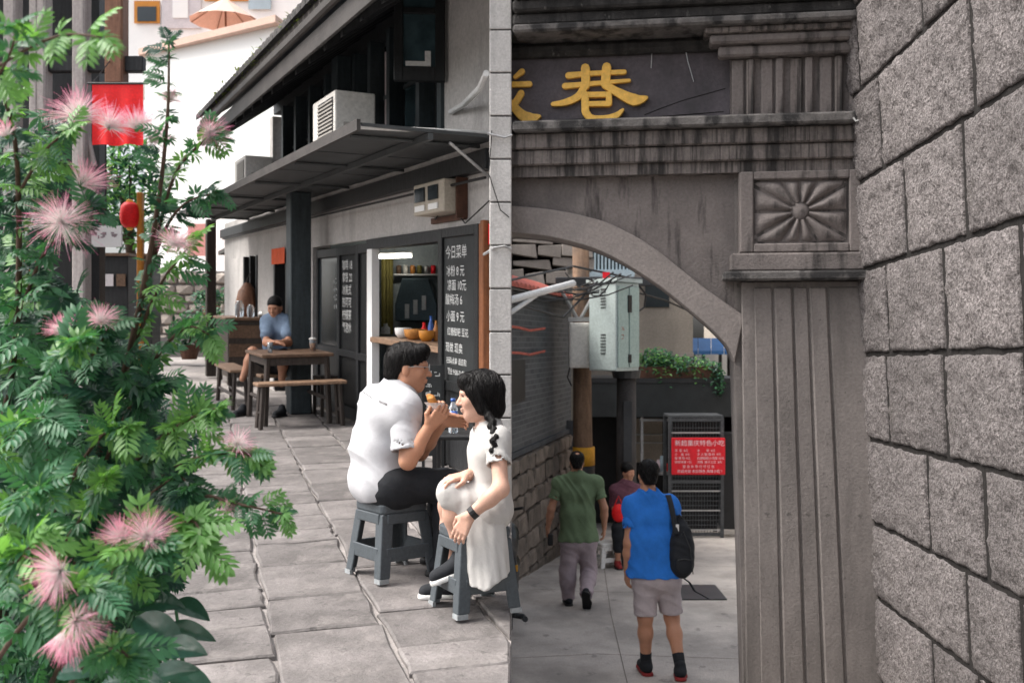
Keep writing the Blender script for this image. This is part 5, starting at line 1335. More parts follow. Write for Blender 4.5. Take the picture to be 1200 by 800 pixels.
def eyes(P, m_, parent, sc=1.0):
    out = []
    for s in (-1, 1):
        S = Sdf(); S.ell(P(s * .031, .074, .007), np.array((.014, .011, .010)) * sc, None, 0); out.append(S.mesh(.004))
    return put(out, 'eyes', m_, parent)
def face_sub(S, P, ax, sc=1.0, low=-.05, w=.10, d=.092, c=(0, .088, -.052)):
    S.ell(P(*c), np.array((w, d, .108)) * sc, ax, 0, 's')

def strands(hobj, parent, n=260, seed=1, ln=(.03, .08), flow=(0, 0, -1), crown=None, r=.0011):
    """loose hair strands lying on a hair mesh"""
    rg = random.Random(seed); o = WORLD[hobj.name]; me = hobj.data
    vs = [v_.co + o for v_ in me.vertices]; bvh = BVHTree.FromPolygons(vs, [p_.vertices[:] for p_ in me.polygons])
    mb = MB(); fl = Vector(flow)
    for k in range(n):
        p = vs[rg.randrange(len(vs))].copy(); L = rg.uniform(*ln); pts = []; rnd = Vector((rg.uniform(-.5, .5), rg.uniform(-.5, .5), rg.uniform(-.2, .2)))
        for i in range(6):
            loc, nor, _, _ = bvh.find_nearest(p)
            if loc is None: break
            pts.append(loc + nor * (.0008 + .007 * rg.random() ** 2 * (i / 5)))
            d = fl + rnd
            if crown is not None: d = (loc - Vector(crown)) * 6 + fl * .5 + rnd
            d = d - nor * d.dot(nor)
            if d.length < 1e-4: break
            p = loc + d.normalized() * L / 5
        if len(pts) > 2: mb.tube(pts, [r, r * .9] + [r * .6] * (len(pts) - 3) + [r * .2], 3, cap=False)
    return mb.build('hair_strands', M['hair_strand'], parent, fix=False, kind='stuff')
# ------------------------------------------------------------------ plastic stools
def stool(c, yaw, h, top, bot, label, mm, mf, group=None):
    r_ = root('plastic_stool', c, label, 'stool', group)
    ca, sa = math.cos(yaw), math.sin(yaw)
    def mp(x, y, z): return Vector((c[0] + ca * x - sa * y, c[1] + sa * x + ca * y, c[2] + z))
    t = top / 2; b = bot / 2
    g = MB(mp)
    prof = [(t * .93, h), (t, h - .012), (t * 1.01, h - .05)]
    g.prism([(-t, -t * .86), (-t * .86, -t), (t * .86, -t), (t, -t * .86), (t, t * .86), (t * .86, t), (-t * .86, t), (-t, t * .86)], h - .055, h, 'z').build('seat', mm, r_, bevel=.012, seg=2)
    lw = .052
    for sx in (-1, 1):
        for sy in (-1, 1):
            q = MB(mp)
            A = [(t - .004, t - .004), (t - lw * 1.45, t - .004), (t - lw * 1.45, t - .016), (t - .016, t - .016), (t - .016, t - lw * 1.45), (t - .004, t - lw * 1.45)]
            B = [(b, b), (b - lw * 1.2, b), (b - lw * 1.2, b - .014), (b - .014, b - .014), (b - .014, b - lw * 1.2), (b, b - lw * 1.2)]
            ia = [q.V((sx * x, sy * y, h - .054)) for x, y in A]; ib = [q.V((sx * x, sy * y, .022)) for x, y in B]
            for k in range(6): q.face((ia[k], ia[(k+1) % 6], ib[(k+1) % 6], ib[k]))
            q.face(ia); q.face(ib); q.build('leg', mm, r_, bevel=.006, seg=2)
            MB(mp).prism([(sx * (b + .003), sy * (b + .003)), (sx * (b - lw), sy * (b + .003)), (sx * (b - lw), sy * (b - .014)), (sx * (b - .014), sy * (b - .014)), (sx * (b - .014), sy * (b - lw)), (sx * (b + .003), sy * (b - lw))], 0, .0225, 'z').build('foot_cap', mf, r_)
    for ax_n in (0, 1):
        for sg_ in (-1, 1):
            for z0, z1 in ((h * .26, h * .44), (h - .105, h - .052)):
                f0 = (h - z0) / h; e = t + (b - t) * (1 - (z0 + z1) / 2 / h) - .008
                q = MB(mp)
                if ax_n == 0: q.box(-e + .03, e - .03, sg_ * e - .006, sg_ * e + .006, z0, z1)
                else: q.box(sg_ * e - .006, sg_ * e + .006, -e + .03, e - .03, z0, z1)
                q.build('rail', mm, r_, bevel=.004)
    return r_
sA = gl_at(459, 672)
YM = sA.y
hst = 0.40
stool(sA, R(38), hst, .29, .36, 'grey plastic stool under the man in the white t-shirt', M['stool_grey'], M['stool_foot'], 'grey plastic stools')
sB = gl_at(556, 712)
stool(sB, R(28), hst, .27, .33, 'grey plastic stool under the woman in the white dress', M['stool_grey'], M['stool_foot'], 'grey plastic stools')

# ------------------------------------------------------------------ seated man in white, eating
mz = sA.z + hst
man_ = root('person', sA, 'seated man with glasses in a white t-shirt and black trousers holding a wrapped snack', 'person')
YC0 = YM
J = dict(pel=npt(448, 583, YC0), mid=npt(444, 527, YC0 + .02), ch=npt(453, 486, YC0), nb=npt(468, 456, YC0 - .01), hd=npt(479, 431, YC0 - .03),
         rs=npt(474, 480, YC0 - .15), ls=npt(441, 470, YC0 + .16), re=npt(478, 540, YC0 - .22), rw=npt(503, 500, YC0 - .24), le=npt(492, 530, YC0 + .12), lw=npt(519, 494, YC0 - .04),
         rh=npt(459, 586, YC0 - .09), lh=npt(443, 583, YC0 + .09), rk=npt(527, 568, YC0 - .04), lk=npt(520, 566, YC0 + .22), ra=npt(519, 668, YC0 - .02), la=npt(512, 655, YC0 + .24))
J['pel'][2] = mz + .085; J['rh'][2] = J['lh'][2] = mz + .075
rv = vn(J['rs'] - J['ls'])
fd = np.array([.9, .42, 0.]); fd = vn(fd)
def torso(S, J, g, rv, k=.06, belly=0.0, wide=1.0):
    for s in (-1, 1):
        S.cone(J['pel'] + rv * s * .075 * wide, J['mid'] + rv * s * .065 * wide, .098 + g, .092 + g + belly, k)
        S.cone(J['mid'] + rv * s * .065 * wide, J['ch'] + rv * s * .085 * wide, .092 + g + belly, .098 + g, k)
    S.cone(J['ch'], J['nb'], .095 + g, .062 + g * .6, k)
    S.cone(J['nb'], J['rs'], .058 + g * .6, .056 + g, k); S.cone(J['nb'], J['ls'], .058 + g * .6, .056 + g, k)
    S.cone(J['ch'] + rv * .08, J['rs'], .085 + g, .06 + g, k); S.cone(J['ch'] - rv * .08, J['ls'], .085 + g, .06 + g, k)
def arm(S, a, b, c, r=(.050, .042, .030), k=.03):
    S.cone(a, b, r[0], r[1], k); S.cone(b, b + (np.array(c) - b) * .35, r[1], r[1] * .98, k); S.cone(b + (np.array(c) - b) * .35, c, r[1] * .98, r[2], k)
def leg(S, h_, k_, a_, r=(.085, .058, .036), k=.04):
    S.cone(h_, k_, r[0], r[1], k); md = k_ + (np.array(a_) - k_) * .35
    S.cone(k_, md, r[1] * .95, r[1] * .95, k); S.cone(md, a_, r[1] * .95, r[2], k)
B = Sdf(); torso(B, J, -.012, rv)
arm(B, J['rs'], J['re'], J['rw']); arm(B, J['ls'], J['le'], J['lw'])
leg(B, J['rh'], J['rk'], J['ra']); leg(B, J['lh'], J['lk'], J['la'])
hf = vn([.98, .06, -.05]); hu = vn([-.03, 0, 1])
B.cone(J['nb'] - np.array([0, 0, .02]), J['hd'] - hu * .06 - hf * .02, .060, .056, .03)
Hd, P, ax3 = head(J['hd'], hf, hu, 1.03)
Hd.cone(J['nb'], J['hd'] - hu * .06 - hf * .02, .055, .054, .03)
Hn = Sdf(); hdir = vn([.5, -.1, .55])
Hn.cone(J['rw'] + (J['re'] - J['rw']) * .3, J['rw'], .034, .030, .02); hand(Hn, J['rw'], hdir, [.35, -.75, -.2], [.1, .2, .9], 1.05, .75)
Hl = Sdf(); Hl.cone(J['lw'] + (J['le'] - J['lw']) * .3, J['lw'], .033, .029, .02); hand(Hl, J['lw'], [.85, -.1, .05], [.1, .8, .4], [.1, -.2, .9], 1.0, .55)
body = put([B.mesh(.010), Hd.mesh(.0055), Hn.mesh(.0042), Hl.mesh(.0042)], 'body', M['skin'], man_)
Sh = Sdf(); torso(Sh, J, .016, rv, .07, .012)
Sh.cone(J['rs'], J['rs'] + (J['re'] - J['rs']) * .2, .072, .076, .05); Sh.cone(J['ls'], J['ls'] + (J['le'] - J['ls']) * .2, .072, .076, .05)
Sh.cone(J['pel'] + rv * .07 - fd * .03, J['pel'] - rv * .07 - fd * .03, .125, .125, .06)
Sh.sub(J['nb'] - hu * .01, J['hd'] - hf * .02, .058, .07)
Sh.cut(J['pel'] - np.array([0, 0, .075]), (0.25, 0, -1))
def sleeve(J, a, b, fr, r0, r1, res=.008, fold=.005):
    S = Sdf(); e = J[a] + (J[b] - J[a]) * fr; far = J[a] + (J[b] - J[a]) * (fr + .25)
    S.cone(J[a] + (J['nb'] - J[a]) * .45, J[a], r0 * .9, r0, .04); S.cone(J['ch'] + (J[a] - J['ch']) * .5, J[a], r0, r0, .04); S.cone(J[a], far, r0, r1, .05)
    S.cut(e, vn(J[b] - J[a])); S.sub(e - (J[b] - J[a]) * .06, far, r1 - .012, r1 - .012)
    return S.mesh(res, fold, 26)
shirt = put([Sh.mesh(.0065, .0075, 17, (.75, .75, .55)), sleeve(J, 'rs', 're', .80, .074, .088), sleeve(J, 'ls', 'le', .75, .072, .084)], 't_shirt', M['white_cloth'], man_)
bv = BVHTree.FromPolygons([v_.co + WORLD[shirt.name] for v_ in shirt.data.vertices], [p_.vertices[:] for p_ in shirt.data.polygons])
tx = MB()
for (xa, ya, xb, yb, hw_) in ((425, 459, 437, 467, .9), (444, 470, 454, 474, 1.5)):
    n = 7
    for i in range(n):
        x = xa + (xb - xa) * i / n; y = ya + (yb - ya) * i / n; e = (xb - xa) / n * .62
        q = []
        for dx, dy in ((0, -hw_), (e, -hw_ + .3), (e, hw_ + .3), (0, hw_)):
            d = Vector(((x + dx - 600) / F, 1, (400 - y - dy) / F)).normalized(); hit = bv.ray_cast(Vector((0, 0, H)), d)
            if hit[0] is None: q = None; break
            q.append(tx.V(hit[0] - d * .003))
        if q: tx.face(q)
if tx.v: tx.build('shirt_lettering', M['pole_dark'], man_, fix=False)
Tr = Sdf(); leg(Tr, J['rh'], J['rk'], J['ra'], (.105, .078, .060)); leg(Tr, J['lh'], J['lk'], J['la'], (.105, .078, .060))
Tr.cone(J['rh'], J['lh'], .115, .115, .05); Tr.cone(J['pel'], J['rh'], .11, .11, .05)
Tr.cut(J['ra'] - np.array([0, 0, .0]), (0, 0, -1))
put(Tr.mesh(.010, .004, 26), 'trousers', M['black_cloth'], man_)
def shoe(ank, d, parent, mm, ms, sc=1.0, pitch=0.0, zoff=.075, name='shoe'):
    d = vn([d[0], d[1], 0]); rr = np.array([d[1], -d[0], 0]); u = np.array([0, 0, 1.])
    dd = d * math.cos(pitch) - u * math.sin(pitch); uu = d * math.sin(pitch) + u * math.cos(pitch); a = np.array(ank)
    Pq = lambda x, y, z: a + dd * x * sc + rr * y * sc + uu * (z - zoff) * sc
    S = Sdf(); S.cone(Pq(-.045, 0, .045), Pq(.02, 0, .055), .038 * sc, .042 * sc, .03); S.cone(Pq(.0, 0, .045), Pq(.14, 0, .028), .043 * sc, .034 * sc, .03); S.cone(Pq(.08, .012, .028), Pq(.15, 0, .026), .034 * sc, .028 * sc, .02)
    S.cone(Pq(-.02, 0, .05), Pq(-.01, 0, .095), .040 * sc, .042 * sc, .02); S.cut(Pq(0, 0, .004), -uu)
    o = put(S.mesh(.0055), name, mm, parent)
    S2 = Sdf(); S2.cone(Pq(-.05, 0, .0), Pq(.145, 0, .0), .044 * sc, .042 * sc, .02); S2.cone(Pq(.07, .015, 0), Pq(.13, .008, 0), .045 * sc, .04 * sc, .02); S2.cut(Pq(0, 0, .018), uu); S2.cut(Pq(0, 0, -.008), -uu)
    put(S2.mesh(.0055), 'sole', ms, o); return o
shoe(J['ra'], (.9, .3), man_, M['black_cloth'], M['black'], 1.05, 0, (J['ra'][2] - gl(J['ra'][1])) / 1.05 - .009)
shoe(J['la'], (.9, .35), man_, M['black_cloth'], M['black'], 1.05, 0, (J['la'][2] - gl(J['la'][1])) / 1.05 - .009)
Hr = Sdf(); Hr.ell(P(0, -.014, .046), np.array((.086, .106, .090)) * 1.03, ax3, .02); Hr.cone(P(0, -.07, -.03), P(0, -.05, .04), .058, .075, .03)
Hr.cone(P(-.03, .07, .095), P(.03, .07, .095), .034, .034, .03)
face_sub(Hr, P, ax3, 1.03, c=(0, .094, -.060), w=.11, d=.098)
for s in (-1, 1): Hr.ell(P(s * .084, .008, -.028), np.array((.03, .030, .040)), ax3, 0, 's')
Hr.cut(P(0, -.05, -.068), -ax3[2])
strands(put(Hr.mesh(.006, .003, 60, (1, .4, .2)), 'hair', M['hair'], man_), man_, 700, 5, (.03, .07), (.1, 0, -.4), Vector(P(0, -.04, .13)))
eyes(P, M['black'], man_, 1.03)
gl_ = MB()
for s in (-1, 1):
    gl_.tube([Vector(P(s * .032 + .022 * math.cos(t), .106, .006 + .018 * math.sin(t))) for t in np.linspace(0, 2 * math.pi, 13)], .0022, 5)
    gl_.tube([Vector(P(s * .056, .102, .010)), Vector(P(s * .080, .04, .012)), Vector(P(s * .080, -.02, .002))], .0022, 5)
gl_.tube([Vector(P(-.010, .108, .010)), Vector(P(.010, .108, .010))], .002, 5).build('glasses', M['steel'], man_)
# the snack in his hand
sp = npt(511, 478, YC0 - .23)
sn = root('wrapped_snack', Vector(sp) - Vector((0, 0, .06)), 'golden fried snack in a clear paper wrap held by the man in white', 'snack')
S = Sdf(); S.cone(sp + np.array([-.035, 0, .06]), sp + np.array([.012, 0, -.04]), .016, .024, .01); S.cone(sp + np.array([-.02, -.01, .05]), sp + np.array([.0, 0, -.0]), .018, .02, .01)
put(S.mesh(.005, .003, 90), 'pastry', M['bread'], sn)
wr = MB(); rows = []
for i in range(6):
    t = i / 5; r_ = .016 + .034 * t; row = []
    for j in range(15):
        a = 2 * math.pi * j / 14; rr = r_ * (1 + .16 * math.sin(5 * a + i)); row.append(Vector(sp) + Vector((.018 - .022 * t + rr * math.cos(a), rr * math.sin(a), -.055 + .085 * t + .008 * math.sin(7 * a))))
    rows.append(row)
wr.sheet(rows).build('paper_wrap', M['wrap'], sn, smooth=True, fix=False)

# ------------------------------------------------------------------ woman in white with braids
YG = sB.y
wz = sB.z + hst
wom = root('person', sB, 'woman with long dark braids in a white dress, leaning over her crossed leg', 'person')
K = dict(pel=npt(570, 608, YG + .03), mid=npt(574, 566, YG + .03), ch=npt(572, 530, YG + .02), nb=npt(572, 501, YG + .0), hd=npt(562, 464, YG - .01),
         ls=npt(583, 515, YG - .13), rs=npt(566, 511, YG + .14), le=npt(587, 573, YG - .24), lw=npt(550, 604, YG - .24), re=npt(560, 556, YG + .12), rw=npt(548, 556, YG - .06),
         lh=npt(574, 612, YG - .06), rh=npt(570, 610, YG + .09), lk=npt(528, 576, YG - .07), rk=npt(527, 592, YG + .12), la=npt(541, 655, YG - .05), ra=npt(532, 668, YG + .16))
for q in ('pel',): K[q][2] = wz + .08
K['lh'][2] = wz + .08; K['rh'][2] = wz + .07
rvw = vn(K['rs'] - K['ls'])
B = Sdf()
def torso_w(S, J, g, rv, k=.05):
    for s in (-1, 1):
        S.cone(J['pel'] + rv * s * .065, J['mid'] + rv * s * .045, .088 + g, .075 + g, k); S.cone(J['mid'] + rv * s * .045, J['ch'] + rv * s * .06, .075 + g, .080 + g, k)
    S.cone(J['ch'], J['nb'], .078 + g, .05 + g * .6, k); S.cone(J['nb'], J['rs'], .045 + g * .6, .044 + g, k); S.cone(J['nb'], J['ls'], .045 + g * .6, .044 + g, k)
torso_w(B, K, -.01, rvw)
arm(B, K['rs'], K['re'], K['rw'], (.040, .034, .025)); arm(B, K['ls'], K['le'], K['lw'], (.041, .035, .026))
leg(B, K['lh'], K['lk'], K['la'], (.08, .052, .031)); leg(B, K['rh'], K['rk'], K['ra'], (.08, .052, .031))
wf = vn([-.98, -.10, -.06]); wu = vn([-.04, 0, 1])
B.cone(K['nb'] - np.array([0, 0, .02]), K['hd'] - wu * .06 - wf * .02, .047, .044, .03)
Hd, P, ax3 = head(K['hd'], wf, wu, .96, .6)
Hd.cone(K['nb'], K['hd'] - wu * .06 - wf * .02, .043, .043, .03)
Hn = Sdf(); Hn.cone(K['lw'] + (K['le'] - K['lw']) * .3, K['lw'], .029, .025, .02); hand(Hn, K['lw'], [-.45, 0, -.8], [-.3, -.8, .1], [-.7, -.1, .4], .95, .45)
Hr_ = Sdf(); Hr_.cone(K['rw'] + (K['re'] - K['rw']) * .3, K['rw'], .029, .025, .02); hand(Hr_, K['rw'], [-.85, -.35, -.15], [-.1, -.2, .9], [-.2, -.8, 0], .95, .5)
put([B.mesh(.010), Hd.mesh(.0052), Hn.mesh(.004), Hr_.mesh(.004)], 'body', M['skin_pale'], wom)
# dress: bodice, short sleeves, skirt over the crossed legs hanging down
D_ = Sdf(); torso_w(D_, K, .008, rvw, .05)
D_.cone(K['ls'], K['ls'] + (K['le'] - K['ls']) * .2, .048, .052, .04); D_.cone(K['rs'], K['rs'] + (K['re'] - K['rs']) * .2, .048, .052, .04)
D_.cone(K['lh'], K['lk'] + np.array([.0, 0, .0]), .088, .062, .05); D_.cone(K['rh'], K['rk'] + np.array([.02, 0, 0]), .086, .06, .05)
D_.cone(K['pel'], K['lh'], .098, .098, .05)
D_.sub(K['nb'] + np.array([-.02, 0, .005]), K['hd'], .052, .07)
Sk = Sdf()
for i in range(11):          # pleats falling from the lap
    t_ = i / 10
    a_ = K['lk'] + (K['lh'] - K['lk']) * (0.42 + .72 * t_) + np.array([0, -.035, .0])
    h_ = npt(555 + 40 * t_, 702, YG - .16 - .03 * math.sin(3.1 * t_) - .034 * (i % 2) + .10 * max(0, t_ - .7))
    Sk.cone(a_, h_, .046, .024, .012)
Sk.cut(npt(563, 690, YG - .2), vn([-.32, 0, -1])); Sk.cut(npt(581, 684, YG - .2), vn([.55, 0, -1]))
Sk.cone(K['lk'] + np.array([.0, 0, .0]), K['lk'] + np.array([.012, -.01, -.04]), .062, .057, .03)
Sk.cone(K['lk'] + np.array([.01, 0, .0]), K['lh'], .064, .078, .04)
slv = [sleeve(K, 'ls', 'le', .52, .050, .064, .007, .004), sleeve(K, 'rs', 're', .5, .048, .06, .007, .004)]
put([D_.mesh(.008, .005, 34, (.8, .6, .4)), Sk.mesh(.0065, .005, 34, (1, .5, .1))] + slv, 'dress', M['cream_cloth'], wom)
sl_ = (K['la'][2] - gl(K['la'][1]))
shoe(K['la'] + np.array([0, 0, 0]), (-.95, -.15), wom, M['black_cloth'], M['rubber_white'], .96, .35, .06)
shoe(K['ra'], (-.95, -.1), wom, M['black_cloth'], M['rubber_white'], .96, 0, (K['ra'][2] - gl(K['ra'][1])) / .96 - .009)
Hh_ = Sdf(); Hh_.ell(P(0, -.014, .040), np.array((.088, .108, .096)) * .97, ax3, .02); Hh_.cone(P(0, -.06, -.06), P(0, -.04, .02), .062, .08, .03)
for s in (-1, 1): Hh_.cone(P(s * .062, .035, .03), P(s * .075, -.005, -.06), .026, .028, .03)
Hh_.cone(P(-.03, .072, .085), P(.03, .072, .085), .03, .03, .03)
face_sub(Hh_, P, ax3, .97, c=(0, .105, -.066), w=.066, d=.090)
for s, pts in ((-1, [P(-.07, -.02, -.06), np.array(npt(576, 495, YG - .13)), np.array(npt(580, 512, YG - .185)), np.array(npt(579, 532, YG - .20))]), (1, [P(.07, -.01, -.05), np.array(npt(562, 492, YG + .10)), np.array(npt(556, 505, YG + .08))])):
    for a, b in zip(pts[:-1], pts[1:]):
        n = max(2, int(np.linalg.norm(b - a) / .017))
        for i in range(n):
            t = i / n; p = a + (b - a) * t
            Hh_.ell(p + np.array([.007 * (-1) ** i, 0, 0]), (.017, .018, .017), None, .010)
strands(put(Hh_.mesh(.006, .0025, 60, (.8, .3, .5)), 'hair', M['hair'], wom), wom, 900, 6, (.05, .12), (.1, 0, -1))
eyes(P, M['black'], wom, .96)
wp_ = K['lw'] + (K['le'] - K['lw']) * .12
dv = Vector(K['le'] - K['lw']).normalized()
MB().tube([Vector(wp_) - dv * .014, Vector(wp_) + dv * .014], .031, 14).build('wristwatch', M['black'], wom)
# table with a bottle between them
tc0 = gl_at(536, 600)
tb2 = root('low_table', tc0, 'low black table between the seated pair', 'table')
TH_ = .54
MB().box(tc0.x - .17, tc0.x + .16, tc0.y - .2, tc0.y + .25, tc0.z + TH_ - .03, tc0.z + TH_).build('top', M['black'], tb2, bevel=.008)
for sx in (-1, 1):
    for sy in (-1, 1): MB().box(tc0.x + sx * .14 - .015, tc0.x + sx * .14 + .015, tc0.y + sy * .19 - .015, tc0.y + sy * .19 + .015, gl(tc0.y + sy * .19), tc0.z + TH_ - .031).build('leg', M['black'], tb2)
bt = Vector((at(531, 0, tc0.y).x, tc0.y, tc0.z + TH_ + .001))
bo = root('water_bottle', bt, 'plastic bottle with a blue printed label on the low black table', 'bottle')
MB().lathe(bt, [(.028, 0), (.032, .01), (.032, .05), (.030, .055), (.033, .06)], 16).build('bottle_body', M['clear'], bo, smooth=True)
MB().lathe(bt, [(.0335, .0605), (.0335, .15)], 16).build('bottle_label', M['bottle_blue'], bo, smooth=True)
MB().lathe(bt, [(.032, .151), (.030, .17), (.014, .205), (.014, .212)], 16).build('bottle_shoulder', M['clear'], bo, smooth=True)
MB().lathe(bt, [(.017, .213), (.017, .235)], 12).build('cap', M['bottle_blue'], bo, smooth=True)
# small standing chalkboard behind the man
cbp = gl_at(506, 548)
cbr = root('chalkboard_stand', cbp, 'small black chalkboard with white writing behind the eating man', 'menu board')
x0, x1 = at(496, 0, cbp.y).x, at(519, 0, cbp.y).x; z1 = at(0, 428, cbp.y).z
MB().box(x0, x1, cbp.y, cbp.y + .02, cbp.z + .1, z1).build('board', M['chalkboard'], cbr)
for xx in (x0, x1): MB().box(xx - .012, xx + .012, cbp.y - .006, cbp.y + .03, cbp.z, z1 + .01).build('leg', M['door_wood'], cbr)
scribble(Frame((x0 + .02, cbp.y, z1 - .1), (1, 0), (0, -1)), 'chalk_writing', M['chalk'], cbr, 0, x1 - x0 - .02, [.03, -.06, -.14, -.24], .001, .055, 41)

# ------------------------------------------------------------------ walkers in the lower lane
def walker(label, Yp, J, shirt, legs, skin, hairm, head_f, bald=False, long=True, sl=.62, sc=.93, hem_y=None, leg_cut=None, shoes=None, foot=None, socks=False, hands=None):
    base = Vector((J['pel'][0], J['pel'][1], min(gr(J['ra'][1]), gr(J['la'][1]))))
    r_ = root('person', base, label, 'person')
    rv = vn(J['rs'] - J['ls']); B = Sdf(); torso(B, J, -.012, rv)
    arm(B, J['rs'], J['re'], J['rw'], (.048, .041, .029)); arm(B, J['ls'], J['le'], J['lw'], (.048, .041, .029))
    leg(B, J['rh'], J['rk'], J['ra'], (.085, .058, .038)); leg(B, J['lh'], J['lk'], J['la'], (.085, .058, .038))
    hf = vn(head_f); hu = np.array([0, .08, 1.])
    B.cone(J['nb'] - np.array([0, 0, .02]), J['hd'] - np.array([0, 0, .06]), .060, .056, .03)
    Hd, P, ax = head(J['hd'], hf, hu, sc)
    Hs = []
    for s, w, e in (('l', J['lw'], J['le']), ('r', J['rw'], J['re'])):
        Q = Sdf(); Q.cone(w + (e - w) * .3, w, .033, .029, .02); sgn = -1 if s == 'l' else 1
        hd_ = hands.get(s) if hands else None
        hand(Q, w, *(hd_ if hd_ else ([0, .1, -1], [sgn, -.3, 0], [0, 1, 0])), 1.02, .55); Hs.append(Q.mesh(.0055))
    put([B.mesh(.011), Hd.mesh(.007)] + Hs, 'body', skin, r_)
    S = Sdf(); torso(S, J, .011, rv, .06, .006, 1.1)
    for a, b in (('rs', 're'), ('ls', 'le')): S.cone(J[a], J[a] + (J[b] - J[a]) * .15, .057, .06, .05)
    for s in (-1, 1): S.cone(J['mid'] + rv * s * .07, J['pel'] + rv * s * .082 - np.array([0, 0, .16]), .108, .122, .06)
    S.cone(J['mid'], J['pel'] - np.array([0, 0, .16]), .11, .125, .06)
    S.cone(J['pel'] + rv * .09 - np.array([0, 0, .04]), J['pel'] - rv * .09 - np.array([0, 0, .04]), .125, .125, .06)
    S.sub(J['nb'], J['hd'], .066, .08)
    S.cut((0, 0, hem_y), (0, 0, -1))
    put([S.mesh(.0085, .009, 22, (.75, .2, .45)), sleeve(J, 'rs', 're', sl, .058, .074, .008), sleeve(J, 'ls', 'le', sl, .058, .074, .008)], 't_shirt', shirt, r_)
    T = Sdf(); rr = (.112, .092, .072) if leg_cut is None else (.112, .105, .105)
    if leg_cut is None:
        leg(T, J['rh'], J['rk'], J['ra'], rr); leg(T, J['lh'], J['lk'], J['la'], rr)
    else:
        for h_, k_ in (('rh', 'rk'), ('lh', 'lk')): T.cone(J[h_], J[k_] + (J[k_] - J[h_]) * .2, .105, .088, .012)
    T.cone(J['rh'], J['lh'], .122, .122, .04); T.cone(J['pel'], J['pel'] - np.array([0, 0, .05]), .13, .13, .04)
    if leg_cut is not None: T.cut((0, 0, leg_cut), (0, 0, -1))
    else:
        for a, k_ in (('ra', 'rk'), ('la', 'lk')):
            T.p.append((lambda X, p=J[a] + vn(J[a] - J[k_]) * .02, d=vn(J[a] - J[k_]): np.where(np.linalg.norm(X - p, axis=-1) < .16, (X - p) @ d, -1), None, None, 0, 'i'))
    put(T.mesh(.010, .006, 24, (.5, .3, .9)), 'trousers' if leg_cut is None else 'shorts', legs, r_)
    for a, k_ in (('ra', 'rk'), ('la', 'lk')):
        d, pit, zf = foot[a]
        shoe(J[a], d, r_, shoes[0], shoes[1], 1.05, pit, zf)
        if socks:
            S = Sdf(); q = J[a] + vn(J[k_] - J[a]) * .10; S.cone(J[a], q, .043, .047, .01); S.cut(q, vn(J[k_] - J[a])); put(S.mesh(.007), 'sock', M['black_cloth'], r_)
    Hr = Sdf(); Hr.ell(P(0, -.016, .044), np.array((.086, .106, .090)) * sc, ax, .02); Hr.cone(P(0, -.07, -.035), P(0, -.05, .04), .060 * sc, .076 * sc, .03)
    face_sub(Hr, P, ax, sc, c=(0, .094, -.058), w=.11, d=.098)
    for s in (-1, 1): Hr.ell(P(s * .086, .0, -.03), np.array((.028, .028, .036)), ax, 0, 's')
    if bald: Hr.ell(P(.004, -.075, .115), np.array((.030, .040, .030)), ax, 0, 's')
    Hr.cut(P(0, -.05, -.075), -ax[2])
    strands(put(Hr.mesh(.007, .003, 60, (1, .3, .4)), 'hair', hairm, r_), r_, 420, 7, (.03, .06), (0, 0, -.5), Vector(P(0, -.05, .13)), .0016)
    return r_
Yb = 8.12
n_ = lambda x, y, d=0.0: npt(x, y, Yb + d)
Jb = dict(pel=n_(767, 668), mid=n_(764, 632), ch=n_(762, 603, .01), nb=n_(760, 580), hd=n_(759, 556, .02), ls=n_(741, 592), rs=n_(784, 592), le=n_(737, 636, -.03), lw=n_(735, 668, .02), re=n_(799, 634), rw=n_(796, 668, .12),
          lh=n_(757, 676), rh=n_(781, 676), lk=n_(756, 722, -.02), rk=n_(787, 722, .05), la=n_(757, 769, .05), ra=n_(797, 776, -.12))
Jb['la'][2] = gr(Jb['la'][1]) + .085; Jb['ra'][2] = gr(Jb['ra'][1]) + .10
walker('walking man in a bright blue t-shirt, grey shorts and black socks', Yb, Jb, M['blue_cloth'], M['grey_cloth'], M['skin'], M['hair'], (-.15, .98, -.05), hem_y=n_(0, 674)[2], leg_cut=n_(0, 719)[2],
       shoes=(M['shoe_red'] if False else M['black_cloth'], M['shoe_red']), foot={'la': ((-.12, 1), 0, .07), 'ra': ((.1, 1), .12, .085)}, socks=True)
# his backpack
bc = n_(799, 640, -.12)
bpk = root('backpack', Vector(n_(800, 682, -.12)), 'black backpack slung on the right shoulder of the man in blue', 'backpack')
S = Sdf(); S.ell(bc + np.array([0, 0, -.03]), (.088, .085, .215), None, .03); S.cone(bc + np.array([0, -.02, -.14]), bc + np.array([0, -.02, .03]), .085, .08, .05); S.cone(bc + np.array([-.0, 0, .12]), bc + np.array([-.02, .04, .2]), .06, .04, .04)
put(S.mesh(.009, .004, 30), 'bag', M['black_cloth'], bpk)
S = Sdf(); S.ell(bc + np.array([.0, -.085, -.12]), (.07, .035, .09), None, .02); put(S.mesh(.009), 'pocket', M['black_cloth'], bpk)
MB().tube([bc + np.array([.075, -.075, -.2]), bc + np.array([.05, -.10, 0.]), bc + np.array([.0, -.085, .13]), bc + np.array([-.06, -.06, .05])], .004, 5).build('zip', M['plate'], bpk)
MB().tube([bc + np.array([-.05, -.118, -.08]), bc + np.array([.0, -.125, -.07]), bc + np.array([.05, -.118, -.08])], .004, 5).build('zip', M['plate'], bpk)
MB().tube([bc + np.array([-.03, .03, .2]), bc + np.array([-.02, -.01, .25]), bc + np.array([.02, .02, .2])], .007, 6).build('grab_handle', M['black'], bpk)
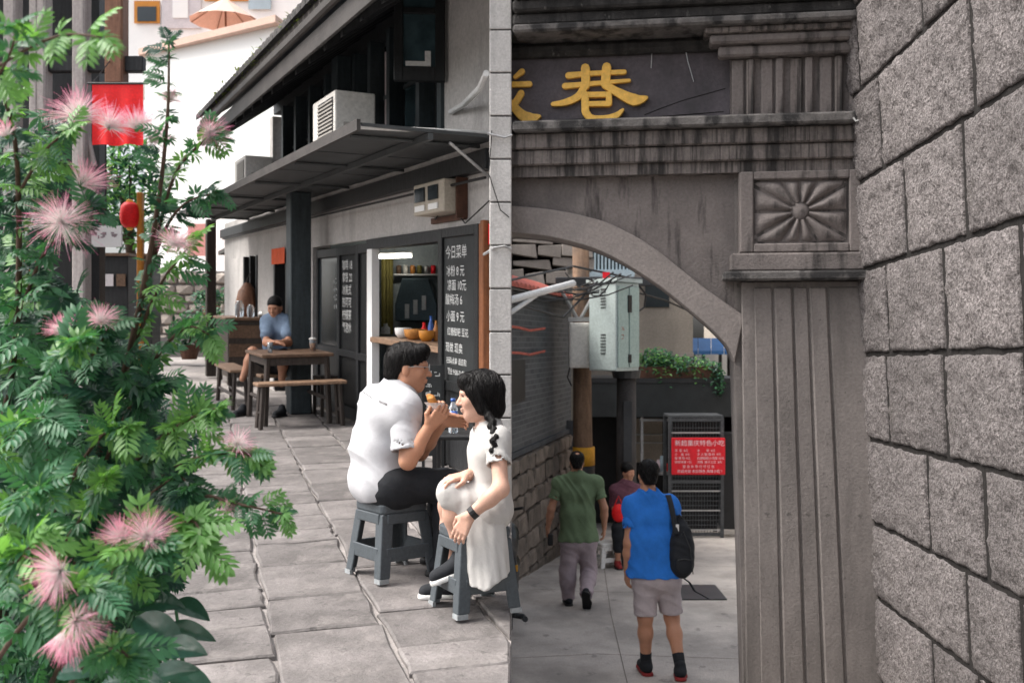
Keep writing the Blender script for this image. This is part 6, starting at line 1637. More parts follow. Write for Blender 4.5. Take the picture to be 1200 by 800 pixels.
def strap(pts, w, name, mm, parent):
    q = MB(); rows = []
    for i, p in enumerate(pts):
        rows.append([Vector(p) + Vector((-w, 0, 0)), Vector(p) + Vector((-w * .5, -.012, 0)), Vector(p) + Vector((w * .5, -.012, 0)), Vector(p) + Vector((w, 0, 0)), Vector(p) + Vector((w * .5, .004, 0)), Vector(p) + Vector((-w * .5, .004, 0)), Vector(p) + Vector((-w, 0, 0))])
    return q.sheet(rows).build(name, mm, parent, smooth=True, fix=False)
strap([n_(793, 625, -.20), n_(789, 605, -.17), n_(786, 590, -.125), n_(783, 580, -.06), n_(783, 579, .02), n_(784, 590, .10)], .022, 'shoulder_strap', M['black_cloth'], bpk)
MB().box(n_(789, 0)[0] - .012, n_(789, 0)[0] + .012, Yb - .20, Yb - .188, n_(0, 617)[2], n_(0, 609)[2]).build('buckle', M['rubber_white'], bpk)
strap([n_(800, 676, -.16), n_(808, 682, -.16), n_(814, 692, -.17), n_(830, 701, -.18)], .010, 'loose_strap', M['black_cloth'], bpk)

Yg = 11.4
n_ = lambda x, y, d=0.0: npt(x, y, Yg + d)
Jg = dict(pel=n_(678, 628), mid=n_(677, 602), ch=n_(676, 577, .01), nb=n_(676, 557), hd=n_(676, 541, .03), ls=n_(655, 566), rs=n_(699, 565), le=n_(646, 596, -.02), lw=n_(642, 618, .06), re=n_(708, 595, -.03), rw=n_(708, 618, .03),
          lh=n_(669, 634), rh=n_(687, 634), lk=n_(665, 669, .03), rk=n_(690, 669, .07), la=n_(666, 700, .02), ra=n_(687, 697, -.30))
Jg['la'][2] = gr(Jg['la'][1]) + .085; Jg['ra'][2] = gr(Jg['ra'][1]) + .17
walker('walking man in an olive green t-shirt and mauve-grey trousers', Yg, Jg, M['green_cloth'], M['mauve_cloth'], M['skin_tan'], M['hair'], (0, 1, -.05), bald=True, hem_y=n_(0, 633)[2],
       shoes=(M['black_cloth'], M['black']), foot={'la': ((-.1, 1), 0, .07), 'ra': ((.15, 1), .95, .05)})
Bn = Jg['lw']
MB().tube([Vector(Bn) + Vector((0, 0, .03)), Vector(Bn) + Vector((0, 0, .055))], .034, 12).build('bracelet', M['black'], label='dark bracelet on the wrist of the man in green', cat='bracelet')
ph = Vector(n_(645, 630, .02))
MB().box(ph.x - .03, ph.x + .03, ph.y - .05, ph.y + .05, ph.z - .08, ph.z + .05).build('carried_pouch', M['black'], bevel=.015, seg=2, label='small black pouch in the hand of the man in green', cat='pouch')
# woman crouched by the stall
Yw = 14.85
n_ = lambda x, y, d=0.0: npt(x - 3, y, Yw + d)
st0 = gr_at(738, 648)
ws = root('person', Vector((n_(736, 0)[0], Yw, gr(Yw))), 'seated woman in a dark dotted top with a red bag in front of the stall', 'person')
Jw = dict(pel=n_(738, 613), mid=n_(737, 596), ch=n_(736, 580), nb=n_(737, 566), hd=n_(739, 553), ls=n_(724, 574), rs=n_(749, 574), le=n_(722, 592), lw=n_(727, 605, -.2), re=n_(752, 592), rw=n_(746, 604, -.2),
          lh=n_(732, 616), rh=n_(744, 616), lk=n_(727, 618, -.40), rk=n_(742, 618, -.40), la=n_(727, 645, -.38), ra=n_(739, 645, -.38))
for q in ('la', 'ra'): Jw[q][2] = gr(Jw[q][1]) + .085
rvq = vn(Jw['rs'] - Jw['ls']); B = Sdf(); torso(B, Jw, -.012, rvq); arm(B, Jw['rs'], Jw['re'], Jw['rw']); arm(B, Jw['ls'], Jw['le'], Jw['lw']); leg(B, Jw['rh'], Jw['rk'], Jw['ra']); leg(B, Jw['lh'], Jw['lk'], Jw['la'])
B.cone(Jw['nb'], Jw['hd'], .055, .05, .03); Hd, P, ax = head(Jw['hd'], (.6, -.8, -.1), (0, 0, 1), 1.0)
hq = []
for w, e in (('lw', 'le'), ('rw', 're')):
    Q = Sdf(); Q.cone(Jw[w] + (Jw[e] - Jw[w]) * .3, Jw[w], .033, .029, .02); hand(Q, Jw[w], [.1, -.8, -.4], [0, -.3, .9], [.9 if w == 'lw' else -.9, 0, 0], 1, .7); hq.append(Q.mesh(.007))
put([B.mesh(.014), Hd.mesh(.009)] + hq, 'body', M['skin'], ws)
S = Sdf(); torso(S, Jw, .02, rvq); S.cone(Jw['rs'], Jw['re'], .07, .07, .04); S.cone(Jw['ls'], Jw['le'], .07, .07, .04); S.sub(Jw['nb'], Jw['hd'], .06, .08); put(S.mesh(.014, .005, 20), 'top', M['dark_print'], ws)
S = Sdf(); leg(S, Jw['rh'], Jw['rk'], Jw['rk'] + (Jw['ra'] - Jw['rk']) * .6, (.11, .085, .07)); leg(S, Jw['lh'], Jw['lk'], Jw['lk'] + (Jw['la'] - Jw['lk']) * .6, (.11, .085, .07)); S.cone(Jw['rh'], Jw['lh'], .12, .12, .04); put(S.mesh(.014, .004, 20), 'trousers', M['black_cloth'], ws)
S = Sdf(); S.ell(P(0, -.02, .04), (.09, .11, .095), ax, .02); S.ell(P(0, -.09, .08), (.05, .05, .05), ax, .02); face_sub(S, P, ax, 1.0, c=(0, .10, -.058), w=.10, d=.095); put(S.mesh(.009), 'hair', M['hair'], ws)
for q in ('la', 'ra'): shoe(Jw[q], (.1, -1), ws, M['shoe_red'], M['black'], 1.0, 0, .07)
rbp = Vector(n_(728, 609, -.45))
rbg = root('red_bag', rbp, 'small red bag on the lap of the seated woman', 'bag')
S = Sdf(); S.ell(np.array(rbp) + np.array([0, 0, .10]), (.10, .06, .13), None, .02); put(S.mesh(.01, .004, 30), 'pouch', M['red_lantern'], rbg)
MB().tube([rbp + Vector((-.06, 0, .2)), rbp + Vector((0, 0, .34)), rbp + Vector((.06, 0, .2))], .008, 6).build('handle', M['red_lantern'], rbg)
stool(Vector((n_(738, 0)[0], Yw, gr(Yw))), R(10), .42, .28, .34, 'dark plastic stool under the seated woman', M['pole_dark'], M['pole_dark'])
w0 = gr_at(711, 664)
stool(w0, R(20), .36, .27, .33, 'small white plastic stool on the lane beside the striped pole', M['stool_white'], M['stool_white'])

# ------------------------------------------------------------------ man in blue at the far table
Yf = tA.y + .72
n_ = lambda x, y, d=0.0: npt(x, y, Yf + d)
fm = root('person', Vector((n_(326, 0)[0], Yf, gl(Yf))), 'seated man in a faded blue t-shirt leaning on the wooden table', 'person')
Jf = dict(pel=n_(326, 415), mid=n_(326, 400, -.03), ch=n_(325, 385, -.07), nb=n_(323, 372, -.10), hd=n_(322, 360, -.14), rs=n_(314, 377, -.1), ls=n_(336, 377, -.1), re=n_(312, 393, -.3), rw=n_(322, 394, -.5), le=n_(338, 393, -.3), lw=n_(326, 395, -.5),
          rh=n_(321, 418), lh=n_(331, 418), rk=n_(296, 412, -.30), lk=n_(332, 417, -.42), ra=n_(284, 444, -.36), la=n_(330, 450, -.4))
Jf['pel'][2] = gl(Yf) + .58; Jf['rh'][2] = Jf['lh'][2] = gl(Yf) + .56
for q in ('re', 'le', 'rw', 'lw'): Jf[q][2] = gl(Yf) + .79 + .06
rvq = vn(Jf['rs'] - Jf['ls']); B = Sdf(); torso(B, Jf, -.012, rvq); arm(B, Jf['rs'], Jf['re'], Jf['rw']); arm(B, Jf['ls'], Jf['le'], Jf['lw']); leg(B, Jf['rh'], Jf['rk'], Jf['ra']); leg(B, Jf['lh'], Jf['lk'], Jf['la'])
B.cone(Jf['nb'], Jf['hd'], .055, .05, .03); Hd, P, ax = head(Jf['hd'], (-.1, -.95, -.3), (0, -.3, 1), 1.05)
hq = []
for w, e in (('lw', 'le'), ('rw', 're')):
    Q = Sdf(); Q.cone(Jf[w] + (Jf[e] - Jf[w]) * .3, Jf[w], .033, .029, .02); hand(Q, Jf[w], [.8 if w == 'rw' else -.8, -.5, 0], [0, 0, 1], [0, 1, 0], 1, .4); hq.append(Q.mesh(.006))
put([B.mesh(.012), Hd.mesh(.007)] + hq, 'body', M['skin_tan'], fm)
S = Sdf(); torso(S, Jf, .02, rvq); S.cone(Jf['rs'], Jf['rs'] + (Jf['re'] - Jf['rs']) * .6, .07, .08, .04); S.cone(Jf['ls'], Jf['ls'] + (Jf['le'] - Jf['ls']) * .6, .07, .08, .04); S.sub(Jf['nb'], Jf['hd'], .062, .08); put(S.mesh(.011, .005, 20), 't_shirt', M['navy_cloth'], fm)
S = Sdf(); S.cone(Jf['rh'], Jf['rh'] + (Jf['rk'] - Jf['rh']) * .7, .11, .095, .04); S.cone(Jf['lh'], Jf['lk'], .11, .095, .04); S.cone(Jf['rh'], Jf['lh'], .12, .12, .04); put(S.mesh(.012, .004, 20), 'shorts', M['black_cloth'], fm)
S = Sdf(); S.ell(P(0, -.014, .048), (.09, .108, .09), ax, .02); face_sub(S, P, ax, 1.05, c=(0, .098, -.052), w=.105, d=.095); S.cut(P(0, -.05, -.06), -ax[2]); put(S.mesh(.007, .003, 80), 'hair', M['hair'], fm)
eyes(P, M['black'], fm, 1.05)
for q in ('ra', 'la'): shoe(Jf[q], (-.3, -1), fm, M['black_cloth'], M['black'], 1.0, 0, (Jf[q][2] - gl(Jf[q][1])) - .009)
table(Vector((n_(327, 0)[0], Yf, gl(Yf))), .5, .3, .47, 'wooden_bench', 'short bench carrying the man in the faded blue t-shirt', 'bench', M['pale_wood'], M['dark_leg'], apron=False)

# ------------------------------------------------------------------ motor scooter half hidden by the pier
sc0 = gr_at(597, 742)
mo = root('parked_scooter', sc0, 'black parked motor scooter half hidden behind the corner pier', 'scooter')
X0, Y0, Z0 = sc0.x - .02, sc0.y, sc0.z
def wheel(y, nm):
    q = MB(); rows = []
    for i in range(21):
        a = 2 * math.pi * i / 20; rows.append([(X0 + .05 * math.cos(b), y + (.21 + .045 * math.sin(b)) * math.cos(a), Z0 + (gr(y) - gr(Y0)) + .255 + (.21 + .045 * math.sin(b)) * math.sin(a)) for b in np.linspace(0, 2 * math.pi, 9)])
    w_ = q.sheet(rows).build('wheel', M['black'], mo, smooth=True, fix=False)
    MB().tube([(X0 - .03, y, Z0 + gr(y) - gr(Y0) + .255), (X0 + .03, y, Z0 + gr(y) - gr(Y0) + .255)], .16, 16).build('rim', M['steel'], w_)
wheel(Y0 + .05, 'rear'); wheel(Y0 + 1.3, 'front')
S = Sdf(); b0 = np.array([X0, Y0, Z0])
S.cone(b0 + [0, .0, .62], b0 + [0, .55, .55], .11, .13, .08); S.cone(b0 + [0, .3, .45], b0 + [0, .9, .25], .11, .10, .08); S.cone(b0 + [0, .9, .22], b0 + [0, 1.15, .75], .09, .12, .08)
put(S.mesh(.016), 'bodywork', M['black_cloth'] if False else mat('scooter_paint', (.012, .016, .016), .3, .1, 3, 0, spec=.5), mo)
S = Sdf(); S.cone(b0 + [0, -.05, .76], b0 + [0, .55, .73], .09, .10, .05); put(S.mesh(.014), 'saddle', M['black'], mo)
MB().tube([Vector(b0) + Vector((-.3, 1.0, 1.02)), Vector(b0) + Vector((0, 1.08, 1.0)), Vector(b0) + Vector((.16, 1.0, 1.04))], .016, 8).build('handlebar', M['black'], mo)
MB().tube([Vector(b0) + Vector((.0, .1, .16)), Vector(b0) + Vector((.15, .05, .15)), Vector(b0) + Vector((.17, -.12, .17))], .028, 8).build('exhaust', M['plate'], mo)
MB().box(X0 + .02, X0 + .10, Y0 - .12, Y0 - .1, Z0 + .36, Z0 + .42).build('reflector', M['yellow'], mo)
MB().box(X0 + .02, X0 + .10, Y0 - .12, Y0 - .1, Z0 + .62, Z0 + .68).build('reflector', M['yellow'], mo)
MB().tube([Vector(b0) + Vector((.07, -.1, .75)), Vector(b0) + Vector((.09, -.12, .3)), Vector(b0) + Vector((.06, -.1, .2))], .018, 8).build('guard_bar', M['plate'], mo)

# ================================================================== PLANTS
def leaflet(mb, base, d, nrm, L, W, mi=0, droop=.25, segs=3):
    d = d.normalized(); sd = d.cross(nrm)
    if sd.length < 1e-5: sd = d.cross(Vector((1, 0, 0)))
    sd.normalize(); n = sd.cross(d).normalized()
    mb.mi = mi; prev = None
    prof = [(0, .12), (.3, .85), (.62, 1.0), (1.0, .06)] if segs == 3 else [(0, .1), (.22, .7), (.5, 1.0), (.78, .75), (1.0, .05)]
    for t, w in prof:
        c = base + d * (L * t) - n * (droop * L * t * t)
        h = W * w * .5
        cur = [len(mb.v), len(mb.v) + 1, len(mb.v) + 2]
        mb.v += [c + sd * h + n * h * .35, c, c - sd * h + n * h * .35]
        if prev:
            mb.face((prev[0], prev[1], cur[1], cur[0])); mb.face((prev[1], prev[2], cur[2], cur[1]))
        prev = cur
def compound_leaf(rg, kind, size):
    """one compound leaf along +X, upper side +Z"""
    mb = MB()
    if kind == 'fan':
        n = rg.randint(6, 9)
        for i in range(n):
            a = (i / (n - 1) - .5) * rg.uniform(3.6, 4.6); d = Vector((math.cos(a), math.sin(a), rg.uniform(-.35, .15)))
            leaflet(mb, d * .006, d, Vector((0, 0, 1)), size * rg.uniform(.75, 1.05), size * rg.uniform(.24, .32), 0, rg.uniform(.1, .45))
        return mb
    n = rg.randint(5, 6); Lr = size * 1.6
    pts = []
    for i in range(n):
        t = (i + 1) / n; c = Vector((Lr * t, 0, -.25 * Lr * t * t)); pts.append(c)
        l = size * (.55 + .5 * math.sin(math.pi * min(.92, t * .8 + .15)))
        for s in (-1, 1):
            d = Vector((.62 + .25 * t, s, -.1 - .3 * t + rg.uniform(-.12, .12)))
            leaflet(mb, c, d, Vector((0, 0, 1)), l * rg.uniform(.85, 1.1), size * rg.uniform(.24, .30), 0, rg.uniform(.1, .35))
    leaflet(mb, pts[-1], Vector((1, rg.uniform(-.2, .2), -.4)), Vector((0, 0, 1)), size * .7, size * .22, 0, .2)
    mb.mi = 0
    mb.tube([(0, 0, 0)] + pts, .0016, 4, cap=False)
    return mb
rl = random.Random(17)
LEAF = {}
for key, mm in (('b', 'leaf_bright'), ('m', 'leaf_mid'), ('d', 'leaf_deep')):
    LEAF[key] = []
    for k in range(5):
        mb = compound_leaf(rl, 'fan' if k < 3 else 'pin', .044)
        me = bpy.data.meshes.new('leaf'); me.from_pydata(mb.v, [], mb.f); me.materials.append(M[mm])
        me.polygons.foreach_set('use_smooth', [True] * len(me.polygons)); LEAF[key].append((me, mb))
shb_base = Vector((-1.35, 2.95, gl(2.95)))
shrub = root('flowering_shrub', shb_base, 'tall green shrub with pink powder-puff flowers beside the upper lane', 'shrub')
def basis(d, up):
    d = d.normalized(); s = up.cross(d)
    if s.length < 1e-4: s = Vector((1, 0, 0))
    s.normalize(); u = d.cross(s); return Matrix((d, s, u)).transposed()
sprigs = []      # (score, position, 3x3 basis, scale, colour key, template)
def add_leaf(p, d, up, sc, key):
    sprigs.append((1 / p.y * sc, p, basis(d, up), sc, key, rl.randrange(5)))
CAMP = Vector((0, 0, H))
def branch(pts, r0, r1, n, sizes=(.7, 1.1), keys='mmb', start=.25, tipn=3):
    P_ = [at(*p) for p in pts]; sm = []
    for i in range(len(P_) - 1):
        a, b, c, d = P_[max(i-1, 0)], P_[i], P_[i+1], P_[min(i+2, len(P_)-1)]
        for k in range(5):
            t = k / 5; sm.append(0.5 * ((2*b) + (-a+c)*t + (2*a-5*b+4*c-d)*t*t + (-a+3*b-3*c+d)*t**3))
    sm.append(P_[-1]); N = len(sm)
    MB().tube(sm, [r0 + (r1 - r0) * i / (N - 1) for i in range(N)], 6).build('branch', M['twig'], shrub, smooth=True)
    for k in range(int(n * 1.7)):
        t = start + (1 - start) * (k / 1.7 + rl.random() * .6) / n; i = min(N - 2, int(t * (N - 1))); p = sm[i].lerp(sm[i + 1], rl.random())
        ax = (sm[min(i + 2, N - 1)] - sm[max(0, i - 1)]).normalized()
        side = ax.cross(Vector((rl.uniform(-1, 1), rl.uniform(-1, 1), rl.uniform(-1, 1)))).normalized()
        d = side + ax * .6 + Vector((0, 0, -.15)); up = Vector((rl.uniform(-.3, .3), -.7 + rl.uniform(-.3, .3), .75))
        add_leaf(p + side * .005, d, up, rl.uniform(*sizes), rl.choice(keys))
    for k in range(tipn):
        add_leaf(sm[-1], (sm[-1] - sm[-2]).normalized() + Vector((rl.uniform(-.6, .6), rl.uniform(-.4, .2), rl.uniform(-.6, .4))), Vector((0, -.6, .8)), rl.uniform(*sizes) * .9, keys[-1])
Yq = 2.5
branch([(70, 1010, 2.9), (92, 640, 2.7), (150, 420, 2.5), (182, 260, 2.4), (196, 140, 2.35), (198, 48, 2.35)], .012, .002, 30, (.35, .7), 'mmd', .40, 3)
branch([(150, 420, 2.5), (178, 300, 2.45), (205, 205, 2.4), (240, 165, 2.4), (256, 158, 2.4)], .006, .0018, 16, (.4, .75), 'mbm', .3, 2)
branch([(150, 420, 2.5), (185, 290, 2.45), (215, 240, 2.4), (255, 226, 2.4)], .006, .0018, 15, (.45, .8), 'mdm', .3, 3)
branch([(120, 520, 2.6), (160, 400, 2.5), (190, 330, 2.4), (225, 285, 2.35)], .007, .0018, 14, (.5, .9), 'bmb', .35, 4)
branch([(120, 560, 2.6), (170, 440, 2.5), (215, 385, 2.4), (245, 392, 2.35)], .007, .0018, 14, (.5, .85), 'mmb', .35, 4)
branch([(90, 640, 2.6), (160, 540, 2.45), (215, 495, 2.35), (255, 478, 2.3)], .008, .002, 18, (.6, 1.0), 'bmb', .35, 4)
branch([(90, 680, 2.6), (190, 560, 2.4), (240, 535, 2.3), (285, 530, 2.25), (308, 548, 2.25)], .008, .002, 18, (.5, .9), 'bbm', .4, 4)
branch([(120, 700, 2.5), (220, 590, 2.35), (275, 590, 2.25), (330, 602, 2.2)], .007, .0018, 18, (.4, .75), 'mmb', .45, 3)
branch([(110, 760, 2.5), (190, 640, 2.3), (225, 610, 2.2), (240, 640, 2.15)], .007, .002, 12, (.8, 1.15), 'bbb', .5, 5)
branch([(60, 800, 2.5), (110, 700, 2.2), (150, 655, 2.1), (170, 640, 2.05)], .007, .002, 14, (.8, 1.15), 'bbm', .4, 5)
branch([(-40, 830, 2.5), (20, 740, 2.1), (70, 690, 1.95), (110, 690, 1.9)], .007, .002, 16, (.8, 1.1), 'bbm', .35, 5)
branch([(40, 870, 2.4), (90, 790, 2.1), (130, 760, 2.0), (152, 770, 1.95)], .006, .002, 12, (.7, 1.0), 'bmm', .4, 5)
branch([(-30, 900, 2.7), (-10, 600, 2.6), (18, 400, 2.5), (22, 250, 2.4), (15, 150, 2.3), (-10, 80, 2.2)], .011, .003, 34, (.6, 1.0), 'mdb', .2, 4)
branch([(20, 380, 2.5), (50, 300, 2.4), (95, 255, 2.3), (110, 240, 2.3)], .006, .002, 16, (.6, .9), 'mdm', .2, 3)
branch([(15, 240, 2.4), (50, 180, 2.3), (85, 150, 2.25)], .005, .002, 10, (.6, .9), 'bmb', .2, 3)
branch([(-60, 120, 2.0), (10, 70, 1.8), (70, 42, 1.7), (120, 44, 1.65)], .004, .0015, 7, (.6, .85), 'bbb', .25, 3)
branch([(-60, 160, 2.0), (-10, 100, 1.8), (12, 62, 1.75), (20, 30, 1.7)], .004, .0015, 6, (.6, .85), 'mbm', .25, 2)
branch([(60, 560, 2.5), (50, 470, 2.3), (70, 420, 2.2), (95, 400, 2.15)], .006, .002, 14, (.7, 1.05), 'mbm', .25, 5)
branch([(-40, 560, 2.4), (20, 500, 2.2), (55, 490, 2.1)], .006, .002, 14, (.8, 1.05), 'bmm', .25, 5)
branch([(40, 640, 2.5), (110, 520, 2.3), (150, 500, 2.2)], .006, .002, 14, (.7, 1.0), 'mmb', .25, 4)
branch([(-60, 700, 2.4), (10, 600, 2.15), (50, 570, 2.05)], .006, .002, 14, (.8, 1.1), 'mbm', .25, 5)
branch([(30, 700, 2.5), (100, 600, 2.3), (125, 560, 2.2)], .006, .002, 14, (.7, 1.0), 'mmb', .25, 4)
branch([(-60, 620, 2.3), (5, 660, 2.0), (35, 640, 1.95)], .006, .002, 12, (.8, 1.1), 'bmb', .25, 4)
for pts in ([(60, 760, 2.6), (150, 610, 2.4), (205, 560, 2.35), (225, 575, 2.3)], [(40, 520, 2.6), (100, 430, 2.4), (130, 380, 2.35)], [(100, 600, 2.6), (150, 480, 2.5), (185, 450, 2.4)]):
    branch(pts, .006, .002, 20, (.6, .95), 'mdm', .3, 4)
# inner mass, deeper leaves behind the branches
poly = [(-40, 320), (40, 330), (100, 350), (150, 400), (190, 450), (200, 520), (215, 590), (205, 670), (170, 700), (140, 830), (-40, 830)]
def inside(x, y):
    c = False
    for i in range(len(poly)):
        (x1, y1), (x2, y2) = poly[i], poly[i - 1]
        if (y1 > y) != (y2 > y) and x < (x2 - x1) * (y - y1) / (y2 - y1) + x1: c = not c
    return c
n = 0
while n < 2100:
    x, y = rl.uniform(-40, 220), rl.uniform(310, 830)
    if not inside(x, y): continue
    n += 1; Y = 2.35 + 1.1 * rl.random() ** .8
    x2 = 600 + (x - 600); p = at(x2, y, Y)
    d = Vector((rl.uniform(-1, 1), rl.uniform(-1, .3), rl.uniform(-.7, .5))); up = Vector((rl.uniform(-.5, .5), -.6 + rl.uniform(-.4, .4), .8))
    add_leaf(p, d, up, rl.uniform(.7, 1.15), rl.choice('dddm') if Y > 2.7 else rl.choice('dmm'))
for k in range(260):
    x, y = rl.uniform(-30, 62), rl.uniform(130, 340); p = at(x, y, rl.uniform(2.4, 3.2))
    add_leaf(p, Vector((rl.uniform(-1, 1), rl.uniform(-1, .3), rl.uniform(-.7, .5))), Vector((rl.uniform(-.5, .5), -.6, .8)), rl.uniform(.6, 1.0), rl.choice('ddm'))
def in_view(p):
    x = 600 + F * p.x / p.y; y = 400 - F * (p.z - H) / p.y
    return -20 < x < 640 and -20 < y < 820
sprigs.sort(key=lambda s: -(s[0] if in_view(s[1]) else s[0] * .2))
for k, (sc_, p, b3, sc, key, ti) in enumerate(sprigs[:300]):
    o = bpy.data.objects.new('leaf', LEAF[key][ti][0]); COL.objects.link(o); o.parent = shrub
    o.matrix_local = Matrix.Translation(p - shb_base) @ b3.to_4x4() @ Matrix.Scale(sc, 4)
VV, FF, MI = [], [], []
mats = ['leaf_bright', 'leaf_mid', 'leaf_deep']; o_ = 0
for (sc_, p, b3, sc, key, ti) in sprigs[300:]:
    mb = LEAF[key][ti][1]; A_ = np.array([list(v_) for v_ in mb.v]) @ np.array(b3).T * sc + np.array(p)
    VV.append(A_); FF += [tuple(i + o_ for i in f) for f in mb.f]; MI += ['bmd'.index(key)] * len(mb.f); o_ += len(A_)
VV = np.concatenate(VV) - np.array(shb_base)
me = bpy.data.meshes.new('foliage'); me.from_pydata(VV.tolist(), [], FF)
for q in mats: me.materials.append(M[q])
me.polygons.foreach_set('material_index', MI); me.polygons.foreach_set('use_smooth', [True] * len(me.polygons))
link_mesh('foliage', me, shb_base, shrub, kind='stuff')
for x, y in ((-1.5, 3.0), (-1.25, 2.85), (-1.4, 2.75), (-1.15, 3.0)):
    MB().tube([(x * .9 - .1, 2.95, gl(3) - .03), (x, y, .5), (x + .1, y - .15, .95)], [.022, .016, .009], 7).build('stem', M['twig'], shrub, smooth=True)
# powder-puff flowers
rfw = random.Random(2)
def flower(px, py, Y, Rpx, face, spread=1.0, n=95, whitish=.5):
    whitish = min(.85, whitish + .18); spread *= rfw.uniform(.85, 1.15); sag = rfw.uniform(.0, .35)
    c = at(px, py, Y); Rm = Rpx / F * Y; f = Vector(face).normalized(); a = f.cross(Vector((.3, .2, .93))).normalized(); b = f.cross(a)
    mb = MB(); cols = []
    for k in range(int(n * 1.9)):
        th = rfw.uniform(0, 2 * math.pi); el = math.acos(1 - rfw.random() * (1 - math.cos(spread * 1.35)))
        d = f * math.cos(el) + (a * math.cos(th) + b * math.sin(th)) * math.sin(el)
        L = Rm * rfw.uniform(.55, 1.1); w = .00042 + .00022 * rfw.random(); s = d.cross(Vector((rfw.uniform(-1, 1), rfw.uniform(-1, 1), 1))).normalized(); s2 = d.cross(s)
        bend = Vector((rfw.uniform(-.14, .14), rfw.uniform(-.14, .14), -.05 - sag * rfw.random())) * L
        base = c + d * .003; ring = []
        for t, wd in ((0, 1.0), (.45, .9), (.8, .7), (1.0, .45)):
            p = base + d * L * t + bend * t * t; q = []
            for ang in (0, 2.09, 4.19):
                mb.v.append(p + (s * math.cos(ang) + s2 * math.sin(ang)) * w * wd); q.append(len(mb.v) - 1)
                g_ = max(0, t - whitish * .6) / (1 - whitish * .6)
                cols.append((0.95 - .04 * g_, 0.90 - .66 * g_ ** 1.5 * rfw.uniform(.7, 1), 0.88 - .36 * g_ ** 1.5, 1))
            ring.append(q)
        for r1, r2 in zip(ring[:-1], ring[1:]):
            for j in range(3): mb.face((r1[j], r1[(j + 1) % 3], r2[(j + 1) % 3], r2[j]))
    mb.cols = cols
    fl_ = mb.build('flower', M['petal'], shrub, fix=False)
    g = MB(); g.lathe(c + Vector((0, 0, -.006)), [(.002, 0), (.006, .004), (.005, .010), (.002, .012)], 8); g.build('calyx', M['leaf_bright'], fl_, smooth=True)
flower(72, 262, 2.25, 44, (.35, -.6, .45), 1.0, 170)
flower(95, 218, 2.3, 38, (.6, -.3, .5), .8, 110)
flower(92, 138, 2.35, 42, (.1, -.6, .8), 1.0, 170)
flower(128, 150, 2.4, 36, (.5, -.5, .6), .9, 120)
flower(160, 152, 2.4, 34, (.1, -.5, .8), .9, 110)
flower(178, 165, 2.42, 28, (.5, -.5, .4), .9, 90)
flower(246, 158, 2.4, 26, (.3, -.5, .2), 1.0, 110, .3)
flower(205, 288, 2.3, 30, (.3, -.6, .6), 1.0, 120)
flower(198, 118, 2.38, 18, (.2, -.5, .6), .9, 60)
flower(118, 378, 2.3, 30, (.2, -.6, .7), .9, 110)
flower(75, 388, 2.3, 26, (-.2, -.6, .7), .9, 90)
flower(143, 632, 2.05, 34, (-.1, -.5, .9), .8, 130, .35)
flower(172, 630, 2.05, 40, (.2, -.5, .9), .85, 160, .45)
flower(72, 668, 1.9, 42, (-.5, -.7, -.15), .95, 190, .55)
flower(88, 728, 1.88, 40, (.65, -.45, .1), .8, 150, .5)
flower(80, 735, 1.88, 38, (-.15, -.45, -.9), .6, 90, .4)
flower(278, 520, 2.25, 22, (.4, -.5, .7), .9, 80)
flower(268, 598, 2.25, 18, (.3, -.5, .6), .9, 60, .3)
flower(8, 160, 2.2, 24, (-.2, -.5, .8), .9, 80)
flower(85, 12, 2.0, 26, (.3, -.5, .6), .8, 80) if False else None

# broad-leaved plant at the foot of the shrub
bb = Vector((-.82, 2.62, gl(2.62)))
brp = root('broad_leaf_plant', bb, 'low plant with broad dark veined leaves at the foot of the flowering shrub', 'plant')
def broad(px, py, Y, dx, dy, L, W, up=(0, -.6, .8)):
    base = at(px, py, Y); d = (at(px + dx, py + dy, Y - .08) - base).normalized(); upv = Vector(up)
    s = d.cross(upv).normalized(); nrm = s.cross(d).normalized(); NL, NW = 14, 8; rows = []
    for i in range(NL + 1):
        t = i / NL; w = W * math.sin(math.pi * (t ** .8)) ** .8 * .5 + .001; row = []
        for j in range(-NW // 2, NW // 2 + 1):
            v_ = j / (NW / 2); vein = .0035 * math.sin((t * 11 - abs(v_) * 2.2) * 2 * math.pi) * (1 - abs(v_)) * (1 if abs(v_) > .1 else 0)
            row.append(base + d * L * t + s * w * v_ + nrm * (abs(v_) * w * .35 - .22 * L * t * t + vein))
        rows.append(row)
    MB().sheet(rows).build('leaf', M['leaf_broad'], brp, smooth=True, fix=False)
    MB().tube([bb + Vector((0, 0, .3)), (bb + Vector((0, 0, .3))).lerp(base, .6) + Vector((0, 0, .05)), base], [.006, .005, .0035], 6).build('leaf_stalk', M['leaf_mid'], brp)
broad(152, 706, 2.45, 60, -6, .16, .07); broad(160, 722, 2.35, 48, 30, .17, .075); broad(195, 735, 2.4, 60, 6, .14, .05)
broad(188, 760, 2.3, 58, -4, .13, .065); broad(190, 790, 2.25, 66, 8, .15, .07, (0.2, -.3, .9)); broad(170, 690, 2.5, 22, -40, .12, .06)
broad(70, 788, 2.1, 60, -14, .13, .06); broad(205, 705, 2.5, 40, 14, .12, .05); broad(150, 770, 2.2, -50, 10, .13, .06); broad(140, 740, 2.4, 40, 40, .15, .07)
broad(120, 800, 2.2, 70, -12, .16, .07); broad(170, 800, 2.2, 60, -30, .15, .06)
MB().tube([bb + Vector((0, 0, -.03)), bb + Vector((0, 0, .32))], .012, 7).build('stem', M['twig'], brp)

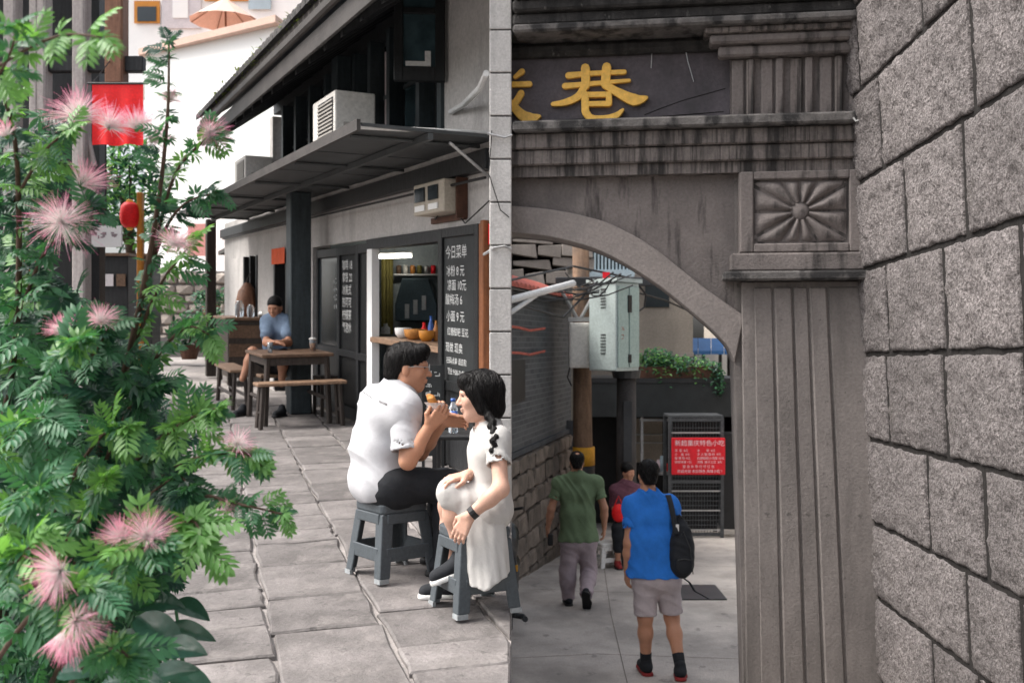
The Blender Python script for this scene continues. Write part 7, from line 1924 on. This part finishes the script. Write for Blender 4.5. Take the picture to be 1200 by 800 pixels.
# small plants: pots at the alley end, moss on the eaves, ivy on the stall, greenery behind the timber house
def leaf_cloud(name, mats_, parent, c, rad, n, size, seed, kind='stuff', trail=0.0, **k):
    rg = random.Random(seed); mb = MB()
    for i in range(n):
        while True:
            v_ = Vector((rg.uniform(-1, 1), rg.uniform(-1, 1), rg.uniform(-1, 1)))
            if v_.length <= 1: break
        p = Vector(c) + Vector((v_.x * rad[0], v_.y * rad[1], v_.z * rad[2]))
        if trail and rg.random() < .4: p.z -= rg.random() * trail
        leaflet(mb, p, Vector((rg.uniform(-1, 1), rg.uniform(-1, 1), rg.uniform(-.8, .6))), Vector((rg.uniform(-.5, .5), -.5, 1)), size * rg.uniform(.7, 1.3), size * .5, rg.randrange(len(mats_)), .2)
    return mb.build(name, [M[q] for q in mats_], parent, fix=False, kind=kind, **k)
for k, (x, y, Y, rx, rz, lb) in enumerate(((247, 348, 23.5, .42, .22, 'trimmed green plant in a brown trough on the rubble wall'), (238, 375, 21.5, .5, .4, 'dark leafy potted plant standing at the foot of the rubble wall'), (222, 388, 20.0, .4, .3, 'low green potted plant beside the stone steps'))):
    c = at(x, y, Y); pr_ = root('potted_plant', c - Vector((0, 0, rz + .3)), lb, 'potted plant')
    MB().lathe(c - Vector((0, 0, rz + .25)), [(.14, 0), (.2, .22), (.21, .28), (.18, .28)], 14).build('pot', M['rust'] if k else M['brown_column'], pr_)
    leaf_cloud('foliage', ['leaf_deep', 'leaf_mid'], pr_, c, (rx, .3, rz), 260, .12, 50 + k)
    MB().tube([c - Vector((0, 0, rz + .1)), c + Vector((.02, 0, rz * .3))], .02, 6).build('stem', M['twig'], pr_)
leaf_cloud('ivy', ['leaf_mid', 'leaf_deep', 'leaf_bright'], pt, (at(792, 0, YD).x, YD - .1, ivz + .26), (.86, .32, .20), 1100, .085, 61, trail=.32)
leaf_cloud('ivy', ['leaf_mid', 'leaf_deep', 'leaf_bright'], pt, (at(768, 0, YD).x, YD - .1, ivz + .40), (.36, .3, .2), 400, .085, 62)
leaf_cloud('ivy', ['leaf_mid', 'leaf_deep'], pt, (at(838, 0, YD).x, YD - .3, ivz - .05), (.14, .15, .35), 200, .08, 63)
pc = at(848, 470, 21.0)
pc2 = root('hanging_greenery', pc, 'clump of hanging greenery under the blue awning', 'plant')
leaf_cloud('foliage', ['leaf_mid', 'leaf_deep'], pc2, pc, (.35, .25, .12), 260, .09, 64)
MB().box(pc.x - .3, pc.x + .3, pc.y - .1, pc.y + .1, pc.z - .25, pc.z - .08).build('trough', M['rust'], pc2)
mo_ = MB(); rg = random.Random(8)
for k in range(900):
    s_ = rg.uniform(-.2, 8.5)
    if math.sin(s_ * 3.1) + math.sin(s_ * 7.3 + 1) + rg.uniform(-1, 1) < .2: continue
    p = FA(s_, 1.06 + rg.uniform(-.1, .07), 3.98 + rg.uniform(-.05, .06))
    leaflet(mo_, p, Vector((rg.uniform(-1, 1), rg.uniform(-1, 1), rg.uniform(.2, 1.2))), Vector((0, -.5, 1)), rg.uniform(.03, .085), .02, 0, .2)
mo_.build('eaves_moss', M['moss'], cafe, fix=False, kind='stuff')
# tree behind the timber house, seen between its columns
tr0 = Vector((at(150, 0, 19).x, 19, gl(19)))
tre = root('street_tree', tr0, 'green tree behind the red lanterns at the far end of the lane', 'tree')
MB().tube([tr0 - Vector((0, 0, .1)), tr0 + Vector((.1, .1, 1.6)), tr0 + Vector((-.1, 0, 3.2))], [.14, .11, .06], 9).build('trunk', M['twig'], tre, smooth=True)
for k in range(4):
    MB().tube([tr0 + Vector((.05, .05, 1.6 + .3 * k)), tr0 + Vector((.5 * math.cos(k * 1.7), .4 * math.sin(k * 1.7), 2.3 + .4 * k))], [.05, .02], 6).build('limb', M['twig'], tre, smooth=True)
leaf_cloud('crown', ['leaf_mid', 'leaf_deep', 'leaf_bright'], tre, tr0 + Vector((0, 0, 3.3)), (.75, .8, 1.1), 1400, .16, 71)
